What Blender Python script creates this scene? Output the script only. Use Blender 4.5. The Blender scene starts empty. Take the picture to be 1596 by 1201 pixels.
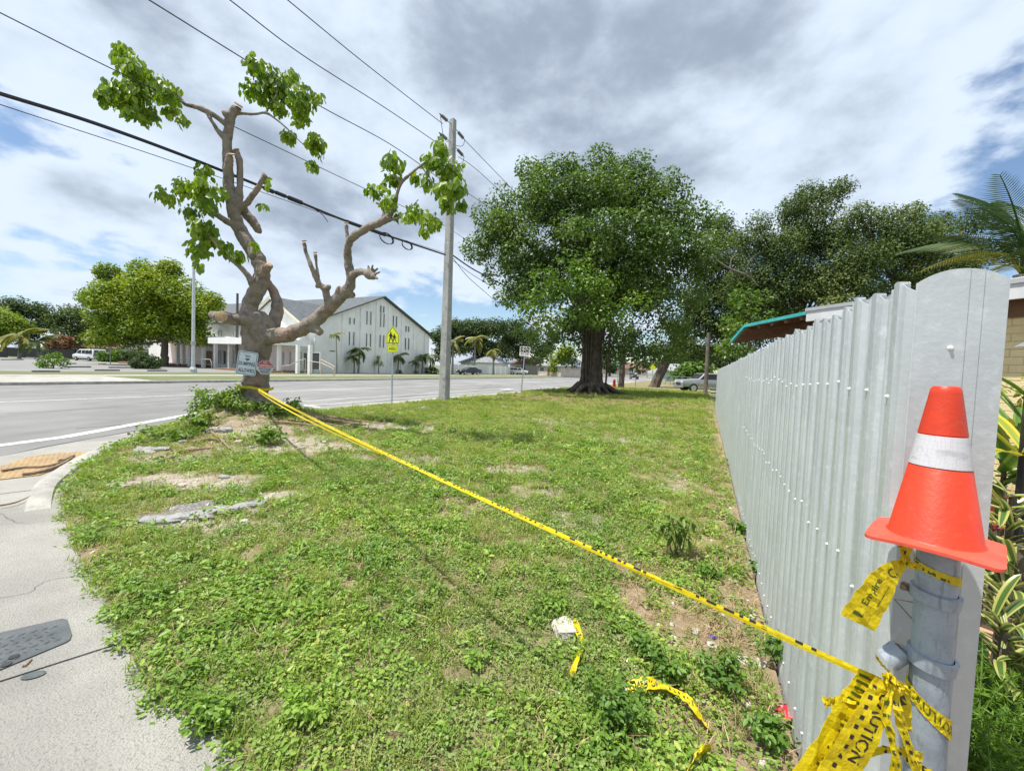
import bpy, bmesh, math, random
import numpy as np
from mathutils import Vector, Matrix, Quaternion

random.seed(7)
RNG = np.random.default_rng(7)
scene = bpy.context.scene
COL = scene.collection
R = math.radians

# ------------------------------------------------------------------ camera
IMG_W, IMG_H, FPX = 1596.0, 1201.0, 640.0
CAM = Vector((0.0, 0.0, 1.58))
PITCH, ROLL = math.atan(27.2 / FPX), R(2.2)
c_f = Vector((0, math.cos(PITCH), -math.sin(PITCH)))
_u0 = Vector((0, math.sin(PITCH), math.cos(PITCH)))
_r0 = Vector((1, 0, 0))
c_r = _r0 * math.cos(ROLL) + _u0 * math.sin(ROLL)
c_u = -_r0 * math.sin(ROLL) + _u0 * math.cos(ROLL)
cam_data = bpy.data.cameras.new('camera')
cam_data.sensor_width = 36.0
cam_data.lens = 36.0 * FPX / IMG_W
cam_data.clip_start, cam_data.clip_end = 0.05, 6000
cam = bpy.data.objects.new('camera', cam_data)
COL.objects.link(cam)
cam.matrix_world = Matrix(((c_r.x, c_u.x, -c_f.x, CAM.x), (c_r.y, c_u.y, -c_f.y, CAM.y), (c_r.z, c_u.z, -c_f.z, CAM.z), (0, 0, 0, 1)))
scene.camera = cam

# ------------------------------------------------------------------ light
SUN_EL, SUN_H = R(70), Vector((-0.93, -0.37, 0)).normalized()
SUN = Vector((SUN_H.x * math.cos(SUN_EL), SUN_H.y * math.cos(SUN_EL), math.sin(SUN_EL)))
sl = bpy.data.lights.new('sun', 'SUN')
sl.energy, sl.angle, sl.color = 4.3, R(0.55), (1.0, 0.955, 0.88)
so = bpy.data.objects.new('sun', sl)
COL.objects.link(so)
so.rotation_euler = (-SUN).to_track_quat('-Z', 'Y').to_euler()

view = scene.view_settings
view.view_transform = 'Standard'
view.look = 'None'
view.exposure = 0.62
view.gamma = 1.0
view.use_curve_mapping = False

world = bpy.data.worlds.new('World')
scene.world = world
world.use_nodes = True
wn, wl = world.node_tree.nodes, world.node_tree.links
wn.clear()


def nd(nodes, kind, **kw):
    n = nodes.new(kind)
    for k, v in kw.items():
        if k.startswith('i_'):
            key = k[2:]
            n.inputs[int(key) if key.isdigit() else key.replace('_', ' ')].default_value = v
        else:
            setattr(n, k, v)
    return n


def math_node(nodes, links, op, a, b=None, clamp=False):
    n = nodes.new('ShaderNodeMath')
    n.operation = op
    n.use_clamp = clamp
    for i, v in enumerate((a, b)):
        if v is None:
            continue
        if isinstance(v, (int, float)):
            n.inputs[i].default_value = v
        else:
            links.new(v, n.inputs[i])
    return n.outputs[0]


def maprange(nodes, links, v, a, b, c=0.0, d=1.0, smooth=True):
    n = nodes.new('ShaderNodeMapRange')
    n.interpolation_type = 'SMOOTHSTEP' if smooth else 'LINEAR'
    links.new(v, n.inputs[0])
    for i, x in enumerate((a, b, c, d)):
        n.inputs[i + 1].default_value = x
    return n.outputs[0]


def build_sky():
    M = lambda op, a, b=None, clamp=False: math_node(wn, wl, op, a, b, clamp)
    MR = lambda v, a, b, c=0.0, d=1.0, s=True: maprange(wn, wl, v, a, b, c, d, s)
    tc = nd(wn, 'ShaderNodeTexCoord')
    sep = nd(wn, 'ShaderNodeSeparateXYZ')
    wl.new(tc.outputs['Generated'], sep.inputs[0])
    x, y, z = sep.outputs
    zc = M('MAXIMUM', z, 0.0)
    den = M('ADD', zc, 0.16)
    comb = nd(wn, 'ShaderNodeCombineXYZ')
    wl.new(M('DIVIDE', x, den), comb.inputs[0])
    wl.new(M('DIVIDE', y, den), comb.inputs[1])
    # a high broken layer seen from below: big banks, wisps, thin spots
    mp = nd(wn, 'ShaderNodeMapping')
    mp.inputs['Location'].default_value = (SKY_OFF[0], SKY_OFF[1], 0)
    mp.inputs['Rotation'].default_value = (0, 0, R(28))
    mp.inputs['Scale'].default_value = (1.15, 1.0, 1)
    wl.new(comb.outputs[0], mp.inputs[0])

    def noise(scale, detail=6, rough=0.55, dist=0.0, w=0.0, src=None):
        n = nd(wn, 'ShaderNodeTexNoise', noise_dimensions='4D')
        n.inputs['Scale'].default_value = scale
        n.inputs['Detail'].default_value = detail
        n.inputs['Roughness'].default_value = rough
        n.inputs['Distortion'].default_value = dist
        n.inputs['W'].default_value = w
        wl.new(src or mp.outputs[0], n.inputs['Vector'])
        return n.outputs['Fac']
    dv = nd(wn, 'ShaderNodeMapping')
    dv.inputs['Location'].default_value = (SKY_OFF[0], SKY_OFF[1], 0)
    dv.inputs['Scale'].default_value = (1.0, 1.0, 1.7)
    wl.new(tc.outputs['Generated'], dv.inputs[0])
    big = noise(0.75, 4, 0.5, 0.15, 3.1)
    fine = noise(4.2, 10, 0.56, 0.1, 1.7, dv.outputs[0])
    wisp = noise(2.6, 7, 0.6, 0.2, 8.2)
    body = M('ADD', M('MULTIPLY', big, 0.62), M('ADD', M('MULTIPLY', fine, 0.42), M('MULTIPLY', wisp, 0.12)))
    # cover thins towards the horizon, where the gaps line up
    thr = MR(z, 0.06, 0.27, 0.66, 0.462)
    dif = M('SUBTRACT', body, thr)
    cov = MR(dif, -0.012, 0.04)
    # thickness: thick banks turn grey below, thin rims stay white
    thick = MR(dif, 0.05, 0.20)
    grey = M('MULTIPLY', thick, MR(M('ADD', M('MULTIPLY', noise(1.2, 5, 0.55, 0.2, 5.3), 0.55), M('MULTIPLY', noise(5.0, 9, 0.6, 0.1, 2.3, dv.outputs[0]), 0.45)), 0.36, 0.56))
    tone = nd(wn, 'ShaderNodeMix', data_type='RGBA')
    wl.new(grey, tone.inputs['Factor'])
    tone.inputs['A'].default_value = (0.52, 0.60, 0.70, 1)
    tone.inputs['B'].default_value = (0.245, 0.295, 0.37, 1)
    # low cumulus heaps near the horizon
    c2 = nd(wn, 'ShaderNodeCombineXYZ')
    wl.new(M('ARCTAN2', x, y), c2.inputs[0])
    wl.new(M('MULTIPLY', M('ARCSINE', z), 2.2), c2.inputs[1])
    heap = noise(3.6, 7, 0.56, 0.1, 4.4, c2.outputs[0])
    hthr = MR(z, 0.0, 0.27, 0.42, 0.70)
    hcov = MR(M('SUBTRACT', heap, hthr), 0.0, 0.05)
    hsh = noise(5.5, 5, 0.5, 0.1, 9.4, c2.outputs[0])
    ht = nd(wn, 'ShaderNodeMix', data_type='RGBA')
    wl.new(MR(M('SUBTRACT', heap, M('MULTIPLY', hsh, 0.4)), 0.22, 0.42), ht.inputs['Factor'])
    ht.inputs['A'].default_value = (0.27, 0.335, 0.43, 1)
    ht.inputs['B'].default_value = (0.54, 0.585, 0.64, 1)
    sky = nd(wn, 'ShaderNodeTexSky', sky_type='NISHITA', sun_disc=False)
    sky.sun_elevation = SUN_EL
    sky.sun_rotation = math.atan2(SUN_H.x, SUN_H.y)
    sky.altitude = 0
    sky.air_density, sky.dust_density, sky.ozone_density = 1.0, 0.3, 2.6
    b0 = nd(wn, 'ShaderNodeBackground')
    wl.new(sky.outputs[0], b0.inputs[0])
    b0.inputs[1].default_value = 0.10
    b1 = nd(wn, 'ShaderNodeBackground')
    wl.new(ht.outputs['Result'], b1.inputs[0])
    b2 = nd(wn, 'ShaderNodeBackground')
    wl.new(tone.outputs['Result'], b2.inputs[0])
    m1, m2 = nd(wn, 'ShaderNodeMixShader'), nd(wn, 'ShaderNodeMixShader')
    wl.new(hcov, m1.inputs[0])
    wl.new(b0.outputs[0], m1.inputs[1])
    wl.new(b1.outputs[0], m1.inputs[2])
    wl.new(cov, m2.inputs[0])
    wl.new(m1.outputs[0], m2.inputs[1])
    wl.new(b2.outputs[0], m2.inputs[2])
    out = nd(wn, 'ShaderNodeOutputWorld')
    wl.new(m2.outputs[0], out.inputs[0])


SKY_OFF = (8.5, -2.2)
build_sky()
scene.cycles.use_denoising = True
scene.cycles.max_bounces = 8
scene.cycles.transparent_max_bounces = 16
scene.cycles.diffuse_bounces = 3
scene.cycles.glossy_bounces = 3

# ------------------------------------------------------------------ where things stand
def ray(px, py):
    return (c_f * FPX + c_r * (px - IMG_W / 2) + c_u * (IMG_H / 2 - py))


def G(px, py, z=0.0):                       # the point of a level surface
    d = ray(px, py)
    return CAM + d * ((z - CAM.z) / d.z)


def D(px, py, depth):                       # the point at a distance ahead
    d = ray(px, py)
    return CAM + d * (depth / d.y)


_v = ray(1101, 585)
FV = Vector((_v.x, _v.y, 0)).normalized()   # along the road and the fence
RV = Vector((FV.y, -FV.x, 0))               # to the right of it
YAW = math.atan2(FV.y, FV.x)


def W(t, p, z=0.0):
    return Vector((FV.x * t + RV.x * p, FV.y * t + RV.y * p, z))


def TP(v):
    return v.x * FV.x + v.y * FV.y, v.x * RV.x + v.y * RV.y


def onP(px, py, p):                         # the point of the upright plane at lateral distance p
    d = ray(px, py)
    return CAM + d * (p / (d.x * RV.x + d.y * RV.y))


def onT(px, py, t):
    d = ray(px, py)
    return CAM + d * (t / (d.x * FV.x + d.y * FV.y))


# ------------------------------------------------------------------ objects
def link(o, parent=None):
    COL.objects.link(o)
    if parent is not None:
        o.parent = parent
        o.matrix_parent_inverse = Matrix.Identity(4)
    return o


def mesh_obj(name, verts, faces, m=None, parent=None, smooth=False, loc=None):
    me = bpy.data.meshes.new(name)
    me.from_pydata([tuple(v) for v in verts], [], [tuple(f) for f in faces])
    me.update()
    if smooth:
        me.polygons.foreach_set('use_smooth', [True] * len(me.polygons))
    o = bpy.data.objects.new(name, me)
    if m is not None:
        for q in (m if isinstance(m, (list, tuple)) else [m]):
            me.materials.append(q)
    link(o, parent)
    if loc is not None:
        o.location = loc
    return o


def np_mesh(name, V, F, m, parent=None, smooth=False, attrs=None):
    """V (n,3), F (k,4) or (k,3)"""
    V = np.asarray(V, dtype=np.float32)
    F = np.asarray(F, dtype=np.int32)
    me = bpy.data.meshes.new(name)
    k = F.shape[1]
    me.vertices.add(len(V))
    me.vertices.foreach_set('co', V.ravel())
    me.loops.add(F.size)
    me.loops.foreach_set('vertex_index', F.ravel())
    me.polygons.add(len(F))
    me.polygons.foreach_set('loop_start', np.arange(0, F.size, k, dtype=np.int32))
    me.polygons.foreach_set('loop_total', np.full(len(F), k, dtype=np.int32))
    if smooth:
        me.polygons.foreach_set('use_smooth', np.ones(len(F), dtype=bool))
    me.update(calc_edges=True)
    for an, av in (attrs or {}).items():
        a = me.attributes.new(an, 'FLOAT', 'POINT')
        a.data.foreach_set('value', np.asarray(av, dtype=np.float32))
    me.materials.append(m)
    o = bpy.data.objects.new(name, me)
    return link(o, parent)


def empty(name, loc=(0, 0, 0), rz=0.0):
    o = bpy.data.objects.new(name, None)
    o.empty_display_size = 0.2
    COL.objects.link(o)
    o.location = loc
    o.rotation_euler = (0, 0, rz)
    return o


def tag(o, label=None, cat=None, group=None, kind=None):
    for k, v in (('label', label), ('category', cat), ('group', group), ('kind', kind)):
        if v:
            o[k] = v
    return o


def copy_tree(o, parent=None):
    c = o.copy()
    COL.objects.link(c)
    c.parent = parent
    for ch in list(o.children):
        copy_tree(ch, c)
    return c


class MB:
    """collects boxes, tubes, prisms; build() links them as one mesh"""
    def __init__(s):
        s.v, s.f, s.mi = [], [], []

    def add(s, vs, fs, k=0):
        b = len(s.v)
        s.v += [Vector(v) for v in vs]
        s.f += [tuple(i + b for i in f) for f in fs]
        s.mi += [k] * len(fs)
        return s

    def box(s, a, b, k=0, M=None):
        (x0, y0, z0), (x1, y1, z1) = a, b
        vs = [(x0, y0, z0), (x1, y0, z0), (x1, y1, z0), (x0, y1, z0), (x0, y0, z1), (x1, y0, z1), (x1, y1, z1), (x0, y1, z1)]
        if M is not None:
            vs = [M @ Vector(v) for v in vs]
        return s.add(vs, [(0, 3, 2, 1), (4, 5, 6, 7), (0, 1, 5, 4), (1, 2, 6, 5), (2, 3, 7, 6), (3, 0, 4, 7)], k)

    def tube(s, pts, rad, n=8, k=0, cap=True):
        pts = [Vector(p) for p in pts]
        if not isinstance(rad, (list, tuple)):
            rad = [rad] * len(pts)
        b = len(s.v)
        prev = None
        for i, p in enumerate(pts):
            d = (pts[min(i + 1, len(pts) - 1)] - pts[max(i - 1, 0)]).normalized()
            if prev is None:
                a = d.orthogonal().normalized()
            else:
                a = (prev - d * prev.dot(d)).normalized()
            prev = a
            c = d.cross(a)
            for j in range(n):
                q = 2 * math.pi * j / n
                s.v.append(p + (a * math.cos(q) + c * math.sin(q)) * rad[i])
        for i in range(len(pts) - 1):
            for j in range(n):
                j2 = (j + 1) % n
                s.f.append((b + i * n + j, b + i * n + j2, b + (i + 1) * n + j2, b + (i + 1) * n + j))
                s.mi.append(k)
        if cap:
            s.f.append(tuple(b + j for j in range(n))[::-1])
            s.f.append(tuple(b + (len(pts) - 1) * n + j for j in range(n)))
            s.mi += [k, k]
        return s

    def prism(s, poly, axis_vec, k=0):
        """poly: list of 3D points, pushed along axis_vec"""
        n = len(poly)
        poly = [Vector(p) for p in poly]
        q = [p + Vector(axis_vec) for p in poly]
        fs = [tuple(range(n))[::-1], tuple(range(n, 2 * n))] + [(i, (i + 1) % n, n + (i + 1) % n, n + i) for i in range(n)]
        return s.add(poly + q, fs, k)

    def lathe(s, prof, n=24, k=0, M=None, cap=True):
        b = len(s.v)
        for r, z in prof:
            for j in range(n):
                q = 2 * math.pi * j / n
                v = Vector((r * math.cos(q), r * math.sin(q), z))
                s.v.append(M @ v if M is not None else v)
        for i in range(len(prof) - 1):
            for j in range(n):
                j2 = (j + 1) % n
                s.f.append((b + i * n + j, b + i * n + j2, b + (i + 1) * n + j2, b + (i + 1) * n + j))
                s.mi.append(k)
        if cap:
            s.f.append(tuple(b + j for j in range(n))[::-1])
            s.f.append(tuple(b + (len(prof) - 1) * n + j for j in range(n)))
            s.mi += [k, k]
        return s

    def build(s, name, m=None, parent=None, smooth=False, bevel=0.0, loc=None):
        o = mesh_obj(name, s.v, s.f, m, parent, False, loc)
        me = o.data
        if isinstance(m, (list, tuple)):
            me.polygons.foreach_set('material_index', s.mi)
        bm = bmesh.new()
        bm.from_mesh(me)
        bmesh.ops.recalc_face_normals(bm, faces=bm.faces)
        if bevel:
            es = [e for e in bm.edges if len(e.link_faces) == 2 and e.calc_face_angle(0) > 0.6]
            bmesh.ops.bevel(bm, geom=es, offset=bevel, segments=2, affect='EDGES', profile=0.5)
        if smooth:
            for f in bm.faces:
                f.smooth = True
            for e in bm.edges:
                if len(e.link_faces) == 2 and e.calc_face_angle(0) > 0.7:
                    e.smooth = False
        bm.to_mesh(me)
        bm.free()
        return o


def frame(x, y, o):
    """matrix from two axes and an origin (z = x cross y)"""
    x = Vector(x).normalized()
    z = x.cross(Vector(y)).normalized()
    y = z.cross(x)
    return Matrix(((x.x, y.x, z.x, o[0]), (x.y, y.y, z.y, o[1]), (x.z, y.z, z.z, o[2]), (0, 0, 0, 1)))


def smooth_path(pts, rads=None, sub=4):
    """Catmull-Rom through pts"""
    P = [np.array(p, dtype=float) for p in pts]
    rr = list(rads) if rads is not None else [0] * len(P)
    out, ro = [], []
    n = len(P)
    for i in range(n - 1):
        p0, p1, p2, p3 = P[max(i - 1, 0)], P[i], P[i + 1], P[min(i + 2, n - 1)]
        for k in range(sub):
            u = k / sub
            q = 0.5 * ((2 * p1) + (-p0 + p2) * u + (2 * p0 - 5 * p1 + 4 * p2 - p3) * u * u + (-p0 + 3 * p1 - 3 * p2 + p3) * u ** 3)
            out.append(Vector(q))
            ro.append(rr[i] * (1 - u) + rr[i + 1] * u)
    out.append(Vector(P[-1]))
    ro.append(rr[-1])
    return out, ro


# ------------------------------------------------------------------ materials
MATS = {}


def mat(name, col, rough=0.7, col2=None, scale=8.0, lo=0.35, hi=0.65, bump=0.0, bscale=40.0, metal=0.0, spec=0.5, detail=6,
        col3=None, scale3=1.2, lo3=0.5, hi3=0.7, coord='Position', coat=0.0):
    if name in MATS:
        return MATS[name]
    m = bpy.data.materials.new(name)
    m.use_nodes = True
    n, l = m.node_tree.nodes, m.node_tree.links
    b = n['Principled BSDF']
    b.inputs['Base Color'].default_value = (*col, 1)
    b.inputs['Roughness'].default_value = rough
    b.inputs['Metallic'].default_value = metal
    b.inputs['Specular IOR Level'].default_value = spec
    b.inputs['Coat Weight'].default_value = coat
    if coord == 'Position':
        src = n.new('ShaderNodeNewGeometry').outputs['Position']
    else:
        src = n.new('ShaderNodeTexCoord').outputs[coord]

    def noise(sc, dt=detail):
        t = n.new('ShaderNodeTexNoise')
        t.inputs['Scale'].default_value = sc
        t.inputs['Detail'].default_value = dt
        t.inputs['Roughness'].default_value = 0.6
        l.new(src, t.inputs['Vector'])
        return t.outputs['Fac']
    cur = None
    if col2 is not None:
        mx = n.new('ShaderNodeMix')
        mx.data_type = 'RGBA'
        l.new(maprange(n, l, noise(scale), lo, hi), mx.inputs['Factor'])
        mx.inputs['A'].default_value = (*col, 1)
        mx.inputs['B'].default_value = (*col2, 1)
        cur = mx.outputs['Result']
    if col3 is not None:
        mx = n.new('ShaderNodeMix')
        mx.data_type = 'RGBA'
        l.new(maprange(n, l, noise(scale3), lo3, hi3), mx.inputs['Factor'])
        if cur is None:
            mx.inputs['A'].default_value = (*col, 1)
        else:
            l.new(cur, mx.inputs['A'])
        mx.inputs['B'].default_value = (*col3, 1)
        cur = mx.outputs['Result']
    if cur is not None:
        l.new(cur, b.inputs['Base Color'])
    if bump:
        bp = n.new('ShaderNodeBump')
        bp.inputs['Strength'].default_value = min(1.0, bump)
        bp.inputs['Distance'].default_value = 0.02
        l.new(noise(bscale, 4), bp.inputs['Height'])
        l.new(bp.outputs[0], b.inputs['Normal'])
    MATS[name] = m
    return m


def leaf_mat(name, dark, light, old=None, trans=0.35, rough=0.45, pos=0.35, noise_scale=0.5, spec=0.35):
    """leaves: per-leaf tint attribute plus slow drift over the plant; light shines through"""
    if name in MATS:
        return MATS[name]
    m = bpy.data.materials.new(name)
    m.use_nodes = True
    n, l = m.node_tree.nodes, m.node_tree.links
    b = n['Principled BSDF']
    at = n.new('ShaderNodeAttribute')
    at.attribute_name = 'tint'
    oi = n.new('ShaderNodeObjectInfo')
    geo = n.new('ShaderNodeNewGeometry')
    t = n.new('ShaderNodeTexNoise')
    t.inputs['Scale'].default_value = noise_scale
    t.inputs['Detail'].default_value = 3
    l.new(geo.outputs['Position'], t.inputs['Vector'])
    f = math_node(n, l, 'ADD', math_node(n, l, 'MULTIPLY', at.outputs['Fac'], 0.55),
                  math_node(n, l, 'ADD', math_node(n, l, 'MULTIPLY', maprange(n, l, t.outputs['Fac'], 0.3, 0.7), pos),
                            math_node(n, l, 'MULTIPLY', oi.outputs['Random'], 0.15)))
    cr = n.new('ShaderNodeValToRGB')
    e = cr.color_ramp.elements
    e[0].position, e[0].color = 0.08, (*dark, 1)
    e[1].position, e[1].color = 0.82, (*light, 1)
    if old is not None:
        q = e.new(0.97)
        q.color = (*old, 1)
    l.new(f, cr.inputs[0])
    l.new(cr.outputs[0], b.inputs['Base Color'])
    b.inputs['Roughness'].default_value = rough
    b.inputs['Specular IOR Level'].default_value = spec
    tr = n.new('ShaderNodeBsdfTranslucent')
    g = n.new('ShaderNodeMix')
    g.data_type = 'RGBA'
    g.blend_type = 'MULTIPLY'
    g.inputs['Factor'].default_value = 1.0
    l.new(cr.outputs[0], g.inputs['A'])
    g.inputs['B'].default_value = (1.25, 1.35, 0.55, 1)
    l.new(g.outputs['Result'], tr.inputs['Color'])
    mx = n.new('ShaderNodeMixShader')
    mx.inputs[0].default_value = trans
    l.new(b.outputs[0], mx.inputs[1])
    l.new(tr.outputs[0], mx.inputs[2])
    l.new(mx.outputs[0], n['Material Output'].inputs['Surface'])
    MATS[name] = m
    return m


M_CONC = mat('concrete', (0.46, 0.445, 0.40), 0.92, (0.35, 0.335, 0.305), 1.3, 0.35, 0.7, 1.0, 110, col3=(0.24, 0.23, 0.21), scale3=75, lo3=0.50, hi3=0.74)
M_KERB = mat('kerb_concrete', (0.46, 0.445, 0.40), 0.9, (0.32, 0.305, 0.28), 4.0, 0.35, 0.7, 0.7, 90, col3=(0.20, 0.19, 0.175), scale3=60, lo3=0.52, hi3=0.75)
M_ASPH = mat('asphalt', (0.235, 0.233, 0.226), 0.9, (0.185, 0.184, 0.18), 0.6, 0.35, 0.65, 0.7, 90, col3=(0.285, 0.28, 0.27), scale3=0.15)
M_LOT = mat('lot_asphalt', (0.24, 0.235, 0.225), 0.9, (0.19, 0.19, 0.185), 0.4, bump=0.3, bscale=60)
M_WHITE = mat('white_paint', (0.85, 0.85, 0.83), 0.6, (0.76, 0.76, 0.74), 3.0, bump=0.1, bscale=40)
M_LINE = mat('road_paint', (0.62, 0.62, 0.60), 0.75, (0.42, 0.42, 0.41), 9.0, 0.42, 0.62)
M_DARK = mat('dark_glass', (0.03, 0.035, 0.04), 0.12, spec=0.6)
M_BLACK = mat('black_rubber', (0.02, 0.02, 0.021), 0.7, (0.035, 0.035, 0.035), 30)
M_GALV = mat('galvanised_steel', (0.33, 0.375, 0.43), 0.6, (0.24, 0.275, 0.32), 16.0, 0.40, 0.66, 0.10, 260, metal=0.15, col3=(0.19, 0.215, 0.25), scale3=210, lo3=0.58, hi3=0.72)
M_STEEL = mat('bare_steel', (0.45, 0.46, 0.46), 0.4, (0.34, 0.35, 0.35), 12, metal=0.75)
M_RUST = mat('rusty_bolt', (0.16, 0.12, 0.09), 0.8, (0.28, 0.19, 0.12), 90, bump=0.4, bscale=200)
M_FENCE = mat('ribbed_zinc_sheet', (0.57, 0.60, 0.615), 0.42, (0.49, 0.52, 0.535), 4.0, 0.35, 0.7, 0.06, 60, metal=0.25, col3=(0.64, 0.675, 0.685), scale3=30, lo3=0.5, hi3=0.75)
M_WOOD = mat('brown_timber', (0.24, 0.12, 0.07), 0.8, (0.15, 0.075, 0.045), 12, bump=0.3)
M_BARK = mat('grey_smooth_bark', (0.255, 0.215, 0.175), 0.9, (0.135, 0.11, 0.09), 6.0, 0.42, 0.70, 1.0, 26, col3=(0.34, 0.225, 0.165), scale3=1.1, lo3=0.50, hi3=0.70)
M_CUT = mat('sawn_wood', (0.50, 0.36, 0.21), 0.85, (0.34, 0.22, 0.12), 22, bump=0.3)
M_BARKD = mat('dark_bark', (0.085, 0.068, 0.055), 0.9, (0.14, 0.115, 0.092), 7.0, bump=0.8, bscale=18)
M_BARKF = mat('banyan_bark', (0.11, 0.088, 0.07), 0.9, (0.055, 0.045, 0.037), 3.5, bump=0.8, bscale=12, col3=(0.20, 0.16, 0.125), scale3=2.0, lo3=0.55, hi3=0.75)


def streaks(m, scale, dark, lo, hi, rot=0.0, amount=1.0):
    """long narrow streaks of wear over a material's own colour"""
    n, l = m.node_tree.nodes, m.node_tree.links
    b = n['Principled BSDF']
    src = b.inputs['Base Color'].links[0].from_socket
    g = n.new('ShaderNodeNewGeometry')
    mp = n.new('ShaderNodeMapping')
    mp.inputs['Rotation'].default_value = (0, 0, rot)
    mp.inputs['Scale'].default_value = scale
    l.new(g.outputs['Position'], mp.inputs[0])
    t = n.new('ShaderNodeTexNoise')
    t.inputs['Scale'].default_value = 1.0
    t.inputs['Detail'].default_value = 5
    l.new(mp.outputs[0], t.inputs['Vector'])
    mx = n.new('ShaderNodeMix')
    mx.data_type = 'RGBA'
    l.new(math_node(n, l, 'MULTIPLY', maprange(n, l, t.outputs['Fac'], lo, hi), amount), mx.inputs['Factor'])
    l.new(src, mx.inputs['A'])
    mx.inputs['B'].default_value = (*dark, 1)
    l.new(mx.outputs['Result'], b.inputs['Base Color'])


streaks(M_FENCE, (26, 26, 0.9), (0.42, 0.44, 0.435), 0.52, 0.75, 0, 0.55)
streaks(M_ASPH, (0.9, 0.035, 1), (0.16, 0.158, 0.155), 0.50, 0.70, math.atan2(FV.x, FV.y), 0.7)
streaks(M_GALV, (90, 90, 22), (0.19, 0.21, 0.245), 0.52, 0.70, 0, 0.75)
streaks(M_CONC, (0.9, 0.9, 0.9), (0.27, 0.262, 0.24), 0.50, 0.68, 0, 0.65)
streaks(M_KERB, (3, 3, 3), (0.22, 0.21, 0.19), 0.55, 0.75, 0, 0.6)

# ================================================================== the setting
def sheet(name, pts, m, z=None, kind='structure', thick=0.0, parent=None):
    pts = [Vector((p[0], p[1], p[2] if z is None else z)) for p in pts]
    if thick:
        b = MB().prism([p - Vector((0, 0, thick)) for p in pts], (0, 0, thick))
        o = b.build(name, m, parent)
    else:
        o = mesh_obj(name, pts, [tuple(range(len(pts)))], m, parent)
        if o.data.polygons[0].normal.z < 0:
            o.data.flip_normals()
    if kind and parent is None:
        tag(o, kind=kind)
    return o


def rect(t0, t1, p0, p1, z=0.0):
    return [W(t0, p0, z), W(t1, p0, z), W(t1, p1, z), W(t0, p1, z)]


M_EARTH = mat('far_earth', (0.16, 0.17, 0.08), 0.95, (0.10, 0.14, 0.05), 0.08, bump=0.3, bscale=2)
M_VERGE = mat('mown_grass', (0.105, 0.135, 0.048), 0.95, (0.16, 0.16, 0.075), 0.6, 0.35, 0.7, 0.6, 30, col3=(0.26, 0.22, 0.13), scale3=0.35, lo3=0.55, hi3=0.75)
sheet('ground', [(-2500, -400, 0), (2500, -400, 0), (2500, 4000, 0), (-2500, 4000, 0)], M_EARTH, z=-0.40)
sheet('road', rect(-60, 420, -29.0, 2.0), M_ASPH, z=-0.11)
sheet('verge', rect(13, 420, -36, -29.3), M_VERGE, z=0.02)
sheet('far_pavement', rect(-60, 420, -38, -36), M_CONC, z=0.024)
sheet('driveway_apron', rect(-6, 13, -36, -29.3), M_CONC, z=0.018)
sheet('verge', rect(-60, 420, -44, -38), M_VERGE, z=0.02)
sheet('parking_lot', rect(-60, 33, -112, -44), M_LOT, z=0.012)
sheet('church_ground', rect(33, 64, -112, -44), M_VERGE, z=0.014)
sheet('far_yard', rect(64, 420, -140, -44), M_VERGE, z=0.014)
sheet('back_yard', rect(21, 420, -10.8, 90), M_VERGE, z=-0.012)
tag(MB().box((0, 0, 0), (0.32, 480, 0.155), M=frame(RV, FV, W(-60, -29.31, -0.118))).build('kerb', M_KERB, bevel=0.02), kind='structure')


def strip(name, pts, w, m, z):
    pts = [Vector((p.x, p.y, z)) for p in pts]
    vs, fs = [], []
    for i, p in enumerate(pts):
        d = (pts[min(i + 1, len(pts) - 1)] - pts[max(i - 1, 0)]).normalized()
        q = Vector((-d.y, d.x, 0)) * w * 0.5
        vs += [p - q, p + q]
    for i in range(len(pts) - 1):
        fs.append((2 * i, 2 * i + 2, 2 * i + 3, 2 * i + 1))
    o = mesh_obj(name, vs, fs, m)
    if o.data.polygons[0].normal.z < 0:
        o.data.flip_normals()
    return tag(o, kind='structure')


ZR = -0.11
strip('lane_marking', [W(9.5, -13.35), W(220, -13.35)], 0.13, M_LINE, ZR + 0.005)
strip('lane_marking', [W(8, -14.85), W(220, -14.85)], 0.13, M_LINE, ZR + 0.005)
strip('lane_marking', [W(-20, -20.0), W(240, -20.0)], 0.14, M_LINE, ZR + 0.005)
strip('lane_marking', [G(436, 627, ZR), G(502, 635, ZR)], 0.22, M_LINE, ZR + 0.006)
strip('bike_lane_marking', [W(28, -14.1), W(29.8, -14.1)], 0.5, M_LINE, ZR + 0.006)
strip('crosswalk_marking', [G(-120, 711, ZR), G(0, 694, ZR), G(100, 681, ZR), G(210, 661, ZR), G(330, 640, ZR)], 0.26, M_LINE, ZR + 0.005)
strip('crosswalk_marking', [G(296, 652, ZR), G(345, 640, ZR)], 0.55, M_LINE, ZR + 0.006)
M_CRACK = mat('dark_tar_seam', (0.09, 0.09, 0.09), 0.9)
strip('tar_seam', [G(0, 712, ZR), G(70, 696, ZR), G(150, 682, ZR), G(300, 655, ZR)], 0.05, M_CRACK, ZR + 0.004)
strip('tar_seam', [W(4, -16.4), W(9, -16.7), W(15, -16.5), W(24, -16.8)], 0.03, M_CRACK, ZR + 0.004)
strip('tar_seam', [W(6, -18.2), W(8.5, -17.6), W(10, -17.9), W(11, -16.6)], 0.03, M_CRACK, ZR + 0.004)
strip('tar_seam', [W(-2, -22), W(8, -22.3), W(20, -22.1), W(33, -22.4)], 0.04, M_CRACK, ZR + 0.004)
strip('tar_seam', [G(118, 668, ZR), G(150, 665, ZR), G(190, 662, ZR)], 0.04, M_CRACK, ZR + 0.004)
M_PATCH = mat('gutter_asphalt', (0.13, 0.13, 0.128), 0.9, (0.10, 0.10, 0.10), 2.0, bump=0.4, bscale=80)
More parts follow.
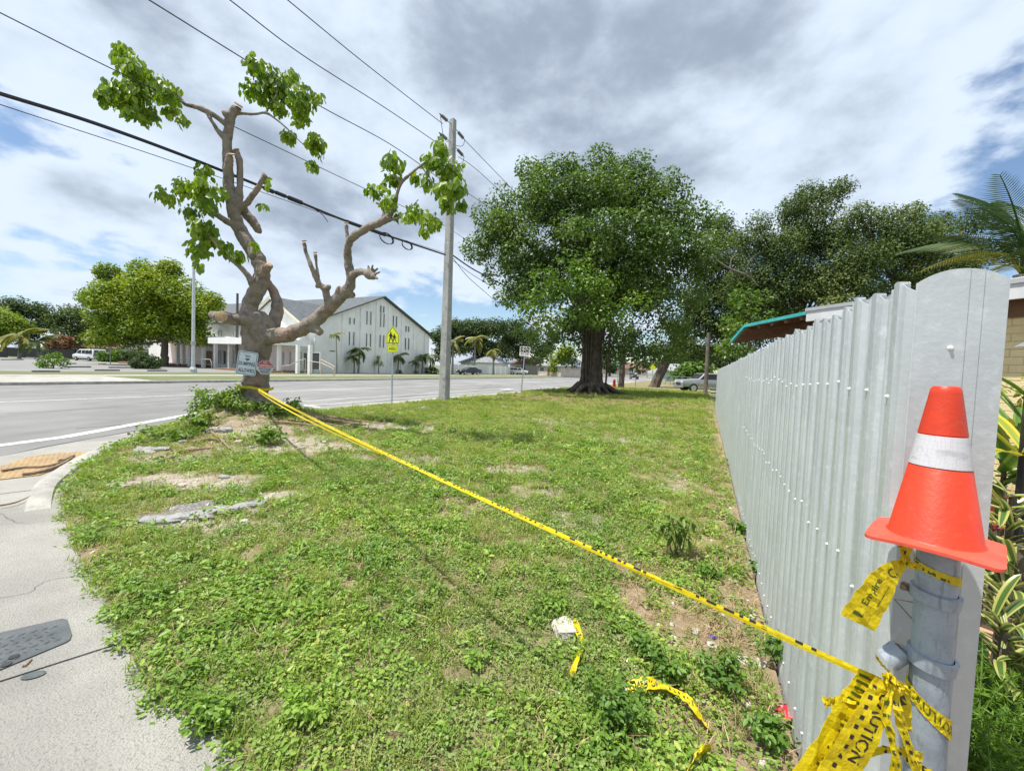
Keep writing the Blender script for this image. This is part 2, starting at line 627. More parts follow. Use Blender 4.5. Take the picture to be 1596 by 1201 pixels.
strip('gutter', [W(9, -12.25), W(70, -12.25)], 0.75, M_PATCH, ZR + 0.0045)

# ---- pavement round the corner, cut into slabs
def clip(poly, a, n):
    out = []
    for i in range(len(poly)):
        p, q = poly[i], poly[(i + 1) % len(poly)]
        dp, dq = (p - a).dot(n), (q - a).dot(n)
        if dp >= 0:
            out.append(p)
        if (dp > 0) != (dq > 0):
            out.append(p.lerp(q, dp / (dp - dq)))
    return out


v2 = lambda v: Vector((v[0], v[1], 0))
pave = [W(9, -11.8), v2(G(285, 660)), v2(G(205, 673)), v2(G(145, 683)), v2(G(70, 697)), v2(G(0, 711)), v2(G(-170, 748)),
        Vector((-9.5, 2.5, 0)), Vector((-7.5, -1.5, 0)), Vector((-0.9, -1.5, 0)), Vector((-0.25, 0.6, 0)), Vector((-1.0, 2.3, 0)),
        Vector((-3.0, 4.2, 0)), Vector((-4.6, 5.6, 0)), Vector((-5.2, 7.0, 0)), W(9.5, -10.4)]
pavement = empty('pavement')
tag(pavement, kind='structure')
j0, j1 = v2(G(0, 852)), v2(G(80, 838))
jd = (j1 - j0).normalized()
jn = Vector((-jd.y, jd.x, 0))
cuts = [-3.6, -2.1, 0.0, 1.9, 3.4]
for i in range(len(cuts) + 1):
    poly = pave
    if i > 0:
        poly = clip(poly, j0 + jn * (cuts[i - 1] + 0.006), jn)
    if i < len(cuts):
        poly = clip(poly, j0 + jn * (cuts[i] - 0.006), -jn)
    if len(poly) > 2:
        sheet('slab', poly, M_CONC, z=random.uniform(-0.003, 0.003), thick=0.16, parent=pavement, kind=None)
sheet('slab', rect(9.02, 75, -11.8, -10.4), M_CONC, z=0.0, thick=0.16, parent=pavement, kind=None)

for crack in (((-20, 935), (40, 925), (75, 905), (120, 898)), ((0, 800), (30, 815), (70, 812))):
    pts_, _ = smooth_path([G(*q) for q in crack], None, 6)
    pts_ = [p + Vector((random.uniform(-.012, .012), random.uniform(-.012, .012), 0)) for p in pts_]
    strip('pavement_crack', pts_, 0.0035, M_CRACK, 0.0065)

# ---- tactile pad of the ramp
M_PAD = mat('tactile_pad', (0.40, 0.27, 0.13), 0.9, (0.30, 0.22, 0.13), 4, bump=0.2)
pad_poly = [v2(G(*q)) for q in ((-60, 741), (0, 728), (52, 711), (100, 706), (140, 705), (116, 718), (62, 741), (0, 748), (-60, 758))]
pad = sheet('tactile_paving', pad_poly, M_PAD, z=0.012, thick=0.02)


def inside(poly, x, y):
    c, n = False, len(poly)
    for i in range(n):
        a, b = poly[i], poly[i - 1]
        if (a[1] > y) != (b[1] > y) and x < (b[0] - a[0]) * (y - a[1]) / (b[1] - a[1]) + a[0]:
            c = not c
    return c


dm = MB()
xs, ys = [p.x for p in pad_poly], [p.y for p in pad_poly]
gx = min(xs)
while gx < max(xs):
    gy = min(ys)
    while gy < max(ys):
        if inside(pad_poly, gx, gy):
            b = 0.012
            vs = [(gx + r * math.cos(a * 1.0472), gy + r * math.sin(a * 1.0472), z) for r, z in ((0.028, b - 0.004), (0.017, b + 0.006)) for a in range(6)]
            dm.add(vs, [tuple(range(6, 12))] + [(k, (k + 1) % 6, 6 + (k + 1) % 6, 6 + k) for k in range(6)])
        gy += 0.075
    gx += 0.075
dm.build('dome_grid', M_PAD, pad)['kind'] = 'stuff'

# ---- low kerb wrapped round the lot corner
kp, kr = smooth_path([G(58, 800), G(62, 780), G(72, 760), G(100, 737), G(132, 717), G(160, 704), G(178, 700)], [-0.4, 0.5, 1, 1, 1, 1, 0.2], 5)
kb = MB()
vs, fs = [], []
for i, (p, h) in enumerate(zip(kp, kr)):
    d = (kp[min(i + 1, len(kp) - 1)] - kp[max(i - 1, 0)]).normalized()
    q = Vector((-d.y, d.x, 0))
    for a, z in ((-0.10, -0.02), (-0.085, 0.04 * h), (-0.05, 0.055 * h), (0.05, 0.06 * h), (0.085, 0.05 * h), (0.10, -0.02)):
        vs.append(Vector((p.x, p.y, z)) + q * a)
for i in range(len(kp) - 1):
    for k in range(5):
        fs.append((i * 6 + k, i * 6 + k + 1, i * 6 + k + 7, i * 6 + k + 6))
kb.add(vs, fs)
tag(kb.build('corner_kerb', M_KERB, smooth=True), kind='structure')

# ---- the lot: turf sheet with a mound under the tree
TREE_Y = 9.4
TREE = D(397, 640, TREE_Y)
edge_px = [(470, 1330), (330, 1201), (268, 1130), (205, 1085), (165, 990), (130, 925), (103, 865), (85, 805), (86, 775), (104, 745), (146, 712), (200, 687), (262, 666)]
edge = [v2(G(*q)) for q in edge_px] + [W(8.0, -10.7), W(10, -10.8), W(160, -10.8)]
edge[0] = Vector((-0.7, 0.55, 0))
edge = [Vector((-0.3, -0.4, 0))] + edge
edge, _ = smooth_path(edge[:-1], None, 4)
edge.append(W(160, -10.8))
lot_poly = [(p.x, p.y) for p in edge] + [tuple(W(160, 40)[:2]), tuple(W(-8, 40)[:2]), tuple(W(-8, 0.3)[:2])]


def sdist(X, Y):
    """distance inside (+) or outside (-) the lot's open edge"""
    d = np.full(X.shape, 1e9)
    for a, b in zip(edge[:-1], edge[1:]):
        ax, ay, bx, by = a.x, a.y, b.x, b.y
        dx, dy = bx - ax, by - ay
        u = np.clip(((X - ax) * dx + (Y - ay) * dy) / (dx * dx + dy * dy + 1e-12), 0, 1)
        d = np.minimum(d, np.hypot(X - ax - u * dx, Y - ay - u * dy))
    c = np.zeros(X.shape, dtype=bool)
    n = len(lot_poly)
    for i in range(n):
        (ax, ay), (bx, by) = lot_poly[i], lot_poly[i - 1]
        if ay == by:
            continue
        hit = ((ay > Y) != (by > Y)) & (X < (bx - ax) * (Y - ay) / (by - ay) + ax)
        c ^= hit
    return np.where(c, d, -d)


_ph = RNG.uniform(0, 6.28, (24, 3))


def wob(X, Y, s=1.0, k0=0, n=6):
    o = np.zeros_like(X)
    for k in range(n):
        a = _ph[k0 + k, 0]
        f = s * (1.0 + 0.55 * k)
        o = o + np.sin((X * math.cos(a) + Y * math.sin(a)) * f + _ph[k0 + k, 1]) / (1 + 0.4 * k)
    return o / 2.6


def lot_z(X, Y):
    sd = sdist(X, Y)
    s = np.clip((sd + 0.16) / 0.26, 0, 1)
    s = s * s * (3 - 2 * s)
    m = 0.47 * np.exp(-(((X - TREE.x) / 1.45) ** 2 + ((Y - TREE.y) / 1.45) ** 2)) * (1 + 0.12 * wob(X, Y, 4.0, 10))
    inn = np.clip(sd / 0.8, 0, 1)
    return -0.33 + s * (0.33 + 0.028) + inn * (0.02 * wob(X, Y, 2.3) + 0.012 * wob(X, Y, 6.0, 6) + m + 0.02)



def zat(x, y):
    return float(lot_z(np.array([x]), np.array([y]))[0])


def onlot(px, py):
    """the first point of the lot's surface along a line of sight"""
    d = ray(px, py)
    d = d / d.y
    y = 0.8
    while y < 40:
        p = CAM + d * y
        if p.z <= 0.75 and p.z <= max(zat(p.x, p.y), 0.0):
            break
        y += 0.05 + 0.012 * y
    lo_, hi_ = y - 0.05 - 0.012 * y, y
    for _ in range(6):
        y = (lo_ + hi_) / 2
        p = CAM + d * y
        if p.z <= max(zat(p.x, p.y), 0.0):
            hi_ = y
        else:
            lo_ = y
    return Vector((p.x, p.y, max(zat(p.x, p.y), 0.0)))


def ell(cx, cy, rx, ry):
    c = G(cx, cy)
    a, b = (G(cx + rx, cy) - c).xy.length, abs(G(cx, cy - ry).y - G(cx, cy + ry).y) / 2
    return c.x, c.y, a, b


SAND = [(300, 755, 120, 13, 1), (320, 822, 110, 12, .8), (470, 698, 90, 14, .9), (590, 668, 80, 6, .9), (400, 682, 60, 10, .8), (360, 705, 50, 8, .6), (520, 715, 60, 6, .6), (800, 737, 60, 8, .75), (440, 778, 40, 9, .9),
        (640, 720, 60, 6, .5), (870, 660, 60, 5, .5), (980, 690, 60, 7, .45), (850, 770, 60, 10, .5), (900, 815, 45, 12, .55), (250, 720, 60, 8, .7), (1060, 760, 30, 20, .5)]
STRAW = [(1040, 955, 70, 34, 1), (1000, 905, 40, 18, .8), (1110, 1000, 85, 45, 1), (1190, 1085, 75, 70, 1), (1130, 1150, 90, 60, .8), (1250, 1180, 60, 60, 1), (560, 845, 40, 16, .8),
         (450, 912, 26, 12, .8), (700, 800, 60, 14, .55), (1110, 870, 40, 40, .7), (780, 850, 40, 12, .5), (1020, 1140, 50, 40, .6), (430, 665, 110, 18, .55), (300, 700, 60, 14, .7), (560, 800, 30, 10, .5), (430, 850, 25, 10, .5)]
TAR = [(335, 800, 85, 9, 1), (260, 813, 60, 8, 1), (390, 788, 40, 6, .9)]
LITTER = [(900, 622, 110, 9, 1), (960, 628, 120, 8, .8)]
SAND = [(*ell(*q[:4]), q[4]) for q in SAND]
STRAW = [(*ell(*q[:4]), q[4]) for q in STRAW]
TAR = [(*ell(*q[:4]), q[4]) for q in TAR]
LITTER = [(*ell(*q[:4]), q[4]) for q in LITTER]


def patch(lst, X, Y):
    o = np.zeros_like(X)
    w = 0.35 * wob(X, Y, 5.0, 8) + 0.22 * wob(X, Y, 13.0, 14)
    for cx, cy, a, b, s in lst:
        d = np.sqrt(((X - cx) / a) ** 2 + ((Y - cy) / b) ** 2) + w
        o = np.maximum(o, s * np.clip((1.25 - d) / 0.5, 0, 1))
    return o


def masks(X, Y):
    p = X * RV.x + Y * RV.y
    foot = np.clip((p - (0.02 + 0.12 * wob(X, Y, 3, 3))) / 0.25, 0, 1) * 0.85
    sand = patch(SAND, X, Y)
    dry = np.clip((0.55 * wob(X, Y, 1.7, 4) + 0.5 * wob(X, Y, 4.6, 12) + 0.25 * wob(X, Y, 11.0, 7) - 0.38) * 2.2, 0, 0.75) * np.clip((np.hypot(X, Y) - 2.2) / 2, 0, 1)
    straw = np.maximum(np.maximum(patch(STRAW, X, Y), foot), dry)
    lit = patch(LITTER, X, Y)
    return sand, straw, lit


ts = np.concatenate([np.arange(-3.0, 13.5, 0.07), np.arange(13.5, 40, 0.5), np.arange(40, 165, 6)])
ps = np.arange(-11.35, 0.43, 0.07)
PT, PP = np.meshgrid(ts, ps, indexing='ij')
LX, LY = PT * FV.x + PP * RV.x, PT * FV.y + PP * RV.y
LZ = lot_z(LX, LY)
sa, st, li = masks(LX, LY)
nt, npp = LX.shape
idx = np.arange(nt * npp).reshape(nt, npp)
FQ = np.stack([idx[:-1, :-1], idx[:-1, 1:], idx[1:, 1:], idx[1:, :-1]], -1).reshape(-1, 4)


def lawn_material():
    m = bpy.data.materials.new('patchy_turf_soil')
    m.use_nodes = True
    n, l = m.node_tree.nodes, m.node_tree.links
    b = n['Principled BSDF']
    b.inputs['Roughness'].default_value = 0.95
    b.inputs['Specular IOR Level'].default_value = 0.2
    pos = n.new('ShaderNodeNewGeometry').outputs['Position']

    def noise(s, d=6):
        t = n.new('ShaderNodeTexNoise')
        t.inputs['Scale'].default_value = s
        t.inputs['Detail'].default_value = d
        t.inputs['Roughness'].default_value = 0.65
        l.new(pos, t.inputs['Vector'])
        return t.outputs['Fac']

    def mix(f, a, c):
        x = n.new('ShaderNodeMix')
        x.data_type = 'RGBA'
        l.new(f, x.inputs['Factor'])
        for s, v in (('A', a), ('B', c)):
            if isinstance(v, tuple):
                x.inputs[s].default_value = (*v, 1)
            else:
                l.new(v, x.inputs[s])
        return x.outputs['Result']

    def att(nm):
        a = n.new('ShaderNodeAttribute')
        a.attribute_name = nm
        return a.outputs['Fac']
    turf = mix(maprange(n, l, noise(3.0), 0.38, 0.62), (0.17, 0.16, 0.065), (0.33, 0.27, 0.16))
    turf = mix(maprange(n, l, noise(45), 0.45, 0.7), turf, (0.085, 0.10, 0.035))
    sand = mix(maprange(n, l, noise(9), 0.35, 0.65), (0.43, 0.38, 0.30), (0.30, 0.25, 0.19))
    sand = mix(maprange(n, l, noise(70, 3), 0.55, 0.66), sand, (0.56, 0.53, 0.47))
    straw = mix(maprange(n, l, noise(14), 0.35, 0.65), (0.26, 0.19, 0.12), (0.36, 0.28, 0.18))
    lit = mix(maprange(n, l, noise(20), 0.35, 0.65), (0.17, 0.115, 0.06), (0.26, 0.20, 0.11))
    c = mix(att('sand'), turf, sand)
    c = mix(att('straw'), c, straw)
    c = mix(att('litter'), c, lit)
    tar = mix(maprange(n, l, noise(60, 4), 0.42, 0.62), (0.15, 0.148, 0.145), (0.36, 0.34, 0.31))
    c = mix(att('tar'), c, tar)
    l.new(c, b.inputs['Base Color'])
    bp = n.new('ShaderNodeBump')
    bp.inputs['Strength'].default_value = 0.9
    bp.inputs['Distance'].default_value = 0.03
    l.new(noise(38, 8), bp.inputs['Height'])
    l.new(bp.outputs[0], b.inputs['Normal'])
    return m


lawn = np_mesh('lawn_soil', np.stack([LX, LY, LZ], -1).reshape(-1, 3), FQ, lawn_material(), smooth=True,
               attrs={'tar': patch(TAR, LX, LY).ravel(), 'sand': sa.ravel(), 'straw': st.ravel(), 'litter': li.ravel()})
if lawn.data.polygons[0].normal.z < 0:
    lawn.data.flip_normals()
tag(lawn, kind='structure')

# garden ground behind the metal fence, with its terracotta path
M_MULCH = mat('garden_soil', (0.13, 0.085, 0.055), 0.95, (0.24, 0.16, 0.10), 14, bump=0.9, bscale=40)
M_TERRA = mat('terracotta_path', (0.50, 0.30, 0.19), 0.85, (0.42, 0.25, 0.155), 2.5, bump=0.15, bscale=30)
sheet('garden_bed', rect(-3, 21, 0.40, 40), M_MULCH, z=0.0)
sheet('garden_path', rect(2.1, 3.7, 1.0, 9), M_TERRA, z=0.03, thick=0.03)

# ================================================================== foliage tools
def leaf_arrays(C, A, N, L, Wd, six=True, fold=0.18):
    """leaves from base points C, axis dirs A (unit), normals N (unit), lengths L, half widths Wd"""
    A = A / (np.linalg.norm(A, axis=1, keepdims=True) + 1e-9)
    S = np.cross(N, A)
    S /= (np.linalg.norm(S, axis=1, keepdims=True) + 1e-9)
    U = np.cross(A, S)
    L, Wd = L[:, None], Wd[:, None]
    n = len(C)
    if six:
        V = np.stack([C, C + A * L * 0.30 + S * Wd + U * Wd * fold, C + A * L * 0.68 + S * Wd * 0.8 + U * Wd * fold * 0.6, C + A * L - U * Wd * 0.4,
                      C + A * L * 0.68 - S * Wd * 0.8 + U * Wd * fold * 0.6, C + A * L * 0.30 - S * Wd + U * Wd * fold], 1)
        b = (np.arange(n) * 6)[:, None]
        F = np.concatenate([b + np.array([[0, 1, 2, 3]]), b + np.array([[0, 3, 4, 5]])], 0)
        return V.reshape(-1, 3), F, 6
    V = np.stack([C, C + A * L * 0.42 + S * Wd, C + A * L, C + A * L * 0.42 - S * Wd], 1)
    F = (np.arange(n) * 4)[:, None] + np.array([[0, 1, 2, 3]])
    return V.reshape(-1, 3), F, 4


def unit(n):
    v = RNG.normal(size=(n, 3))
    return v / np.linalg.norm(v, axis=1, keepdims=True)


def leaf_cloud(name, blobs, per, L, m, parent=None, six=False, droop=0.2, wr=0.32, shell=0.45, up=0.6, squash=0.85, tint_by_blob=0.35):
    """blobs: array (k,4) x,y,z,r. per: leaves for a blob of radius 1 (scales with r^2)"""
    Cs, As, Ns, Ls, Ts = [], [], [], [], []
    for x, y, z, r in blobs:
        n = max(6, int(per * r * r))
        d = unit(n)
        rad = r * (1 - (1 - shell) * RNG.random(n) ** 1.6)
        p = np.array([x, y, z]) + d * rad[:, None] * np.array([1, 1, squash])
        nn = d * 0.9 + np.array([0, 0, up]) + RNG.normal(size=(n, 3)) * 0.55
        nn /= np.linalg.norm(nn, axis=1, keepdims=True)
        a = np.cross(nn, unit(n)) + np.array([0, 0, -droop]) + d * 0.35
        Cs.append(p)
        As.append(a)
        Ns.append(nn)
        Ls.append(L * RNG.uniform(0.6, 1.25, n))
        bt = RNG.random()
        Ts.append(np.clip(bt * tint_by_blob + RNG.random(n) * (1 - tint_by_blob), 0, 1))
    C, A, N, Lg, T = np.concatenate(Cs), np.concatenate(As), np.concatenate(Ns), np.concatenate(Ls), np.concatenate(Ts)
    V, F, k = leaf_arrays(C, A, N, Lg, Lg * wr, six)
    return np_mesh(name, V, F, m, parent, attrs={'tint': np.repeat(T, k)})


def clumps(lobes, n_per, r0, r1, zmin=-1e9, lo=0.55, flat=0.8):
    """lobes (x,y,z,R) -> clump blobs spread through and over them"""
    out = []
    for x, y, z, Rr in lobes:
        n = max(3, int(n_per * Rr * Rr))
        d = unit(n)
        rr = Rr * RNG.uniform(lo, 1.04, n) ** 0.8
        for (a, b, c), q in zip(d, rr):
            pz = z + c * q * flat
            if pz < zmin:
                continue
            out.append((x + a * q, y + b * q, pz, RNG.uniform(r0, r1)))
    return np.array(out)


def limbs(name, paths, m, parent=None, voxel=None, n=9, jitter=0.0, smooth_it=4):
    """paths: list of (points, radii); merged into one skin of bark"""
    b = MB()
    for pts, rad in paths:
        pp, rr = smooth_path(pts, rad, 5)
        if jitter:
            pp = [p + Vector(RNG.normal(size=3)) * jitter * r for p, r in zip(pp, rr)]
        b.tube(pp, rr, n)
    o = b.build(name, m, parent, smooth=True)
    if voxel:
        md = o.modifiers.new('join', 'REMESH')
        md.mode, md.voxel_size, md.use_smooth_shade = 'VOXEL', voxel, True
        s = o.modifiers.new('soften', 'SMOOTH')
        s.iterations, s.factor = smooth_it, 0.5
        dg = bpy.context.evaluated_depsgraph_get()
        me = bpy.data.meshes.new_from_object(o.evaluated_get(dg))
        o.modifiers.clear()
        old = o.data
        o.data = me
        bpy.data.meshes.remove(old)
        if not me.materials:
            me.materials.append(m)
        me.polygons.foreach_set('use_smooth', [True] * len(me.polygons))
    return o


def scatter(name, assets, X, Y, Z, sc, mats_kind, tilt=0.15):
    """one object: thousands of small plants set out over points"""
    P = np.stack([X, Y, Z], -1)
    me = bpy.data.meshes.new(name)
    me.vertices.add(len(P))
    me.vertices.foreach_set('co', P.astype(np.float32).ravel())
    a = me.attributes.new('sc', 'FLOAT', 'POINT')
    a.data.foreach_set('value', sc.astype(np.float32))
    a = me.attributes.new('pick', 'INT', 'POINT')
    a.data.foreach_set('value', mats_kind.astype(np.int32))
    rot = np.stack([RNG.normal(0, tilt, len(P)), RNG.normal(0, tilt, len(P)), RNG.uniform(0, 6.283, len(P))], -1).astype(np.float32)
    a = me.attributes.new('rot', 'FLOAT_VECTOR', 'POINT')
    a.data.foreach_set('vector', rot.ravel())
    o = bpy.data.objects.new(name, me)
    COL.objects.link(o)
    col = bpy.data.collections.new(name + '_kinds')
    for q in assets:
        for c in list(q.users_collection):
            c.objects.unlink(q)
        col.objects.link(q)
    ng = bpy.data.node_groups.new(name + '_scatter', 'GeometryNodeTree')
    ng.interface.new_socket('Geometry', in_out='INPUT', socket_type='NodeSocketGeometry')
    ng.interface.new_socket('Geometry', in_out='OUTPUT', socket_type='NodeSocketGeometry')
    n, l = ng.nodes, ng.links
    gi, go = n.new('NodeGroupInput'), n.new('NodeGroupOutput')
    ip = n.new('GeometryNodeInstanceOnPoints')
    ci = n.new('GeometryNodeCollectionInfo')
    ci.inputs['Collection'].default_value = col
    ci.inputs['Separate Children'].default_value = True
    ci.inputs['Reset Children'].default_value = True

    def na(nm, ty):
        x = n.new('GeometryNodeInputNamedAttribute')
        x.data_type = ty
        x.inputs['Name'].default_value = nm
        return x.outputs['Attribute']
    l.new(gi.outputs[0], ip.inputs['Points'])
    l.new(ci.outputs[0], ip.inputs['Instance'])
    ip.inputs['Pick Instance'].default_value = True
    l.new(na('pick', 'INT'), ip.inputs['Instance Index'])
    l.new(na('rot', 'FLOAT_VECTOR'), ip.inputs['Rotation'])
    l.new(na('sc', 'FLOAT'), ip.inputs['Scale'])
    l.new(ip.outputs[0], go.inputs[0])
    md = o.modifiers.new('scatter', 'NODES')
    md.node_group = ng
    return o


# ---- small plants of the lot
ML_CLOVER = leaf_mat('clover_leaf', (0.075, 0.165, 0.022), (0.275, 0.42, 0.065), (0.48, 0.48, 0.13), trans=0.32, rough=0.42, pos=0.42, noise_scale=1.6)
ML_CLOVER2 = leaf_mat('dull_weed_leaf', (0.105, 0.17, 0.045), (0.27, 0.35, 0.10), (0.42, 0.38, 0.18), trans=0.25, rough=0.55, pos=0.40, noise_scale=1.9)
ML_GRASS = leaf_mat('grass_blade', (0.14, 0.215, 0.032), (0.39, 0.46, 0.11), (0.58, 0.50, 0.26), trans=0.35, rough=0.5, pos=0.40, noise_scale=0.9)
ML_STRAW = leaf_mat('dry_straw', (0.28, 0.19, 0.10), (0.52, 0.40, 0.24), (0.58, 0.49, 0.33), trans=0.1, rough=0.8, pos=0.2, noise_scale=5)


def clump_asset(name, m, n, rad, h, L, wr, stems=True):
    d = RNG.random(n) ** 0.55 * rad
    a = RNG.uniform(0, 6.283, n)
    z = RNG.uniform(0.15, 1.0, n) * h * (1 - 0.45 * (d / rad) ** 2)
    C = np.stack([d * np.cos(a), d * np.sin(a), z], -1)
    N = np.stack([RNG.normal(0, 0.5, n), RNG.normal(0, 0.5, n), np.ones(n)], -1)
    N /= np.linalg.norm(N, axis=1, keepdims=True)
    b = RNG.uniform(0, 6.283, n)
    A = np.stack([np.cos(b), np.sin(b), RNG.normal(0.1, 0.35, n)], -1)
    A -= N * (A * N).sum(1, keepdims=True)
    Lg = L * RNG.uniform(0.55, 1.3, n)
    V, F, k = leaf_arrays(C, A, N, Lg, Lg * wr, True)
    return np_mesh(name, V, F, m, None, attrs={'tint': np.repeat(RNG.random(n), 6)})


def tuft_asset(name, m, n, rad, h, w, lean=0.6):
    V, F, T = [], [], []
    for i in range(n):
        d, a = RNG.random() ** 0.6 * rad, RNG.uniform(0, 6.283)
        b = RNG.uniform(0, 6.283)
        base = np.array([d * math.cos(a), d * math.sin(a), -0.005])
        hh, ln = h * RNG.uniform(0.45, 1.15), lean * RNG.uniform(0.2, 1.3)
        out = np.array([math.cos(b), math.sin(b), 0])
        side = np.array([-math.sin(b), math.cos(b), 0]) * w * 0.5
        p1 = base + np.array([0, 0, hh * 0.55]) + out * hh * ln * 0.25
        p2 = base + np.array([0, 0, hh * (1.0 - 0.25 * ln)]) + out * hh * ln * 0.8
        k = len(V)
        V += [base - side, base + side, p1 + side * 0.8, p1 - side * 0.8, p2]
        F += [(k, k + 1, k + 2, k + 3), (k + 3, k + 2, k + 4, k + 4)]
        T += [RNG.random()] * 5
    o = mesh_obj(name, V, [f if f[2] != f[3] else f[:3] for f in F], m)
    at = o.data.attributes.new('tint', 'FLOAT', 'POINT')
    at.data.foreach_set('value', np.array(T, dtype=np.float32))
    return o


def pebble_asset(name, m, r):
    bm = bmesh.new()
    bmesh.ops.create_icosphere(bm, subdivisions=1, radius=r)
    for v in bm.verts:
        v.co *= random.uniform(0.7, 1.25)
        v.co.z *= 0.6
    me = bpy.data.meshes.new(name)
    bm.to_mesh(me)
    bm.free()
    me.materials.append(m)
    return link(bpy.data.objects.new(name, me))


def bands(spec, half=1.02, accept=None):
    """spec: list of (d0, d1, per_m2, scale)"""
    XS, YS, SC = [], [], []
    for d0, d1, dens, sc in spec:
        n = int(dens * (d1 * d1 - d0 * d0) * half)
        r = np.sqrt(RNG.uniform(d0 * d0, d1 * d1, n))
        a = RNG.uniform(-half, half, n)
        XS.append(r * np.sin(a))
        YS.append(r * np.cos(a))
        SC.append(sc * RNG.uniform(0.65, 1.3, n))
    X, Y, S = np.concatenate(XS), np.concatenate(YS), np.concatenate(SC)
    p = X * RV.x + Y * RV.y
    t = X * FV.x + Y * FV.y
    ok = (p < 0.36) & (p > -10.75)
    X, Y, S = X[ok], Y[ok], S[ok]
    ok = accept(X, Y)
    X, Y, S = X[ok], Y[ok], S[ok]
    return X, Y, lot_z(X, Y), S


def acc_leafy(X, Y):
    sd = sdist(X, Y)
    sa, st, li = masks(X, Y)
    d = np.hypot(X, Y)
    keep = (1 - 1.05 * sa) * (1 - 0.80 * st) * (1 - 0.9 * li)
    keep *= np.clip(0.80 + 0.50 * wob(X, Y, 2.2, 2) + 0.35 * wob(X, Y, 5.5, 11), 0.30, 1) * (1 - patch(TAR, X, Y))
    keep = np.where((d < 3.6) & (st < .3) & (sa < .3), np.maximum(keep, 0.72), keep)
    keep *= np.clip(1.25 - d / 12, 0.2, 1)
    return (sd > -0.10 + 0.08 * wob(X, Y, 9, 1)) & (RNG.random(len(X)) < keep)


def acc_grass(X, Y):
    sd = sdist(X, Y)
    sa, st, li = masks(X, Y)
    keep = (1 - 0.95 * sa) * (1 - 0.75 * st) * (1 - 0.75 * li)
    keep *= (1 - patch(TAR, X, Y)) * np.clip(0.8 + 0.4 * wob(X, Y, 1.6, 5) + 0.3 * wob(X, Y, 4.5, 13), 0.2, 1)
    return (sd > 0.02) & (RNG.random(len(X)) < keep)


def acc_straw(X, Y):
    sd = sdist(X, Y)
    sa, st, li = masks(X, Y)
    return (sd > 0.1) & (RNG.random(len(X)) < np.clip(st * 1.0 + 0.22 + 0.15 * sa + 0.5 * li, 0, 1))


def acc_sand(X, Y):
    sd = sdist(X, Y)
    sa, st, li = masks(X, Y)
    return (sd > 0.1) & (RNG.random(len(X)) < np.clip(sa + 0.25 * st + patch(TAR, X, Y), 0, 1))


cl = [clump_asset('clover_kind', ML_CLOVER, 34, 0.085, 0.075, 0.034, 0.27), clump_asset('clover_kind', ML_CLOVER, 30, 0.08, 0.06, 0.028, 0.36),
      clump_asset('clover_kind', ML_CLOVER2, 46, 0.09, 0.06, 0.017, 0.40), clump_asset('clover_kind', ML_CLOVER, 20, 0.07, 0.10, 0.045, 0.22)]
X, Y, Z, S = bands([(0.75, 2.6, 560, 0.66), (2.6, 4.5, 340, 0.80), (4.5, 7.5, 190, 1.0), (7.5, 13, 80, 1.35)], accept=acc_leafy)
pk = np.where(RNG.random(len(X)) < np.clip(0.42 + 0.5 * wob(X, Y, 1.9, 9), 0.05, 0.9), 2, RNG.choice([0, 1, 3], len(X), p=[0.5, 0.3, 0.2]))
o = scatter('clover_ground_cover', cl, X, Y, Z, S, pk, 0.2)
tag(o, 'low leafy green weeds creeping over the empty lot', 'ground cover', kind='stuff')
gr = [tuft_asset('grass_kind', ML_GRASS, 26, 0.055, 0.085, 0.0045, 0.9), tuft_asset('grass_kind', ML_GRASS, 18, 0.04, 0.14, 0.0055, 0.8), tuft_asset('grass_kind', ML_GRASS, 34, 0.09, 0.055, 0.005, 1.1)]
X, Y, Z, S = bands([(0.75, 3.5, 240, 0.85), (3.5, 7, 220, 0.95), (7, 12, 150, 1.1), (12, 20, 85, 1.55), (20, 40, 32, 2.3)], accept=acc_grass)
pk = RNG.choice([0, 1, 2], len(X), p=[0.45, 0.07, 0.48])
o = scatter('grass', gr, X, Y, Z, S, pk, 0.15)
tag(o, 'short sunlit grass growing over the empty lot', 'grass', kind='stuff')
sw = [tuft_asset('straw_kind', ML_STRAW, 16, 0.10, 0.05, 0.0035, 2.4), tuft_asset('straw_kind', ML_STRAW, 9, 0.07, 0.10, 0.004, 1.8)]
X, Y, Z, S = bands([(0.8, 4, 170, 1.0), (4, 9, 60, 1.2), (9, 16, 14, 1.6)], accept=acc_straw)
o = scatter('dry_straw', sw, X, Y, Z, S, RNG.integers(0, 2, len(X)), 0.5)
tag(o, 'dry brown straw and dead stems on the bare soil', 'straw', kind='stuff')
M_PEB = mat('limestone_chip', (0.55, 0.51, 0.45), 0.9, (0.38, 0.34, 0.30), 20)
pe = [pebble_asset('gravel_kind', M_PEB, 0.012), pebble_asset('gravel_kind', M_PEB, 0.02)]
X, Y, Z, S = bands([(0.8, 5, 150, 0.8), (5, 11, 90, 1.2)], accept=acc_sand)
o = scatter('gravel', pe, X, Y, Z, S, RNG.integers(0, 2, len(X)), 0.5)
tag(o, 'small pale limestone gravel in the bare patches', 'gravel', kind='stuff')

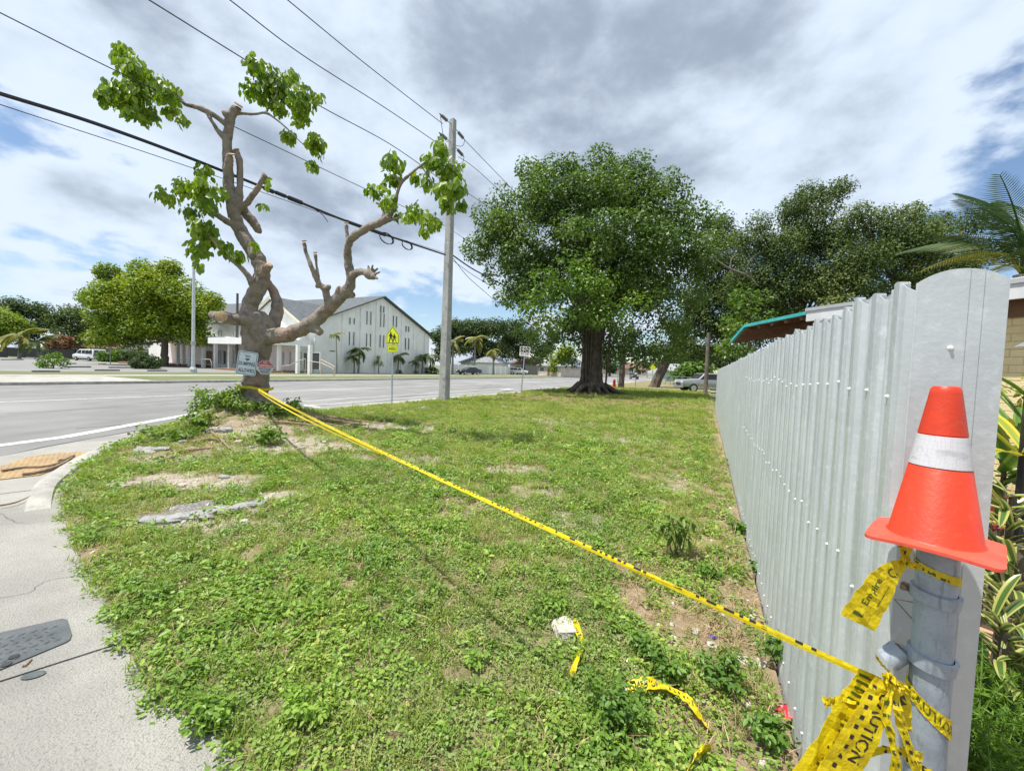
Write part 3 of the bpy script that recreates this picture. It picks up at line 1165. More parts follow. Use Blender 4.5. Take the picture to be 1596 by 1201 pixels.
# ================================================================== lettering
def text_geo(body, size=1.0, bold=0.012, xs=1.0, res=3):
    """flat lettering as (verts2d, faces), centred on the origin"""
    cu = bpy.data.curves.new('lettering', 'FONT')
    cu.body, cu.size, cu.align_x, cu.align_y = body, size, 'CENTER', 'CENTER'
    cu.resolution_u = res
    cu.offset = bold * size
    o = bpy.data.objects.new('lettering', cu)
    COL.objects.link(o)
    me = bpy.data.meshes.new_from_object(o.evaluated_get(bpy.context.evaluated_depsgraph_get()))
    bpy.data.objects.remove(o)
    vs = [(v.co.x * xs, v.co.y) for v in me.vertices]
    fs = [tuple(p.vertices) for p in me.polygons]
    bpy.data.meshes.remove(me)
    xs_ = [v[0] for v in vs]
    ys_ = [v[1] for v in vs]
    cx, cy = (max(xs_) + min(xs_)) / 2, (max(ys_) + min(ys_)) / 2
    return [(a - cx, b - cy) for a, b in vs], fs


def put_text(mb, body, cx, cy, h, xs=1.0, z=0.0, bold=0.012, k=0, width=None):
    """lettering in the local xy plane; h = cap height"""
    vs, fs = text_geo(body, 1.0, bold)
    ys_ = [v[1] for v in vs]
    xx = [v[0] for v in vs]
    s = h / (max(ys_) - min(ys_))
    sx = width / (max(xx) - min(xx)) if width else s * xs
    mb.add([(cx + a * sx, cy + b * s, z) for a, b in vs], fs, k)


# ================================================================== ribbed metal fence
FENCE_P, FENCE_T0, FENCE_T1 = 0.442, 1.30, 20.2
fence = empty('metal_fence', W(FENCE_T0, FENCE_P))
tag(fence, 'long pale grey fence of ribbed metal pickets with rounded tops', 'fence')
HWK = 0.060
PROF = [(-.060, 0), (-.056, .002), (-.047, .016), (-.036, .020), (-.031, .005), (-.022, .005), (-.017, .0205), (-.006, .021), (.006, .021), (.017, .0205), (.022, .005), (.031, .005), (.036, .020), (.047, .016), (.056, .002), (.060, 0)]


def picket_mesh(name, prof, w, ztop, drop, zb=0.0, back=0.0016):
    vs, fs = [], []
    n = len(prof)
    for off in (0.0, -back):
        for u, q in prof:
            vs.append((u, q + off, zb))
        for u, q in prof:
            vs.append((u, q + off, ztop - drop * (abs(u) / w) ** 2.2))
    for i in range(n - 1):
        fs.append((i, i + 1, n + i + 1, n + i))
        fs.append((2 * n + i + 1, 2 * n + i, 3 * n + i, 3 * n + i + 1))
        fs.append((n + i, n + i + 1, 3 * n + i + 1, 3 * n + i))
    for i in (0, n - 1):
        fs.append((i, n + i, 3 * n + i, 2 * n + i))
    me = bpy.data.meshes.new(name)
    me.from_pydata(vs, [], fs)
    me.update()
    me.materials.append(M_FENCE)
    return me


fine = []
for (u0, q0), (u1, q1) in zip(PROF[:-1], PROF[1:]):
    fine += [(u0, q0)]
fine.append(PROF[-1])
pk_me = [picket_mesh('picket', fine, HWK, 1.827, 0.040), picket_mesh('picket', fine, HWK, 1.822, 0.038)]
M_SCREW = mat('white_screw', (0.82, 0.82, 0.80), 0.45, (0.55, 0.54, 0.50), 60, 0.5, 0.75)
sb = MB()
sb.lathe([(0.0056, 0), (0.0054, 0.0015), (0.0036, 0.0018), (0.0036, 0.005), (0.0028, 0.006)], 8, M=Matrix.Rotation(-math.pi / 2, 4, 'X'))
so_ = sb.build('screw', M_SCREW, smooth=False)
screw_me = so_.data
bpy.data.objects.remove(so_)
rotF = math.atan2(FV.y, FV.x)
t, k = FENCE_T0 + 0.062, 0
while t < FENCE_T1:
    for row in (0, 1):
        o = bpy.data.objects.new('picket', random.choice(pk_me))
        link(o, fence)
        loc = FV * (t - FENCE_T0 + 0.0725 * row) + RV * (0.017 * row)
        o.location = (loc.x, loc.y, random.uniform(0.006, 0.014) - 0.012 * row + (0.014 if random.random() < .12 else 0))
        o.rotation_euler = (random.uniform(-.003, .003), random.uniform(-.002, .002), rotF + random.uniform(-.03, .03))
        if k < 30:
            for zr in (0.15, 0.985, 1.545):
                if row and random.random() < .6:
                    continue
                s = bpy.data.objects.new('screw', screw_me)
                link(s, o)
                s.location = (random.uniform(-.004, .004) + 0.0265 * (1 if row else 0), 0.0208 if not row else .005, zr + random.uniform(-.02, .02))
    t += 0.145 + random.uniform(-.003, .004)
    k += 1
# the last picket turns the corner and faces the street
PR2 = [(-.079, 0), (-.077, .002), (-.02, .003), (.012, .003), (.0135, .0005), (.0155, .0005), (.017, .003), (.036, .003), (.0375, .0005), (.0395, .0005), (.041, .003), (.077, .002), (.079, -.004)]
fine2 = []
for (u0, q0), (u1, q1) in zip(PR2[:-1], PR2[1:]):
    kk = 6 if abs(u1 - u0) > .02 else 1
    fine2 += [(u0 + (u1 - u0) * i / kk, q0 + (q1 - q0) * i / kk) for i in range(kk)]
fine2.append(PR2[-1])
o = bpy.data.objects.new('corner_picket', picket_mesh('corner_picket', fine2, 0.079, 1.836, 0.030, back=0.002))
link(o, fence)
loc = RV * 0.075 - FV * 0.006
o.location = (loc.x, loc.y, 0.01)
o.rotation_euler = (0, 0, math.atan2(RV.y, RV.x) + math.pi)
# local +y must face the street: flip so the sheet looks towards -F
o.rotation_euler = (0, 0, math.atan2(RV.y, RV.x))
o.scale = (1, -1, 1)
o['label'] = 'wide flat end picket turned towards the street'
for (u, zr) in ((-.012, 1.655), (-.03, 0.9), (-.03, 0.2)):
    s = bpy.data.objects.new('screw', screw_me)
    link(s, o)
    s.location = (u, 0.003, zr)
for zr in (0.17, 1.0, 1.56):
    MB().box((0, -0.06, zr - 0.02), (FENCE_T1 - FENCE_T0, -0.022, zr + 0.02), M=Matrix.Rotation(rotF, 4, 'Z')).build('rail', M_STEEL, fence)

# ================================================================== steel post, cone, tape
PD = 0.87


def axis_at(py):
    return D(1462 + (py - 858) * (-21 / 327), py, PD)


P_hi, P_lo = axis_at(852), axis_at(1185)
ax = (P_hi - P_lo).normalized()
P_base = P_lo - ax * (P_lo.z / ax.z)
P_top = P_hi + ax * 0.02
post = empty('steel_post', P_base)
tag(post, 'weathered galvanised steel pipe post under the traffic cone', 'post')
loc = lambda v: Vector(v) - P_base
PR = 0.0335
mb = MB()
n = 24
mb.tube([loc(P_base), loc(P_top)], PR, 28)
mb.build('pipe', M_GALV, post, smooth=True)
tocam = (CAM - P_hi)
tocam.z = 0
tocam = (tocam - ax * tocam.dot(ax)).normalized()
sidev = tocam.cross(ax).normalized()          # towards the left as seen
if sidev.dot(c_r) > 0:
    sidev = -sidev


def band(py, tiltv, hgt, name='clamp_band'):
    c = loc(axis_at(py))
    up = (ax + sidev * tiltv).normalized()
    x = up.orthogonal().normalized()
    M = frame(x, up.cross(x), c)
    b = MB().lathe([(PR + 0.0006, -hgt / 2), (PR + 0.0075, -hgt / 2 + .0012), (PR + 0.0075, hgt / 2 - .0012), (PR + 0.0006, hgt / 2)], 32, M=M, cap=False)
    return b.build(name, M_GALV, post, smooth=True), c, up


b1, c1, u1 = band(927, -0.10, 0.026)
b2, c2, u2 = band(1026, -0.14, 0.030)
lug = MB().box((-0.004, PR - 0.004, -0.011), (0.004, PR + 0.030, 0.013), M=frame(tocam, sidev, c2 + tocam * 0.010)).build('lug', M_GALV, b2, bevel=0.002)
lug1 = MB().box((-0.004, PR - 0.004, -0.009), (0.003, PR + 0.020, 0.009), M=frame(tocam, sidev, c1)).build('lug', M_RUST, b1, bevel=0.002)
bc = c2 + sidev * (PR + 0.020) + tocam * 0.013 + ax * 0.002
M = frame(sidev, ax, bc)
MB().lathe([(0.0098, -0.004), (0.0098, 0.003), (0.0075, 0.006), (0.003, 0.007)], 12, M=M).build('bolt', M_RUST, b2, smooth=True)
bc1 = c1 + sidev * (PR + 0.016)
MB().lathe([(0.006, -0.012), (0.006, 0.014), (0.003, 0.016)], 8, M=frame(sidev, ax, bc1)).build('bolt', M_RUST, b1, smooth=True)
# rail-end cup hanging from the lower clamp
cd = (sidev * 0.55 + tocam * 0.25 - ax * 0.75).normalized()
cc = c2 + sidev * (PR + 0.016) - ax * 0.008 + tocam * 0.006
cx_ = cd.orthogonal().normalized()
MB().lathe([(0.008, -0.010), (0.021, -0.008), (0.023, -0.004), (0.023, 0.032), (0.0205, 0.032), (0.0195, 0.004), (0.001, 0.003)], 28, M=frame(cx_, cd.cross(cx_), cc)).build('rail_end_cup', M_GALV, post, smooth=True)
ww = [loc(axis_at(948)) + sidev * (PR - .002), loc(axis_at(952)) + sidev * (PR + .030), loc(axis_at(975)) + sidev * (PR - .001)]
MB().tube(ww, 0.0014, 6).build('tie_wire', M_RUST, post)

M_ORANGE = mat('orange_cone_plastic', (0.64, 0.044, 0.010), 0.45, (0.55, 0.038, 0.010), 14, 0.4, 0.65, 0.08, 120, col3=(0.50, 0.085, 0.045), scale3=42, lo3=0.58, hi3=0.74)
M_ORANGE2 = mat('sun_faded_orange', (0.68, 0.088, 0.048), 0.55, (0.60, 0.07, 0.038), 18, 0.4, 0.65, 0.08, 120, col3=(0.55, 0.12, 0.08), scale3=55, lo3=0.58, hi3=0.72)

streaks(M_ORANGE, (34, 34, 7), (0.30, 0.05, 0.025), 0.55, 0.74, 0, 0.55)
streaks(M_ORANGE2, (30, 30, 30), (0.34, 0.09, 0.06), 0.55, 0.72, 0, 0.6)


def reflective():
    m = mat('reflective_sheeting', (0.72, 0.70, 0.71), 0.35, (0.60, 0.585, 0.60), 30)
    n, l = m.node_tree.nodes, m.node_tree.links
    tc = n.new('ShaderNodeNewGeometry')
    v = n.new('ShaderNodeTexVoronoi')
    v.feature = 'DISTANCE_TO_EDGE'
    v.inputs['Scale'].default_value = 120
    v.inputs['Randomness'].default_value = 0.25
    l.new(tc.outputs['Position'], v.inputs['Vector'])
    mx = n.new('ShaderNodeMix')
    mx.data_type = 'RGBA'
    l.new(maprange(n, l, v.outputs['Distance'], 0.02, 0.06), mx.inputs['Factor'])
    mx.inputs['A'].default_value = (0.50, 0.49, 0.515, 1)
    mx.inputs['B'].default_value = (0.58, 0.57, 0.595, 1)
    l.new(mx.outputs['Result'], n['Principled BSDF'].inputs['Base Color'])
    streaks(m, (26, 26, 60), (0.36, 0.34, 0.33), 0.52, 0.72, 0, 0.6)
    return m


Z0 = 1.283
cs = [G(1357, 824, Z0), G(1570, 873, Z0), G(1547, 822, Z0), G(1357, 780, Z0)]
cone_c = axis_at(845) + tocam * 0.0
ctr = sum(cs, Vector()) / 4
ctr = Vector(((ctr.x + P_top.x) / 2, (ctr.y + P_top.y) / 2, P_top.z + 0.001))
e1 = (cs[1] - cs[0]) + (cs[2] - cs[3])
ang = math.atan2(e1.y, e1.x)
cone = empty('traffic_cone', ctr, ang)
tag(cone, 'small orange traffic cone with a white reflective band, set on the steel post', 'traffic cone')
# square sagging foot with a round hole, thick
hs, th = 0.099, 0.0065
N = 14
vs, fs = [], []
for lay in (0, 1):
    for i in range(N + 1):
        for j in range(N + 1):
            x, y = -hs + 2 * hs * i / N, -hs + 2 * hs * j / N
            cr = 0.018
            qx, qy = max(abs(x) - (hs - cr), 0), max(abs(y) - (hs - cr), 0)
            q = math.hypot(qx, qy)
            if q > cr:
                x -= math.copysign(qx * (1 - cr / q), x)
                y -= math.copysign(qy * (1 - cr / q), y)
            r = math.hypot(x, y)
            z = -0.010 * max(0, (r - 0.06) / 0.09) ** 2 + (th if lay == 0 else 0.0)
            vs.append((x, y, z))
s = (N + 1) ** 2
for i in range(N):
    for j in range(N):
        a = i * (N + 1) + j
        fs.append((a, a + N + 1, a + N + 2, a + 1))
        fs.append((s + a, s + a + 1, s + a + N + 2, s + a + N + 1))
for i in range(N):
    for a, b in ((i, i + 1), (N * (N + 1) + i + 1, N * (N + 1) + i), ((i + 1) * (N + 1), i * (N + 1)), (i * (N + 1) + N, (i + 1) * (N + 1) + N)):
        fs.append((a, b, s + b, s + a))
MB().add(vs, fs).build('foot', M_ORANGE2, cone, smooth=True)
ch, cb, ct = 0.325, 0.0715, 0.0225
rr = lambda z: cb + (ct - cb) * z / ch
MB().lathe([(cb + 0.005, th - .001), (cb + 0.001, th + 0.003), (rr(0.155), 0.155), (rr(0.156) - .0008, 0.156), (rr(0.224) - .0008, 0.224), (rr(0.225), 0.225), (rr(0.31), 0.31), (ct + 0.0008, 0.319), (ct - .003, 0.3245), (ct - .008, 0.325), (ct - .009, 0.30)], 48).build('body', M_ORANGE, cone, smooth=True)
MB().lathe([(rr(0.158), 0.158), (rr(0.158) + .0006, 0.1585), (rr(0.222) + .0006, 0.2215), (rr(0.222), 0.222)], 48, cap=False).build('reflective_band', reflective(), cone, smooth=True)

# ---- caution tape
def tape_mat():
    m = mat('yellow_plastic_tape', (0.80, 0.66, 0.012), 0.35, (0.72, 0.58, 0.01), 40, 0.4, 0.65, 0.25, 70)
    n, l = m.node_tree.nodes, m.node_tree.links
    tr = n.new('ShaderNodeBsdfTranslucent')
    tr.inputs[0].default_value = (0.85, 0.66, 0.02, 1)
    mx = n.new('ShaderNodeMixShader')
    mx.inputs[0].default_value = 0.35
    l.new(n['Principled BSDF'].outputs[0], mx.inputs[1])
    l.new(tr.outputs[0], mx.inputs[2])
    l.new(mx.outputs[0], n['Material Output'].inputs['Surface'])
    return m


M_TAPE = tape_mat()
M_INK = mat('black_tape_ink', (0.02, 0.02, 0.015), 0.4)
M_INKG = mat('ink_through_tape', (0.06, 0.09, 0.012), 0.45)


def ribbon(name, pts, sides, parent=None, sub=5, nv=3, crumple=0.0, prints=(), ink=None, fold=0.0, org=None):
    """pts: centre points; sides: half-width vectors. prints: (text, s_centre, v_centre, height, length) in metres along / across"""
    P, _ = smooth_path(pts, None, sub)
    S, _ = smooth_path(sides, None, sub)
    L = [0.0]
    for a, b in zip(P[:-1], P[1:]):
        L.append(L[-1] + (b - a).length)
    n = len(P)
    nrm = []
    for i in range(n):
        d = (P[min(i + 1, n - 1)] - P[max(i - 1, 0)]).normalized()
        q = d.cross(S[i])
        if q.length < 1e-9:
            q = Vector((0, 0, 1))
        q.normalize()
        if q.dot(CAM - (org or Vector()) - P[i]) < 0:
            q = -q
        nrm.append(q)
    wv = RNG.normal(size=(n, nv + 1)) * crumple
    vs, fs = [], []
    for i in range(n):
        for j in range(nv + 1):
            v = -1 + 2 * j / nv
            vs.append(P[i] + S[i] * v + nrm[i] * (wv[i, j] + fold * (1 - abs(v))))
    for i in range(n - 1):
        for j in range(nv):
            a = i * (nv + 1) + j
            fs.append((a, a + 1, a + nv + 2, a + nv + 1))
    o = mesh_obj(name, vs, fs, M_TAPE, parent, False)
    md = o.modifiers.new('film', 'SOLIDIFY')
    md.thickness = 0.0004
    if prints:
        pv, pf = [], []

        def at(s, v):
            s = min(max(s, 0), L[-1] - 1e-6)
            i = max(k for k in range(n) if L[k] <= s)
            i = min(i, n - 2)
            u = (s - L[i]) / max(L[i + 1] - L[i], 1e-9)
            h = S[i].lerp(S[i + 1], u)
            vv = max(-1, min(1, v / max(h.length, 1e-6)))
            jj = (vv + 1) / 2 * nv
            j = min(int(jj), nv - 1)
            f = jj - j
            w = (wv[i, j] * (1 - f) + wv[i, j + 1] * f) * (1 - u) + (wv[i + 1, j] * (1 - f) + wv[i + 1, j + 1] * f) * u
            return P[i].lerp(P[i + 1], u) + h * vv + nrm[i].lerp(nrm[i + 1], u) * (w + 0.0007 + fold * (1 - abs(vv)))
        for pr in prints:
            txt, sc, vc, hh, ll = pr[:5]
            if txt is None:
                q = [(sc - ll / 2, vc - hh / 2), (sc, vc - hh / 2), (sc + ll / 2, vc - hh / 2), (sc + ll / 2, vc + hh / 2), (sc, vc + hh / 2), (sc - ll / 2, vc + hh / 2)]
                b = len(pv)
                pv += [at(*x) for x in q]
                pf += [(b, b + 1, b + 4, b + 5), (b + 1, b + 2, b + 3, b + 4)]
            else:
                tv, tf = text_geo(txt, 1.0, 0.02, res=2)
                xx, yy = [a for a, _ in tv], [b for _, b in tv]
                sx, sy = ll / (max(xx) - min(xx)), hh / (max(yy) - min(yy))
                flip = pr[5] if len(pr) > 5 else 1
                b = len(pv)
                pv += [at(sc + a * sx * flip, vc + c * sy * flip) for a, c in tv]
                pf += [tuple(i + b for i in f) for f in tf]
        mesh_obj('printing', pv, pf, ink or M_INK, o)['kind'] = 'stuff'
    return o


def pxs(lst, d=None):
    return [D(x, y, (d if d is not None else dd)) for x, y, dd in [(q + (d,))[:3] if len(q) == 2 else q for q in lst]]


def sd_px(lst, pts):
    """half-width vectors given as pixel offsets at the depth of each point"""
    return [(c_r * x - c_u * y) * (p.y / FPX) for (x, y), p in zip(lst, pts)]


# the stretched line from the tree to the post
A_ = D(402, 606, TREE_Y - 0.42)
B_ = D(1374, 1062, 0.845)
n = 36
line_pts, line_side = [], []
for i in range(n + 1):
    u = i / n
    p = A_.lerp(B_, u) - Vector((0, 0, 0.045 * 4 * u * (1 - u)))
    line_pts.append(p)
    tw = 0.35 * math.sin(u * 11) + 0.25 * math.sin(u * 23 + 1) + 0.5
    dirv = (B_ - A_).normalized()
    upv = (CAM - p).cross(dirv).normalized()
    if upv.z < 0:
        upv = -upv
    h = upv.cross(dirv).normalized()
    tw = 0.75 * tw - 0.3
    line_side.append((upv * math.cos(tw) + h * math.sin(tw)) * (0.021 - 0.0135 * u ** 0.8))
tot = sum((a - b).length for a, b in zip(line_pts[:-1], line_pts[1:]))
marks = []
s = tot - 0.12
while s > 1.4:
    w = random.choice([0.010, 0.012, 0.016, 0.028])
    if random.random() < 0.86:
        marks.append((None, s, 0.0045 if random.random() < .85 else 0.001, 0.007, w))
    s -= w + random.choice([0.012, 0.016, 0.022, 0.06 if random.random() < .25 else 0.02])
tape = ribbon('caution_tape', line_pts, line_side, sub=2, nv=2, crumple=0.0006, prints=marks, fold=0.0015)
tag(tape, 'yellow and black caution tape stretched from the pruned tree to the post', 'caution tape')
n = 20
l2 = [D(402, 608, TREE_Y - 0.42).lerp(line_pts[26], i / n) - Vector((0, 0, 0.30 * 4 * (i / n) * (1 - i / n) * 0.2 + 0.012)) for i in range(n + 1)]
t2 = ribbon('second_strand', l2, [Vector(s_) * 0.6 for s_ in line_side[:n + 1]], tape, sub=2, nv=1)
ring = []
for i in range(13):
    a = math.pi * (1.0 + i / 12)
    ring.append(Vector((TREE.x + 0.03 + 0.40 * math.cos(a), TREE_Y + 0.40 * math.sin(a), D(400, 606, TREE_Y - .5).z + 0.03 * math.sin(3 * a))))
ribbon('tape_loop', ring, [Vector((0, 0, 0.028))] * 13, tape, sub=2, nv=2, crumple=0.006)

# wraps and knots on the post, loose ends
wrap = empty('knotted_tape', P_lo)
tag(wrap, 'torn yellow caution tape wound and knotted round the steel post', 'caution tape')
wl_ = lambda pts: [p - P_lo for p in pts]


def wind(name, a0, a1, y0, y1, w0, w1, prints=(), ink=None, crumple=0.0008):
    pts, sds = [], []
    for i in range(11):
        u = i / 10
        a = R(a0 + (a1 - a0) * u)
        c = axis_at(y0 + (y1 - y0) * u)
        r = PR + 0.0022 + 0.0012 * math.sin(u * 9)
        pts.append(c + (tocam * math.cos(a) + sidev * math.sin(a)) * r - P_lo)
        sds.append(ax * (w0 + (w1 - w0) * u))
    return ribbon(name, pts, sds, wrap, sub=3, nv=4, crumple=crumple, prints=prints, ink=ink, org=P_lo)


wind('tape_wrap', 95, -95, 876, 897, 0.007, 0.0095, [(None, 0.025, 0.003, 0.006, 0.02), (None, 0.05, -0.003, 0.007, 0.022), (None, 0.075, -0.005, 0.006, 0.014)], M_INKG)
wind('tape_wrap', 95, -95, 1064, 1124, 0.011, 0.023, [('CAUTION', 0.085, 0.001, 0.022, 0.11)], M_INKG)
wind('tape_wrap', 95, -95, 1176, 1196, 0.008, 0.019, [(None, 0.02 + 0.014 * i, 0.004 * math.sin(i), 0.026, 0.007) for i in range(7)], M_INK)


def hang(name, lst, offs, depth=None, **kw):
    pts = pxs(lst, depth)
    sds = sd_px(offs, pts)
    return ribbon(name, wl_(pts), sds, wrap, org=P_lo, **kw)


hang('loose_end', [(1408, 878, .85), (1392, 888, .845), (1376, 906, .84), (1358, 935, .835), (1336, 970, .83)], [(4, 7), (12, 11), (19, 13), (24, 14), (27, 13)], nv=4, crumple=0.0012,
     prints=[('Empire', 0.092, -0.006, 0.020, 0.062, -1), (None, 0.09, 0.016, 0.0016, 0.05), ('C', 0.036, 0.004, 0.026, 0.016, -1), (None, 0.146, -0.010, 0.020, 0.008)], ink=M_INKG)
hang('loose_end', [(1412, 845, .86), (1413, 858, .855), (1412, 878, .85)], [(-12, 2), (-10, 2), (-4, 2)], nv=4, crumple=0.0016, prints=[(None, 0.02, 0.003, 0.006, 0.008)])
hang('knot', [(1403, 872, .845), (1410, 876, .84), (1420, 880, .838), (1430, 882, .842)], [(0, 5), (1, 7), (1, 6), (0, 5)], nv=4, crumple=0.003, prints=[(None, 0.012, 0.0, 0.006, 0.006)])
hang('loose_end', [(1352, 1046, .85), (1340, 1072, .845), (1322, 1105, .83), (1300, 1150, .82), (1262, 1215, .80), (1235, 1260, .79)], [(12, 5), (17, 9), (20, 12), (22, 14), (26, 16), (28, 17)], nv=4, crumple=0.0016,
     prints=[(None, 0.012 + 0.014 * i, 0.0, 0.030, 0.006) for i in range(5)] + [(None, 0.11 + 0.013 * i, 0.008 - 0.005 * (i % 3), 0.009, 0.006) for i in range(9)], ink=M_INKG)
hang('loose_end', [(1378, 1060, .835), (1370, 1085, .825), (1352, 1125, .81), (1325, 1175, .80), (1295, 1225, .79), (1270, 1270, .78)], [(14, 6), (21, 9), (26, 12), (29, 15), (31, 17), (31, 18)], nv=4, crumple=0.0014,
     prints=[(None, 0.02 + 0.022 * i, -0.016, 0.009, 0.009) for i in range(9)] + [('CAUTION', 0.10, 0.012, 0.026, 0.15)], ink=M_INK)
hang('loose_end', [(1392, 1070, .83), (1398, 1105, .82), (1412, 1150, .815), (1430, 1210, .81)], [(7, 1), (9, 2), (8, 2), (8, 3)], nv=3, crumple=0.002, prints=[(None, 0.03 + 0.02 * i, 0.002, 0.010, 0.008) for i in range(7)], ink=M_INK)
hang('loose_end', [(1388, 1072, .825), (1380, 1112, .812), (1392, 1160, .805), (1398, 1215, .80)], [(5, 1), (8, 1), (6, 1), (9, 2)], nv=3, crumple=0.002, prints=[(None, 0.03 + 0.024 * i, 0.0, 0.012, 0.009) for i in range(6)], ink=M_INKG)
hang('loose_end', [(1400, 1068, .835), (1410, 1100, .83), (1416, 1140, .835)], [(10, -2), (12, -1), (5, 0)], nv=3, crumple=0.002, prints=[(None, 0.03, 0.0, 0.012, 0.02)], ink=M_INK)
hang('loose_end', [(1345, 1096, .84), (1318, 1095, .835), (1298, 1092, .835), (1284, 1096, .835)], [(1, 5), (2, 9), (2, 8), (3, 6)], nv=3, crumple=0.003)
hang('loose_end', [(1366, 1020, .86), (1372, 1032, .855), (1386, 1046, .85), (1398, 1062, .842)], [(3, 5), (6, 5), (5, 4), (6, 3)], nv=3, crumple=0.0015, prints=[(None, 0.03, 0.0, 0.008, 0.01)])
hang('loose_end', [(1358, 1172, .82), (1385, 1168, .82), (1415, 1174, .83), (1440, 1180, .835)], [(0, 7), (1, 6), (1, 7), (0, 8)], nv=3, crumple=0.002, prints=[(None, 0.03 + 0.02 * i, 0.0, 0.014, 0.006) for i in range(4)])
hang('knot', [(1376, 1056, .83), (1388, 1060, .822), (1402, 1068, .822), (1412, 1074, .835)], [(2, 8), (2, 10), (2, 9), (1, 7)], nv=4, crumple=0.004, prints=[(None, 0.014, 0.0, 0.01, 0.008), (None, 0.035, 0.004, 0.008, 0.008)])
# torn pieces on the ground
gt = [(978, 1070, 0.10), (1010, 1063, 0.13), (1035, 1070, 0.12), (1062, 1082, 0.13), (1082, 1100, 0.12), (1098, 1125, 0.10), (1112, 1150, 0.05)]
pts = [G(x, y, z) for x, y, z in gt]
o = ribbon('torn_tape', pts, [Vector((0.004, 0.028, 0.012 * math.sin(i * 2))) for i in range(len(pts))], sub=4, nv=4, crumple=0.004,
           prints=[('CAUTION', 0.09, 0, 0.03, 0.13)] + [(None, 0.20 + 0.022 * i, 0.004, 0.03, 0.008) for i in range(8)])
tag(o, 'strip of torn yellow caution tape curling through the weeds', 'caution tape')
gt = [(895, 965, 0.10), (902, 985, 0.11), (907, 1005, 0.08), (900, 1025, 0.11), (893, 1045, 0.10), (892, 1062, 0.05)]
pts = [G(x, y, z) for x, y, z in gt]
o = ribbon('torn_tape', pts, [Vector((0.016, 0.004, 0.012 * math.sin(i * 2.4))) for i in range(len(pts))], sub=4, nv=3, crumple=0.003, prints=[(None, 0.03 + 0.02 * i, 0, 0.022, 0.008) for i in range(12)])
tag(o, 'twisted yellow tape scrap beside the pale broken slab', 'caution tape')
gt = [(1064, 1215, 0.08), (1076, 1190, 0.12), (1090, 1172, 0.14), (1104, 1168, 0.09)]
pts = [G(x, y, z) for x, y, z in gt]
o = ribbon('torn_tape', pts, [Vector((0.022, 0.018, 0.01))] * 4, sub=4, nv=3, crumple=0.003, prints=[(None, 0.06 + 0.016 * i, 0, 0.035, 0.006) for i in range(5)])
tag(o, 'short yellow tape end poking up at the bottom of the lot', 'caution tape')

# ================================================================== pruned tree
def limb_px(lst, scale=1.0):
    """(px, py, r_px, depth) -> path"""
    pts, rad = [], []
    for x, y, r, d in lst:
        pts.append(D(x, y, d) - TREE)
        rad.append(r * d / FPX * scale * (0.54 if r > 20 else 0.58 if r > 9 else 0.72))
    return pts, rad


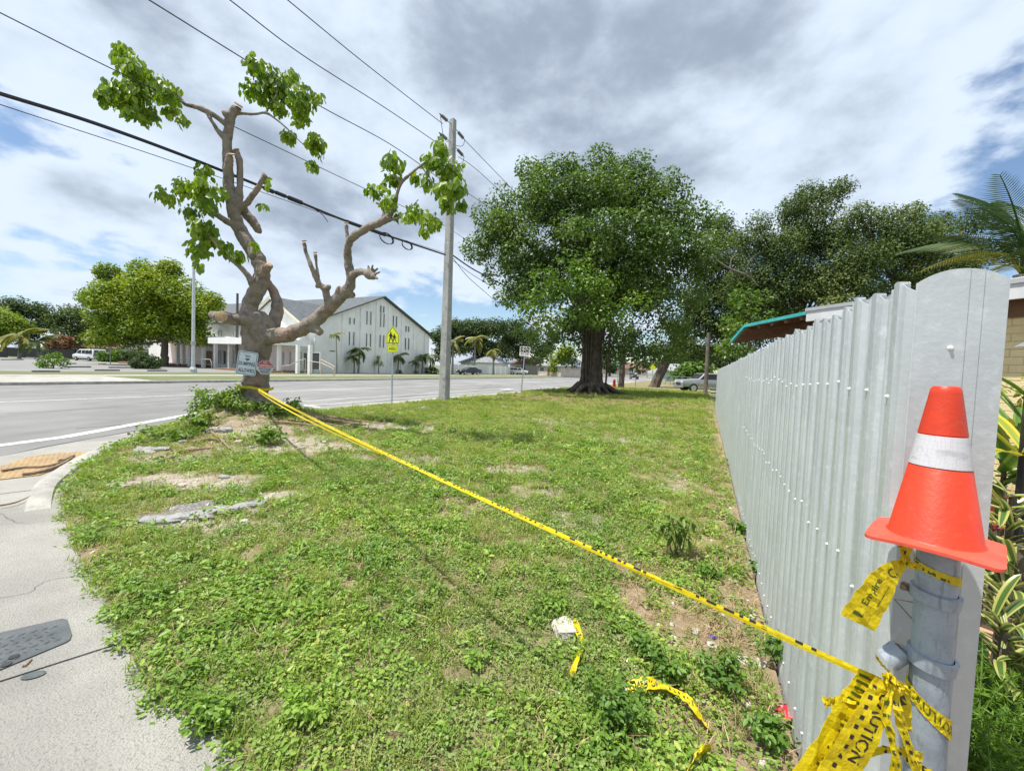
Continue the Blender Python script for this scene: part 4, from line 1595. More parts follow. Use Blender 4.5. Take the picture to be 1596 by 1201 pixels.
T0 = TREE_Y
tree = empty('pruned_tree', TREE)
tag(tree, 'hard-pruned tree with bare grey limbs and a few leafy tufts', 'tree')
paths = [limb_px(q) for q in [
    [(396, 662, 50, T0), (396, 640, 44, T0), (398, 610, 35, T0), (398, 575, 33, T0), (400, 548, 36, T0), (402, 520, 42, T0), (400, 500, 34, T0)],
    [(402, 524, 32, T0), (392, 499, 26, T0), (388, 480, 22, T0), (400, 452, 22, T0), (409, 428, 21, T0), (404, 408, 19, T0), (390, 385, 18, T0), (374, 358, 17, T0), (364, 330, 16, T0 - .05),
     (358, 300, 13.5, T0 - .1), (355, 262, 12, T0 - .1), (354, 225, 11, T0 - .1), (357, 195, 11, T0 - .1), (361, 178, 11, T0 - .1), (370, 166, 8, T0 - .1)],
    [(409, 428, 14, T0), (416, 419, 10, T0 - .15), (419, 414, 7, T0 - .25)],
    [(415, 522, 24, T0 + .2), (428, 500, 17, T0 + .25), (432, 478, 15, T0 + .3), (427, 456, 12, T0 + .3), (414, 436, 10, T0 + .2)],
    [(364, 318, 12, T0 + .1), (376, 322, 12, T0 + .2), (388, 338, 12.5, T0 + .25), (398, 350, 11, T0 + .3), (402, 362, 7, T0 + .3)],
    [(370, 322, 9, T0), (374, 300, 6.5, T0), (374, 275, 6, T0), (373, 252, 6, T0), (369, 236, 6, T0)],
    [(372, 326, 8, T0), (385, 316, 6.5, T0 - .1), (397, 300, 5.5, T0 - .2), (408, 282, 5, T0 - .3), (413, 272, 5.5, T0 - .3)],
    [(357, 290, 9, T0 - .1), (354, 268, 8, T0 - .2), (357, 246, 7.5, T0 - .25), (360, 243, 7, T0 - .25)],
    [(358, 198, 8, T0 - .1), (345, 188, 5.5, T0 - .2), (325, 174, 5, T0 - .3), (303, 166, 4.6, T0 - .35), (288, 162, 3.8, T0 - .4), (276, 146, 2.2, T0 - .45), (262, 138, 1.6, T0 - .45), (236, 130, 1.2, T0 - .5), (212, 112, .9, T0 - .5)],
    [(276, 148, 2, T0 - .45), (252, 156, 1.4, T0 - .4), (215, 150, 1, T0 - .4), (182, 142, .8, T0 - .3)],
    [(350, 216, 6, T0 - .1), (340, 204, 4.2, T0 - .2), (328, 186, 3.6, T0 - .3), (322, 176, 3.6, T0 - .3)],
    [(360, 180, 8, T0 - .1), (352, 178, 6, T0 - .2), (349, 174, 4.5, T0 - .2)],
    [(366, 176, 6, T0), (380, 177, 2.8, T0 + .1), (398, 178, 2.5, T0 + .2), (414, 176, 2.3, T0 + .2), (430, 186, 1.7, T0 + .2), (447, 200, 1.4, T0 + .2), (466, 219, 1.1, T0 + .2), (484, 235, .9, T0 + .2)],
    [(414, 176, 1.8, T0 + .2), (424, 160, 1.4, T0 + .2), (432, 140, 1.1, T0 + .2), (420, 115, .9, T0 + .2)],
    [(370, 352, 10, T0), (352, 344, 6.5, T0 - .2), (334, 332, 5.5, T0 - .4), (318, 322, 3.6, T0 - .5), (300, 305, 2, T0 - .6), (280, 300, 1.2, T0 - .6)],
    [(398, 455, 9, T0 - .1), (388, 432, 6, T0 - .3), (372, 414, 5, T0 - .4), (354, 399, 4, T0 - .5), (340, 385, 2.6, T0 - .6), (325, 365, 1.6, T0 - .6)],
    [(405, 505, 20, T0 - .1), (385, 499, 17, T0 - .3), (364, 497, 16, T0 - .45), (346, 494, 15, T0 - .55), (330, 490, 8, T0 - .5)],
    [(364, 497, 14, T0 - .45), (352, 494, 13.5, T0 - .62), (346, 494, 13, T0 - .75)],
    [(400, 525, 30, T0), (425, 524, 24, T0 - .1), (449, 520, 20, T0 - .25), (472, 512, 19, T0 - .35), (494, 497, 18.5, T0 - .45), (515, 478, 17, T0 - .55), (533, 461, 16, T0 - .65), (545, 446, 13.5, T0 - .7),
     (546, 428, 12, T0 - .75), (542, 405, 10.5, T0 - .8), (543, 384, 9.5, T0 - .9), (552, 368, 8.5, T0 - 1.0), (572, 355, 7.8, T0 - 1.1), (594, 346, 7.8, T0 - 1.15), (608, 340, 7.5, T0 - 1.2)],
    [(480, 508, 15, T0 - .35), (494, 514, 10, T0 - .45), (500, 519, 7, T0 - .5)],
    [(545, 385, 6, T0 - .9), (541, 368, 4, T0 - .9), (540, 350, 4, T0 - .9)],
    [(546, 434, 9, T0 - .75), (554, 426, 7.5, T0 - .85), (564, 424, 6.5, T0 - .95), (574, 428, 9, T0 - 1.0), (584, 431, 7, T0 - 1.05)],
    [(576, 426, 3, T0 - 1.0), (574, 414, 1.8, T0 - 1.0)], [(578, 425, 3, T0 - 1.0), (581, 413, 2, T0 - 1.05)], [(580, 426, 3, T0 - 1.0), (589, 418, 2, T0 - 1.0)], [(582, 428, 3, T0 - 1.0), (592, 424, 1.8, T0 - 1.1)],
    [(583, 431, 4, T0 - 1.0), (588, 434, 2.4, T0 - 1.1)],
    [(516, 480, 12, T0 - .55), (510, 466, 8, T0 - .6), (507, 452, 7, T0 - .65), (499, 444, 6, T0 - .7), (492, 432, 4.8, T0 - .75), (485, 414, 4.4, T0 - .8), (477, 394, 4, T0 - .8), (474, 378, 4.2, T0 - .8)],
    [(507, 452, 7, T0 - .65), (513, 446, 5, T0 - .75)],
    [(498, 444, 4.5, T0 - .7), (496, 430, 3.8, T0 - .68), (493, 412, 3.4, T0 - .66), (491, 396, 3.4, T0 - .65)],
    [(498, 442, 5, T0 - .7), (494, 448, 4.5, T0 - .75)],
    [(524, 468, 11, T0 - .6), (527, 456, 8, T0 - .7), (530, 449, 6, T0 - .75)],
    [(540, 458, 10, T0 - .6), (551, 460, 6, T0 - .7)],
    [(598, 345, 6, T0 - 1.15), (598, 330, 3, T0 - 1.15), (593, 320, 2.6, T0 - 1.15), (586, 316, 2, T0 - 1.15)],
    [(606, 341, 6, T0 - 1.2), (613, 325, 4.2, T0 - 1.25), (619, 302, 3.6, T0 - 1.3), (626, 285, 3.2, T0 - 1.3), (640, 271, 3, T0 - 1.35), (656, 258, 2.2, T0 - 1.4), (676, 243, 1.5, T0 - 1.4), (690, 228, 1, T0 - 1.4)],
    [(656, 258, 1.6, T0 - 1.4), (668, 275, 1.3, T0 - 1.4), (684, 295, 1.1, T0 - 1.4), (706, 312, .9, T0 - 1.4)],
    [(610, 342, 4, T0 - 1.2), (625, 338, 1.6, T0 - 1.3), (642, 322, 1.2, T0 - 1.35), (652, 311, .8, T0 - 1.4)],
    [(625, 285, 2, T0 - 1.3), (612, 268, 1.2, T0 - 1.3), (604, 250, .9, T0 - 1.3)],
    [(613, 325, 2, T0 - 1.25), (600, 305, 1.1, T0 - 1.25), (582, 295, .8, T0 - 1.2)],
]]
# flaring roots
for k in range(24):
    a = k / 24 * 2 * math.pi + random.uniform(-.15, .15)
    ln = random.uniform(0.6, 1.7)
    pts, rad = [], []
    for i in range(7):
        u = i / 6
        r = 0.20 + u * ln
        aa = a + 0.25 * math.sin(3 * u + k)
        x, y = TREE.x + r * math.cos(aa), TREE.y + r * math.sin(aa)
        gz = float(lot_z(np.array([x]), np.array([y]))[0])
        z = gz + (0.14 * (1 - u) ** 2.5) - 0.05 - 0.06 * max(0, u - .7)
        pts.append(Vector((x, y, z)) - TREE)
        rad.append((0.12 - 0.095 * u ** 0.7) * random.uniform(.85, 1.1))
    paths.append((pts, rad))
trk = limbs('trunk', paths, M_BARK, tree, voxel=0.022, n=12, jitter=0.07, smooth_it=2)
from mathutils import noise as mnoise
for pts, rad in paths[:-24]:
    if min(rad) < 0.03:
        limbs('twig', [(pts, [max(r * .95, .009) for r in rad])], M_BARK, tree, n=6)
nv_ = len(trk.data.vertices)
co_, no_ = np.empty(nv_ * 3, dtype=np.float32), np.empty(nv_ * 3, dtype=np.float32)
trk.data.vertices.foreach_get('co', co_)
trk.data.vertex_normals.foreach_get('vector', no_)
co_, no_ = co_.reshape(-1, 3), no_.reshape(-1, 3)
dk_ = np.array([0.016 * mnoise.noise(Vector((x * 7, y * 7, z * 4))) + 0.008 * mnoise.noise(Vector((x * 24, y * 24, z * 9))) + 0.006 * max(0, mnoise.noise(Vector((x * 3, y * 3, z * 26)))) for x, y, z in co_.tolist()], dtype=np.float32)
trk.data.vertices.foreach_set('co', (co_ + no_ * dk_[:, None]).ravel())
trk.data.update()


def cut_disc(px, py, d, r, nrm, name='cut_face'):
    c = D(px, py, d) - TREE
    x = nrm.orthogonal().normalized()
    MB().lathe([(r * 1.06, -0.02), (r * 1.04, 0.004), (r * .9, 0.010), (r * .3, 0.012)], 16, M=frame(x, nrm.cross(x), c)).build(name, M_CUT, tree, smooth=True)


toC = Vector((0.45, -1, 0.05)).normalized()
cut_disc(345, 493, T0 - .78 - .12, 0.105, toC)
cut_disc(372, 163, T0 - .12, 0.08, Vector((.55, -.25, .8)).normalized())
cut_disc(361, 240, T0 - .28, 0.065, Vector((.1, -.5, .85)).normalized())
cut_disc(368, 233, T0, 0.06, Vector((-.3, -.3, .9)).normalized())
cut_disc(420, 412, T0 - .27, 0.06, Vector((.5, -.5, .7)).normalized())
cut_disc(540, 347, T0 - .9, 0.042, Vector((0, -.3, .95)).normalized())
cut_disc(474, 375, T0 - .8, 0.042, Vector((-.1, -.3, .95)).normalized())
cut_disc(491, 393, T0 - .65, 0.036, Vector((0, -.3, .95)).normalized())
ML_TREE = leaf_mat('pruned_tree_leaf', (0.075, 0.16, 0.012), (0.29, 0.39, 0.034), (0.50, 0.50, 0.09), trans=0.45, rough=0.42, pos=0.30, noise_scale=1.4, spec=0.5)


def tuft(blobs, depth, per, label):
    B = []
    for x, y, r in blobs:
        for _ in range(2):
            d = depth + random.uniform(-.45, .45)
            p = D(x + random.uniform(-.25, .25) * r, y + random.uniform(-.2, .2) * r, d) - TREE
            B.append((p.x, p.y, p.z, r * d / FPX * random.uniform(.66, .92)))
    o = leaf_cloud('foliage', np.array(B), per * 12, 0.15, ML_TREE, tree, six=True, droop=1.25, wr=0.30, shell=0.15, up=0.25, squash=0.95, tint_by_blob=0.4)
    o['label'] = label
    return o


tuft([(190, 72, 11), (194, 90, 18), (213, 108, 24), (180, 140, 22), (160, 148, 13), (213, 150, 28), (238, 133, 22), (260, 143, 20), (228, 178, 15), (270, 172, 14), (284, 186, 8), (200, 172, 14)], T0 - .45, 105, 'top left leaf tuft')
tuft([(396, 96, 16), (414, 113, 26), (394, 140, 18), (431, 140, 28), (453, 116, 15), (468, 152, 27), (492, 150, 11), (466, 180, 17), (448, 210, 11), (488, 228, 20), (486, 255, 10), (490, 212, 13), (430, 165, 16)], T0 + .2, 105, 'top right leaf tuft')
tuft([(318, 266, 14), (290, 290, 18), (315, 292, 22), (260, 306, 17), (318, 316, 22), (345, 300, 12), (316, 353, 24), (334, 375, 18), (308, 386, 18), (352, 384, 13), (371, 396, 12), (400, 380, 8), (311, 410, 9), (295, 330, 14)], T0 - .5, 95, 'drooping middle left leaf tuft')
tuft([(610, 252, 19), (612, 275, 13), (580, 295, 13), (603, 312, 15), (600, 288, 10), (618, 330, 9)], T0 - 1.25, 95, 'pale leaves over the bent limb')
tuft([(690, 226, 15), (676, 252, 18), (702, 262, 24), (715, 290, 18), (690, 290, 20), (668, 285, 15), (700, 318, 14), (720, 318, 10), (648, 276, 9)], T0 - 1.4, 95, 'hanging leaves before the utility pole')
tuft([(650, 328, 16), (668, 340, 17), (664, 360, 12), (680, 350, 11), (636, 335, 9)], T0 - 1.35, 95, 'low right leaf tuft')
tuft([(417, 288, 6), (413, 280, 5)], T0 - .3, 120, 'yellow sprout on a sawn stub')
tuft([(410, 320, 4)], T0 - .2, 120, 'single thin sprout')
# weeds among the roots
ML_WEED = leaf_mat('root_weed_leaf', (0.075, 0.15, 0.022), (0.22, 0.32, 0.055), (0.38, 0.38, 0.11), trans=0.35, pos=0.3, noise_scale=3)


def weed(px, py, r, h, label, cat='weed', n=7, L=0.07, z0=None, group=None, m=None):
    if z0 is None:
        base = onlot(px, py)
    else:
        base = D(px, py, T0 - z0)
        base.z = zat(base.x, base.y)
    e = empty('weed', base)
    tag(e, label, cat, group)
    b = MB()
    B = []
    for i in range(n):
        a, q = random.uniform(0, 6.28), random.uniform(.2, 1) * r
        tip = Vector((q * math.cos(a), q * math.sin(a), h * random.uniform(.5, 1)))
        b.tube([(0, 0, -.02), tip * 0.5 + Vector((0, 0, h * .12)), tip], [0.004, 0.003, 0.0015], 5)
        for u in (0.55, 0.8, 1.0):
            B.append((tip.x * u, tip.y * u, tip.z * u + .02, r * 0.30))
    b.build('stem', mat('green_stem', (0.10, 0.12, 0.04), 0.7), e)
    leaf_cloud('foliage', np.array(B), 10 / (r * 0.30) ** 2, L, m or ML_WEED, e, six=True, droop=0.3, wr=0.28, shell=0.3, up=1.0)
    return e


weed(332, 628, 0.42, 0.62, 'leggy weed sprouting left of the pruned tree base', n=9, L=0.09, z0=0.1)
weed(357, 612, 0.30, 0.55, 'green sprout growing from the hollow of the pruned tree', n=8, L=0.10, z0=0.45)
weed(345, 640, 0.35, 0.40, 'low leafy weed below the hollow of the pruned tree', n=8, L=0.09, z0=0.6)
weed(302, 668, 0.40, 0.30, 'broad weed on the slope left of the pruned tree', n=9, L=0.10)
weed(262, 688, 0.45, 0.20, 'creeping weed beside the rubble by the kerb', n=9, L=0.08)
weed(418, 692, 0.30, 0.24, 'dark grass clump in front of the pruned tree', n=10, L=0.09)
weed(455, 628, 0.25, 0.30, 'thin weed right of the pruned tree trunk', n=7, L=0.08, z0=0.0)
weed(375, 648, 0.40, 0.28, 'leafy weed at the front of the pruned tree base', n=12, L=0.08, z0=0.6)
weed(435, 655, 0.40, 0.22, 'grassy weed over the right roots of the pruned tree', n=12, L=0.08, z0=0.5)
weed(318, 650, 0.40, 0.35, 'spreading weed on the mound left of the tree base', n=12, L=0.08, z0=0.3)
weed(408, 622, 0.20, 0.25, 'small vine tuft on the pruned tree root', n=6, L=0.07, z0=0.42)

# ---- two signs nailed to the trunk
M_SIGNW = mat('weathered_white_sign', (0.62, 0.70, 0.76), 0.45, (0.50, 0.58, 0.66), 14, 0.4, 0.68)
M_SIGNW2 = mat('dull_white_sign', (0.60, 0.63, 0.64), 0.5, (0.46, 0.49, 0.51), 20)
M_NAVY = mat('faded_navy_print', (0.06, 0.085, 0.14), 0.5)
M_RED = mat('faded_red_print', (0.46, 0.06, 0.05), 0.5)


def rounded(w, h, r, n=5):
    out = []
    for cx, cy, a0 in ((w / 2 - r, h / 2 - r, 0), (-w / 2 + r, h / 2 - r, 90), (-w / 2 + r, -h / 2 + r, 180), (w / 2 - r, -h / 2 + r, 270)):
        for i in range(n + 1):
            a = R(a0 + 90 * i / n)
            out.append((cx + r * math.cos(a), cy + r * math.sin(a)))
    return out


def plate(name, poly, th, m, parent, z=0.0):
    b = MB().prism([(x, y, z - th) for x, y in poly], (0, 0, th))
    return b.build(name, m, parent)


def outline(name, poly, w, m, parent, z):
    n = len(poly)
    cx, cy = sum(p[0] for p in poly) / n, sum(p[1] for p in poly) / n
    inn = []
    for i in range(n):
        a, b, c = Vector(poly[i - 1]), Vector(poly[i]), Vector(poly[(i + 1) % n])
        d1, d2 = (b - a).normalized(), (c - b).normalized()
        nn = Vector((-(d1.y + d2.y), d1.x + d2.x))
        nn.normalize()
        k = w / max(0.35, abs(Vector((-d1.y, d1.x)).dot(nn)))
        q = b + nn * k
        inn.append((q.x, q.y))
    vs = [(x, y, z) for x, y in poly] + [(x, y, z) for x, y in inn]
    fs = [(i, (i + 1) % n, n + (i + 1) % n, n + i) for i in range(n)]
    return mesh_obj(name, vs, fs, m, parent)


def sign_frame(name, origin, normal, roll=0.0):
    e = empty(name, origin)
    z = Vector(normal).normalized()
    x = Vector((0, 0, 1)).cross(z).normalized()
    e.matrix_world = frame(x, z.cross(x), origin) @ Matrix.Rotation(roll, 4, 'Z')
    return e


SD = T0 - 0.40
s_ = SD / FPX
e = sign_frame('no_dumping_sign', D(385, 566, SD), (0.42, -1, -0.02), R(-6.5))
tag(e, 'white rectangular sign reading NO DUMPING ALLOWED nailed to the tree', 'sign')
w, h = 27 * s_, 37 * s_
pl = rounded(w, h, 0.045)
plate('panel', pl, 0.004, M_SIGNW, e)
outline('border', rounded(w * .92, h * .94, 0.035), 0.010, M_NAVY, e, 0.0015)
for txt, yy, hh_, ww_ in (('NO', .30, .10, .26), ('DUMPING', -.02, .16, .80), ('ALLOWED', -.30, .16, .80)):
    mb = MB()
    put_text(mb, txt, 0, h * yy, h * hh_, z=.0015, width=w * ww_, bold=.03)
    mb.build('lettering', M_NAVY, e)
mb = MB()
mb.prism([(-w * .1, h * .21, .001), (-w * .1, h * .15, .001), (0, h * .10, .001), (w * .1, h * .15, .001), (w * .1, h * .21, .001)], (0, 0, .0006))
mb.build('small_emblem', M_NAVY, e)
e = sign_frame('no_trespassing_sign', D(413, 572.5, SD + .02), (0.55, -1, 0.0), R(-4))
tag(e, 'small eight-sided red and white no trespassing sign nailed to the tree', 'sign')
r = 11 * s_
octo = [(r * math.cos(R(22.5 + 45 * i)) * 1.06, r * math.sin(R(22.5 + 45 * i)) * 1.06) for i in range(8)]
plate('panel', octo, 0.004, M_SIGNW2, e)
red = [octo[0], octo[1], octo[2], octo[3]]
red = [(octo[3][0] * .96, r * 0.02), (octo[0][0] * .96, r * .02)] + [(x * .95, y * .95) for x, y in red]
mesh_obj('red_field', [(x, y, .0012) for x, y in red], [tuple(range(len(red)))], M_RED, e)
mb = MB()
put_text(mb, 'NO', 0, r * .66, r * .28, z=.002, width=r * .45)
put_text(mb, 'TRESPASSING', 0, r * .25, r * .26, z=.002, width=r * 1.6, bold=.02)
mb.build('white_lettering', M_SIGNW, e)
mb = MB()
for i, (wd, y) in enumerate(((1.5, -.14), (1.5, -.30), (1.2, -.50), (1.2, -.66), (.8, -.82))):
    mb.box((-r * wd / 2, r * (y - .045), .0012), (r * wd / 2, r * (y + .045), .0016))
mb.build('small_print', M_NAVY, e)

# ================================================================== street furniture
def hfac(px, py, d):
    return D(px, py, d)


M_POLE = mat('pole_concrete', (0.36, 0.36, 0.35), 0.9, (0.25, 0.25, 0.245), 1.6, 0.35, 0.7, 0.4, 25, col3=(0.42, 0.42, 0.41), scale3=6)
M_PORC = mat('grey_porcelain', (0.16, 0.17, 0.18), 0.35)
pb = G(692, 626)
pt_, pp_ = TP(pb)
pole = empty('utility_pole', pb)
tag(pole, 'tall square grey concrete utility pole at the road edge', 'utility pole')
top = D(706, 187, pb.y)
PH = top.z
lean = (top - pb)
lean.z = 0
a0, a1 = 0.185, 0.115
vs, fs = [], []
for i in range(9):
    u = i / 8
    a = a0 + (a1 - a0) * u
    ch_ = a * 0.16
    for sx, sy in ((1, 1), (-1, 1), (-1, -1), (1, -1)):
        pr_ = [(sx * a, sy * (a - ch_)), (sx * (a - ch_), sy * a)]
        if sx * sy < 0:
            pr_ = pr_[::-1]
        for x, y in pr_:
            v = FV * x + RV * y
            vs.append(Vector((v.x, v.y, -0.2 + (PH + 0.2) * u)) + lean * u)
for i in range(8):
    for k in range(8):
        fs.append((i * 8 + k, i * 8 + (k + 1) % 8, i * 8 + 8 + (k + 1) % 8, i * 8 + 8 + k))
fs.append(tuple(range(64, 72)))
MB().add(vs, fs).build('shaft', M_POLE, pole)


def on_pole(py):
    d = ray(700, py)
    u = ((D(700, py, pb.y)).z) / PH
    return Vector((0, 0, PH * u)) + lean * u


for py in (480, 520, 545, 565, 590, 600):
    q = on_pole(py)
    u = q.z / PH
    a = a0 + (a1 - a0) * u
    MB().lathe([(0.018, 0), (0.018, 0.03)], 6, M=frame(RV, Vector((0, 0, 1)), q - FV * (a + 0.0) + RV * 0.05)).build('step_bolt', M_STEEL, pole)
mb = MB().box((-.02, -.02, 0), (.02, .02, 0.9), M=frame(FV, RV, on_pole(240) - RV * 0.16 - Vector((0, 0, .4))))
mb.build('bracket', M_STEEL, pole)
for py, dz in ((196, 0), (224, 0), (282, 0)):
    q = on_pole(py)
    for sgn in (-1, 1):
        st_ = q + FV * sgn * 0.13
        en_ = q + FV * sgn * 0.95 - Vector((0, 0, 0.03 if sgn < 0 else 0.10))
        MB().tube([st_, st_.lerp(en_, .35)], 0.018, 6).build('eye_rod', M_STEEL, pole)
        prof = []
        b = MB()
        s0, e0 = st_.lerp(en_, .35), st_.lerp(en_, .85)
        pts, rad = [], []
        for i in range(13):
            pts.append(s0.lerp(e0, i / 12))
            rad.append(0.075 if i % 2 else 0.035)
        b.tube(pts, rad, 10)
        b.tube([e0, en_], 0.022, 6)
        b.build('strain_insulator', M_PORC, pole, smooth=False)
    lp, _ = smooth_path([q - FV * 0.9, q - FV * 0.75 - Vector((0, 0, .5)), q - FV * 0.1 - Vector((0, 0, .62)) - RV * 0.25, q + FV * 0.7 - Vector((0, 0, .5)), q + FV * 0.95 - Vector((0, 0, .1))], None, 5)
    MB().tube(lp, 0.012, 5).build('jumper_wire', M_BLACK, pole)

M_WIRE = mat('black_cable', (0.018, 0.02, 0.03), 0.6)


def wire(px, rad, label, p=None, extend=(0.6, 0.6), sag=0.0, name='overhead_wire'):
    p = pp_ if p is None else p
    pts = [onP(x, y, p) for x, y in px]
    if extend[0]:
        pts.insert(0, pts[0] + (pts[0] - pts[1]) * extend[0])
    if extend[1]:
        pts.append(pts[-1] + (pts[-1] - pts[-2]) * extend[1])
    q, _ = smooth_path(pts, None, 8)
    o = MB().tube(q, rad, 6).build(name, M_WIRE, smooth=True)
    tag(o, label, 'wire', 'overhead wires along the road')
    return o


wire([(448, 0), (560, 92), (660, 170), (690, 193)], 0.013, 'topmost overhead wire running to the pole top', extend=(.8, 0))
wire([(358, 0), (470, 85), (600, 168), (683, 224)], 0.013, 'overhead wire second from the top, nearing the pole', extend=(.8, 0))
wire([(232, 0), (380, 92), (500, 166), (610, 226), (690, 282)], 0.013, 'overhead wire passing behind the top right leaf tuft', extend=(.8, 0))
wire([(0, 20), (190, 115), (400, 214), (560, 290), (694, 352)], 0.010, 'thin overhead wire passing behind the top left leaf tuft', extend=(.5, 0))
wire([(0, 163), (300, 262), (560, 352), (694, 394)], 0.008, 'thin wire just below the thick black cable', extend=(.5, 0))
cab = wire([(0, 146), (150, 193), (300, 248), (440, 304), (560, 352), (694, 397)], 0.036, 'thick black bundled cable sagging from the left to the pole', extend=(.5, 0), name='bundled_cable')
for x0, y0, x1, y1, r in ((412, 293, 426, 299, .055), (430, 300, 445, 306, .05), (450, 308, 470, 316, .06), (540, 345, 565, 354, .055), (575, 357, 600, 366, .06)):
    MB().tube([onP(x0, y0, pp_), onP(x1, y1, pp_)], r, 8).build('splice_case', M_WIRE, cab, smooth=True)
for cx, cy, rx in ((602, 367, 14), (634, 378, 11)):
    c = onP(cx, cy, pp_)
    rr_ = rx * c.y / FPX
    for k in range(3):
        lp = []
        for i in range(25):
            a = 2 * math.pi * i / 24
            lp.append(c + FV * rr_ * (1 + .05 * k) * math.cos(a) + Vector((0, 0, 1)) * rr_ * .55 * math.sin(a) - Vector((0, 0, .10)) - FV * rr_ * .3 * math.cos(a) * 0 + RV * 0.02 * k)
        MB().tube(lp, 0.012, 5).build('cable_coil', M_WIRE, cab, smooth=True)
lp, _ = smooth_path([onP(470, 318, pp_), onP(488, 325, pp_), onP(502, 334, pp_), onP(511, 346, pp_)], None, 4)
MB().tube(lp, 0.010, 5).build('loose_cable_end', M_WIRE, cab)
wire([(718, 212), (752, 247), (808, 305)], 0.013, 'topmost overhead wire leaving the pole to the right', extend=(0, 1.5))
wire([(714, 244), (740, 262), (782, 300)], 0.012, 'overhead wire second from the top, right of the pole', extend=(0, 1.5))
wire([(712, 290), (735, 305), (765, 324)], 0.012, 'overhead wire right of the pole behind the hanging leaves', extend=(0, 1.5))
wire([(706, 360), (730, 375), (768, 396)], 0.008, 'thin overhead wire right of the pole above the cables', extend=(0, 1.5))
wire([(706, 398), (735, 418), (765, 434)], 0.030, 'thick black cable leaving the pole to the right', extend=(0, 1.5))
wire([(706, 402), (728, 430), (756, 455)], 0.012, 'steepest black service cable right of the pole', extend=(0, .6))
wire([(706, 406), (732, 425), (765, 446)], 0.012, 'slim cable just under the thick one, right of the pole', extend=(0, 1.2))

# ---- school crossing sign
M_LIME = mat('fluorescent_yellow_green', (0.72, 0.80, 0.012), 0.4, (0.66, 0.74, 0.012), 10)
M_SIGNB = mat('black_sign_print', (0.012, 0.012, 0.012), 0.45)
sb_ = G(610, 629)
e = sign_frame('school_sign', sb_, (-FV * 0.8 + RV * 0.15 - Vector((0.1, .3, 0))), 0)
e.matrix_world = e.matrix_world @ Matrix.Rotation(R(0.5), 4, 'Z')
tag(e, 'yellow-green school crossing sign with an AHEAD plaque on a steel post', 'sign')
k = sb_.y / FPX
zof = lambda py: D(611, py, sb_.y).z
MB().box((-.03, 0, -.035), (.03, zof(509), -.012)).build('post', M_GALV, e)
hw = 11.2 * k
ya, yb_, yc = zof(535.5), zof(521), zof(507.5)
pent = [(-hw, ya), (hw, ya), (hw, yb_), (0, yc), (-hw, yb_)]
plate('pentagon_panel', pent, 0.006, M_LIME, e)
outline('pentagon_border', [(x * .93, ya + (y - ya) * .93 + .02) for x, y in pent], 0.022, M_SIGNB, e, 0.002)


def walker(cx, cy, h, flip):
    """walking figure as flat print: head, torso, two legs, arm"""
    P = lambda pts: [(cx + flip * x * h, cy + y * h, 0.003) for x, y in pts]
    b = MB()
    hd = [(0.02 + 0.075 * math.cos(a * .5236), 0.92 + 0.075 * math.sin(a * .5236)) for a in range(12)]
    b.add(P(hd), [tuple(range(12))])
    b.add(P([(-.11, .50), (.11, .50), (.13, .80), (.05, .84), (-.10, .80)]), [(0, 1, 2, 3, 4)])
    b.add(P([(-.11, .50), (.03, .50), (-.10, .24), (-.20, .02), (-.29, .02), (-.19, .25)]), [(0, 1, 2, 3, 4, 5)])
    b.add(P([(-.02, .50), (.11, .50), (.17, .26), (.15, .02), (.27, .02), (.27, .06), (.22, .06), (.26, .28)][:3] + [(.14, .02), (.25, .02), (.25, .06), (.20, .07)]), [(0, 1, 2, 6, 5, 4, 3)])
    b.add(P([(.10, .78), (.13, .74), (.24, .58), (.20, .54), (.08, .66)]), [(0, 1, 2, 3, 4)])
    b.add(P([(-.10, .78), (-.06, .66), (-.20, .50), (-.25, .53)]), [(0, 1, 2, 3)])
    b.build('walking_figure', M_SIGNB, e)


walker(-hw * .27, ya + .05, (yc - ya) * .60, -1)
walker(hw * .29, ya + .05, (yc - ya) * .50, -1)
pa, pb2 = zof(549), zof(537)
plate('plaque', [(-hw * .82, pa), (hw * .82, pa), (hw * .82, pb2), (-hw * .82, pb2)], 0.006, M_LIME, e)
outline('plaque_border', [(-hw * .76, pa + .02), (hw * .76, pa + .02), (hw * .76, pb2 - .02), (-hw * .76, pb2 - .02)], 0.014, M_SIGNB, e, 0.002)
mb = MB()
put_text(mb, 'AHEAD', 0, (pa + pb2) / 2, (pb2 - pa) * .46, z=.003, width=hw * 1.16)
mb.build('lettering', M_SIGNB, e)

# ---- bike lane sign
bb = G(812, 613)
e = sign_frame('bike_lane_sign', bb, -FV * 0.7 - Vector((0.05, .5, 0)))
e.matrix_world = e.matrix_world @ Matrix.Rotation(R(-3.0), 4, 'Z')
tag(e, 'small black and white BIKE LANE sign on a leaning steel post', 'sign')
k = bb.y / FPX
zof = lambda py: D(816, py, bb.y).z
MB().box((-.035, 0, -.04), (.035, zof(545), -.012)).build('post', M_GALV, e)
hw, y0, y1 = 8.2 * k, zof(554.5), zof(540)
plate('panel', rounded(hw * 2, y1 - y0, 0.04), 0.006, M_WHITE, e).location = (0, (y0 + y1) / 2, 0)
ym = y0 + (y1 - y0) * .36
bf = plate('black_field', [(-hw * .9, ym), (hw * .9, ym), (hw * .9, y1 - .03), (-hw * .9, y1 - .03)], 0.002, M_SIGNB, e, z=.003)
b = MB()
yc = (ym + y1) / 2 - .05
for sx in (-1, 1):
    lp = [(sx * hw * .48 + .11 * math.cos(a * .5236), yc + .11 * math.sin(a * .5236), .008) for a in range(13)]
    b.tube(lp, 0.011, 5)
b.tube([(-hw * .48, yc, .008), (-hw * .12, yc, .008), (hw * .30, yc + .2, .008), (-hw * .22, yc + .2, .008), (-hw * .48, yc, .008)], .011, 5)
b.tube([(-hw * .12, yc, .008), (-hw * .25, yc + .25, .008)], .011, 5)
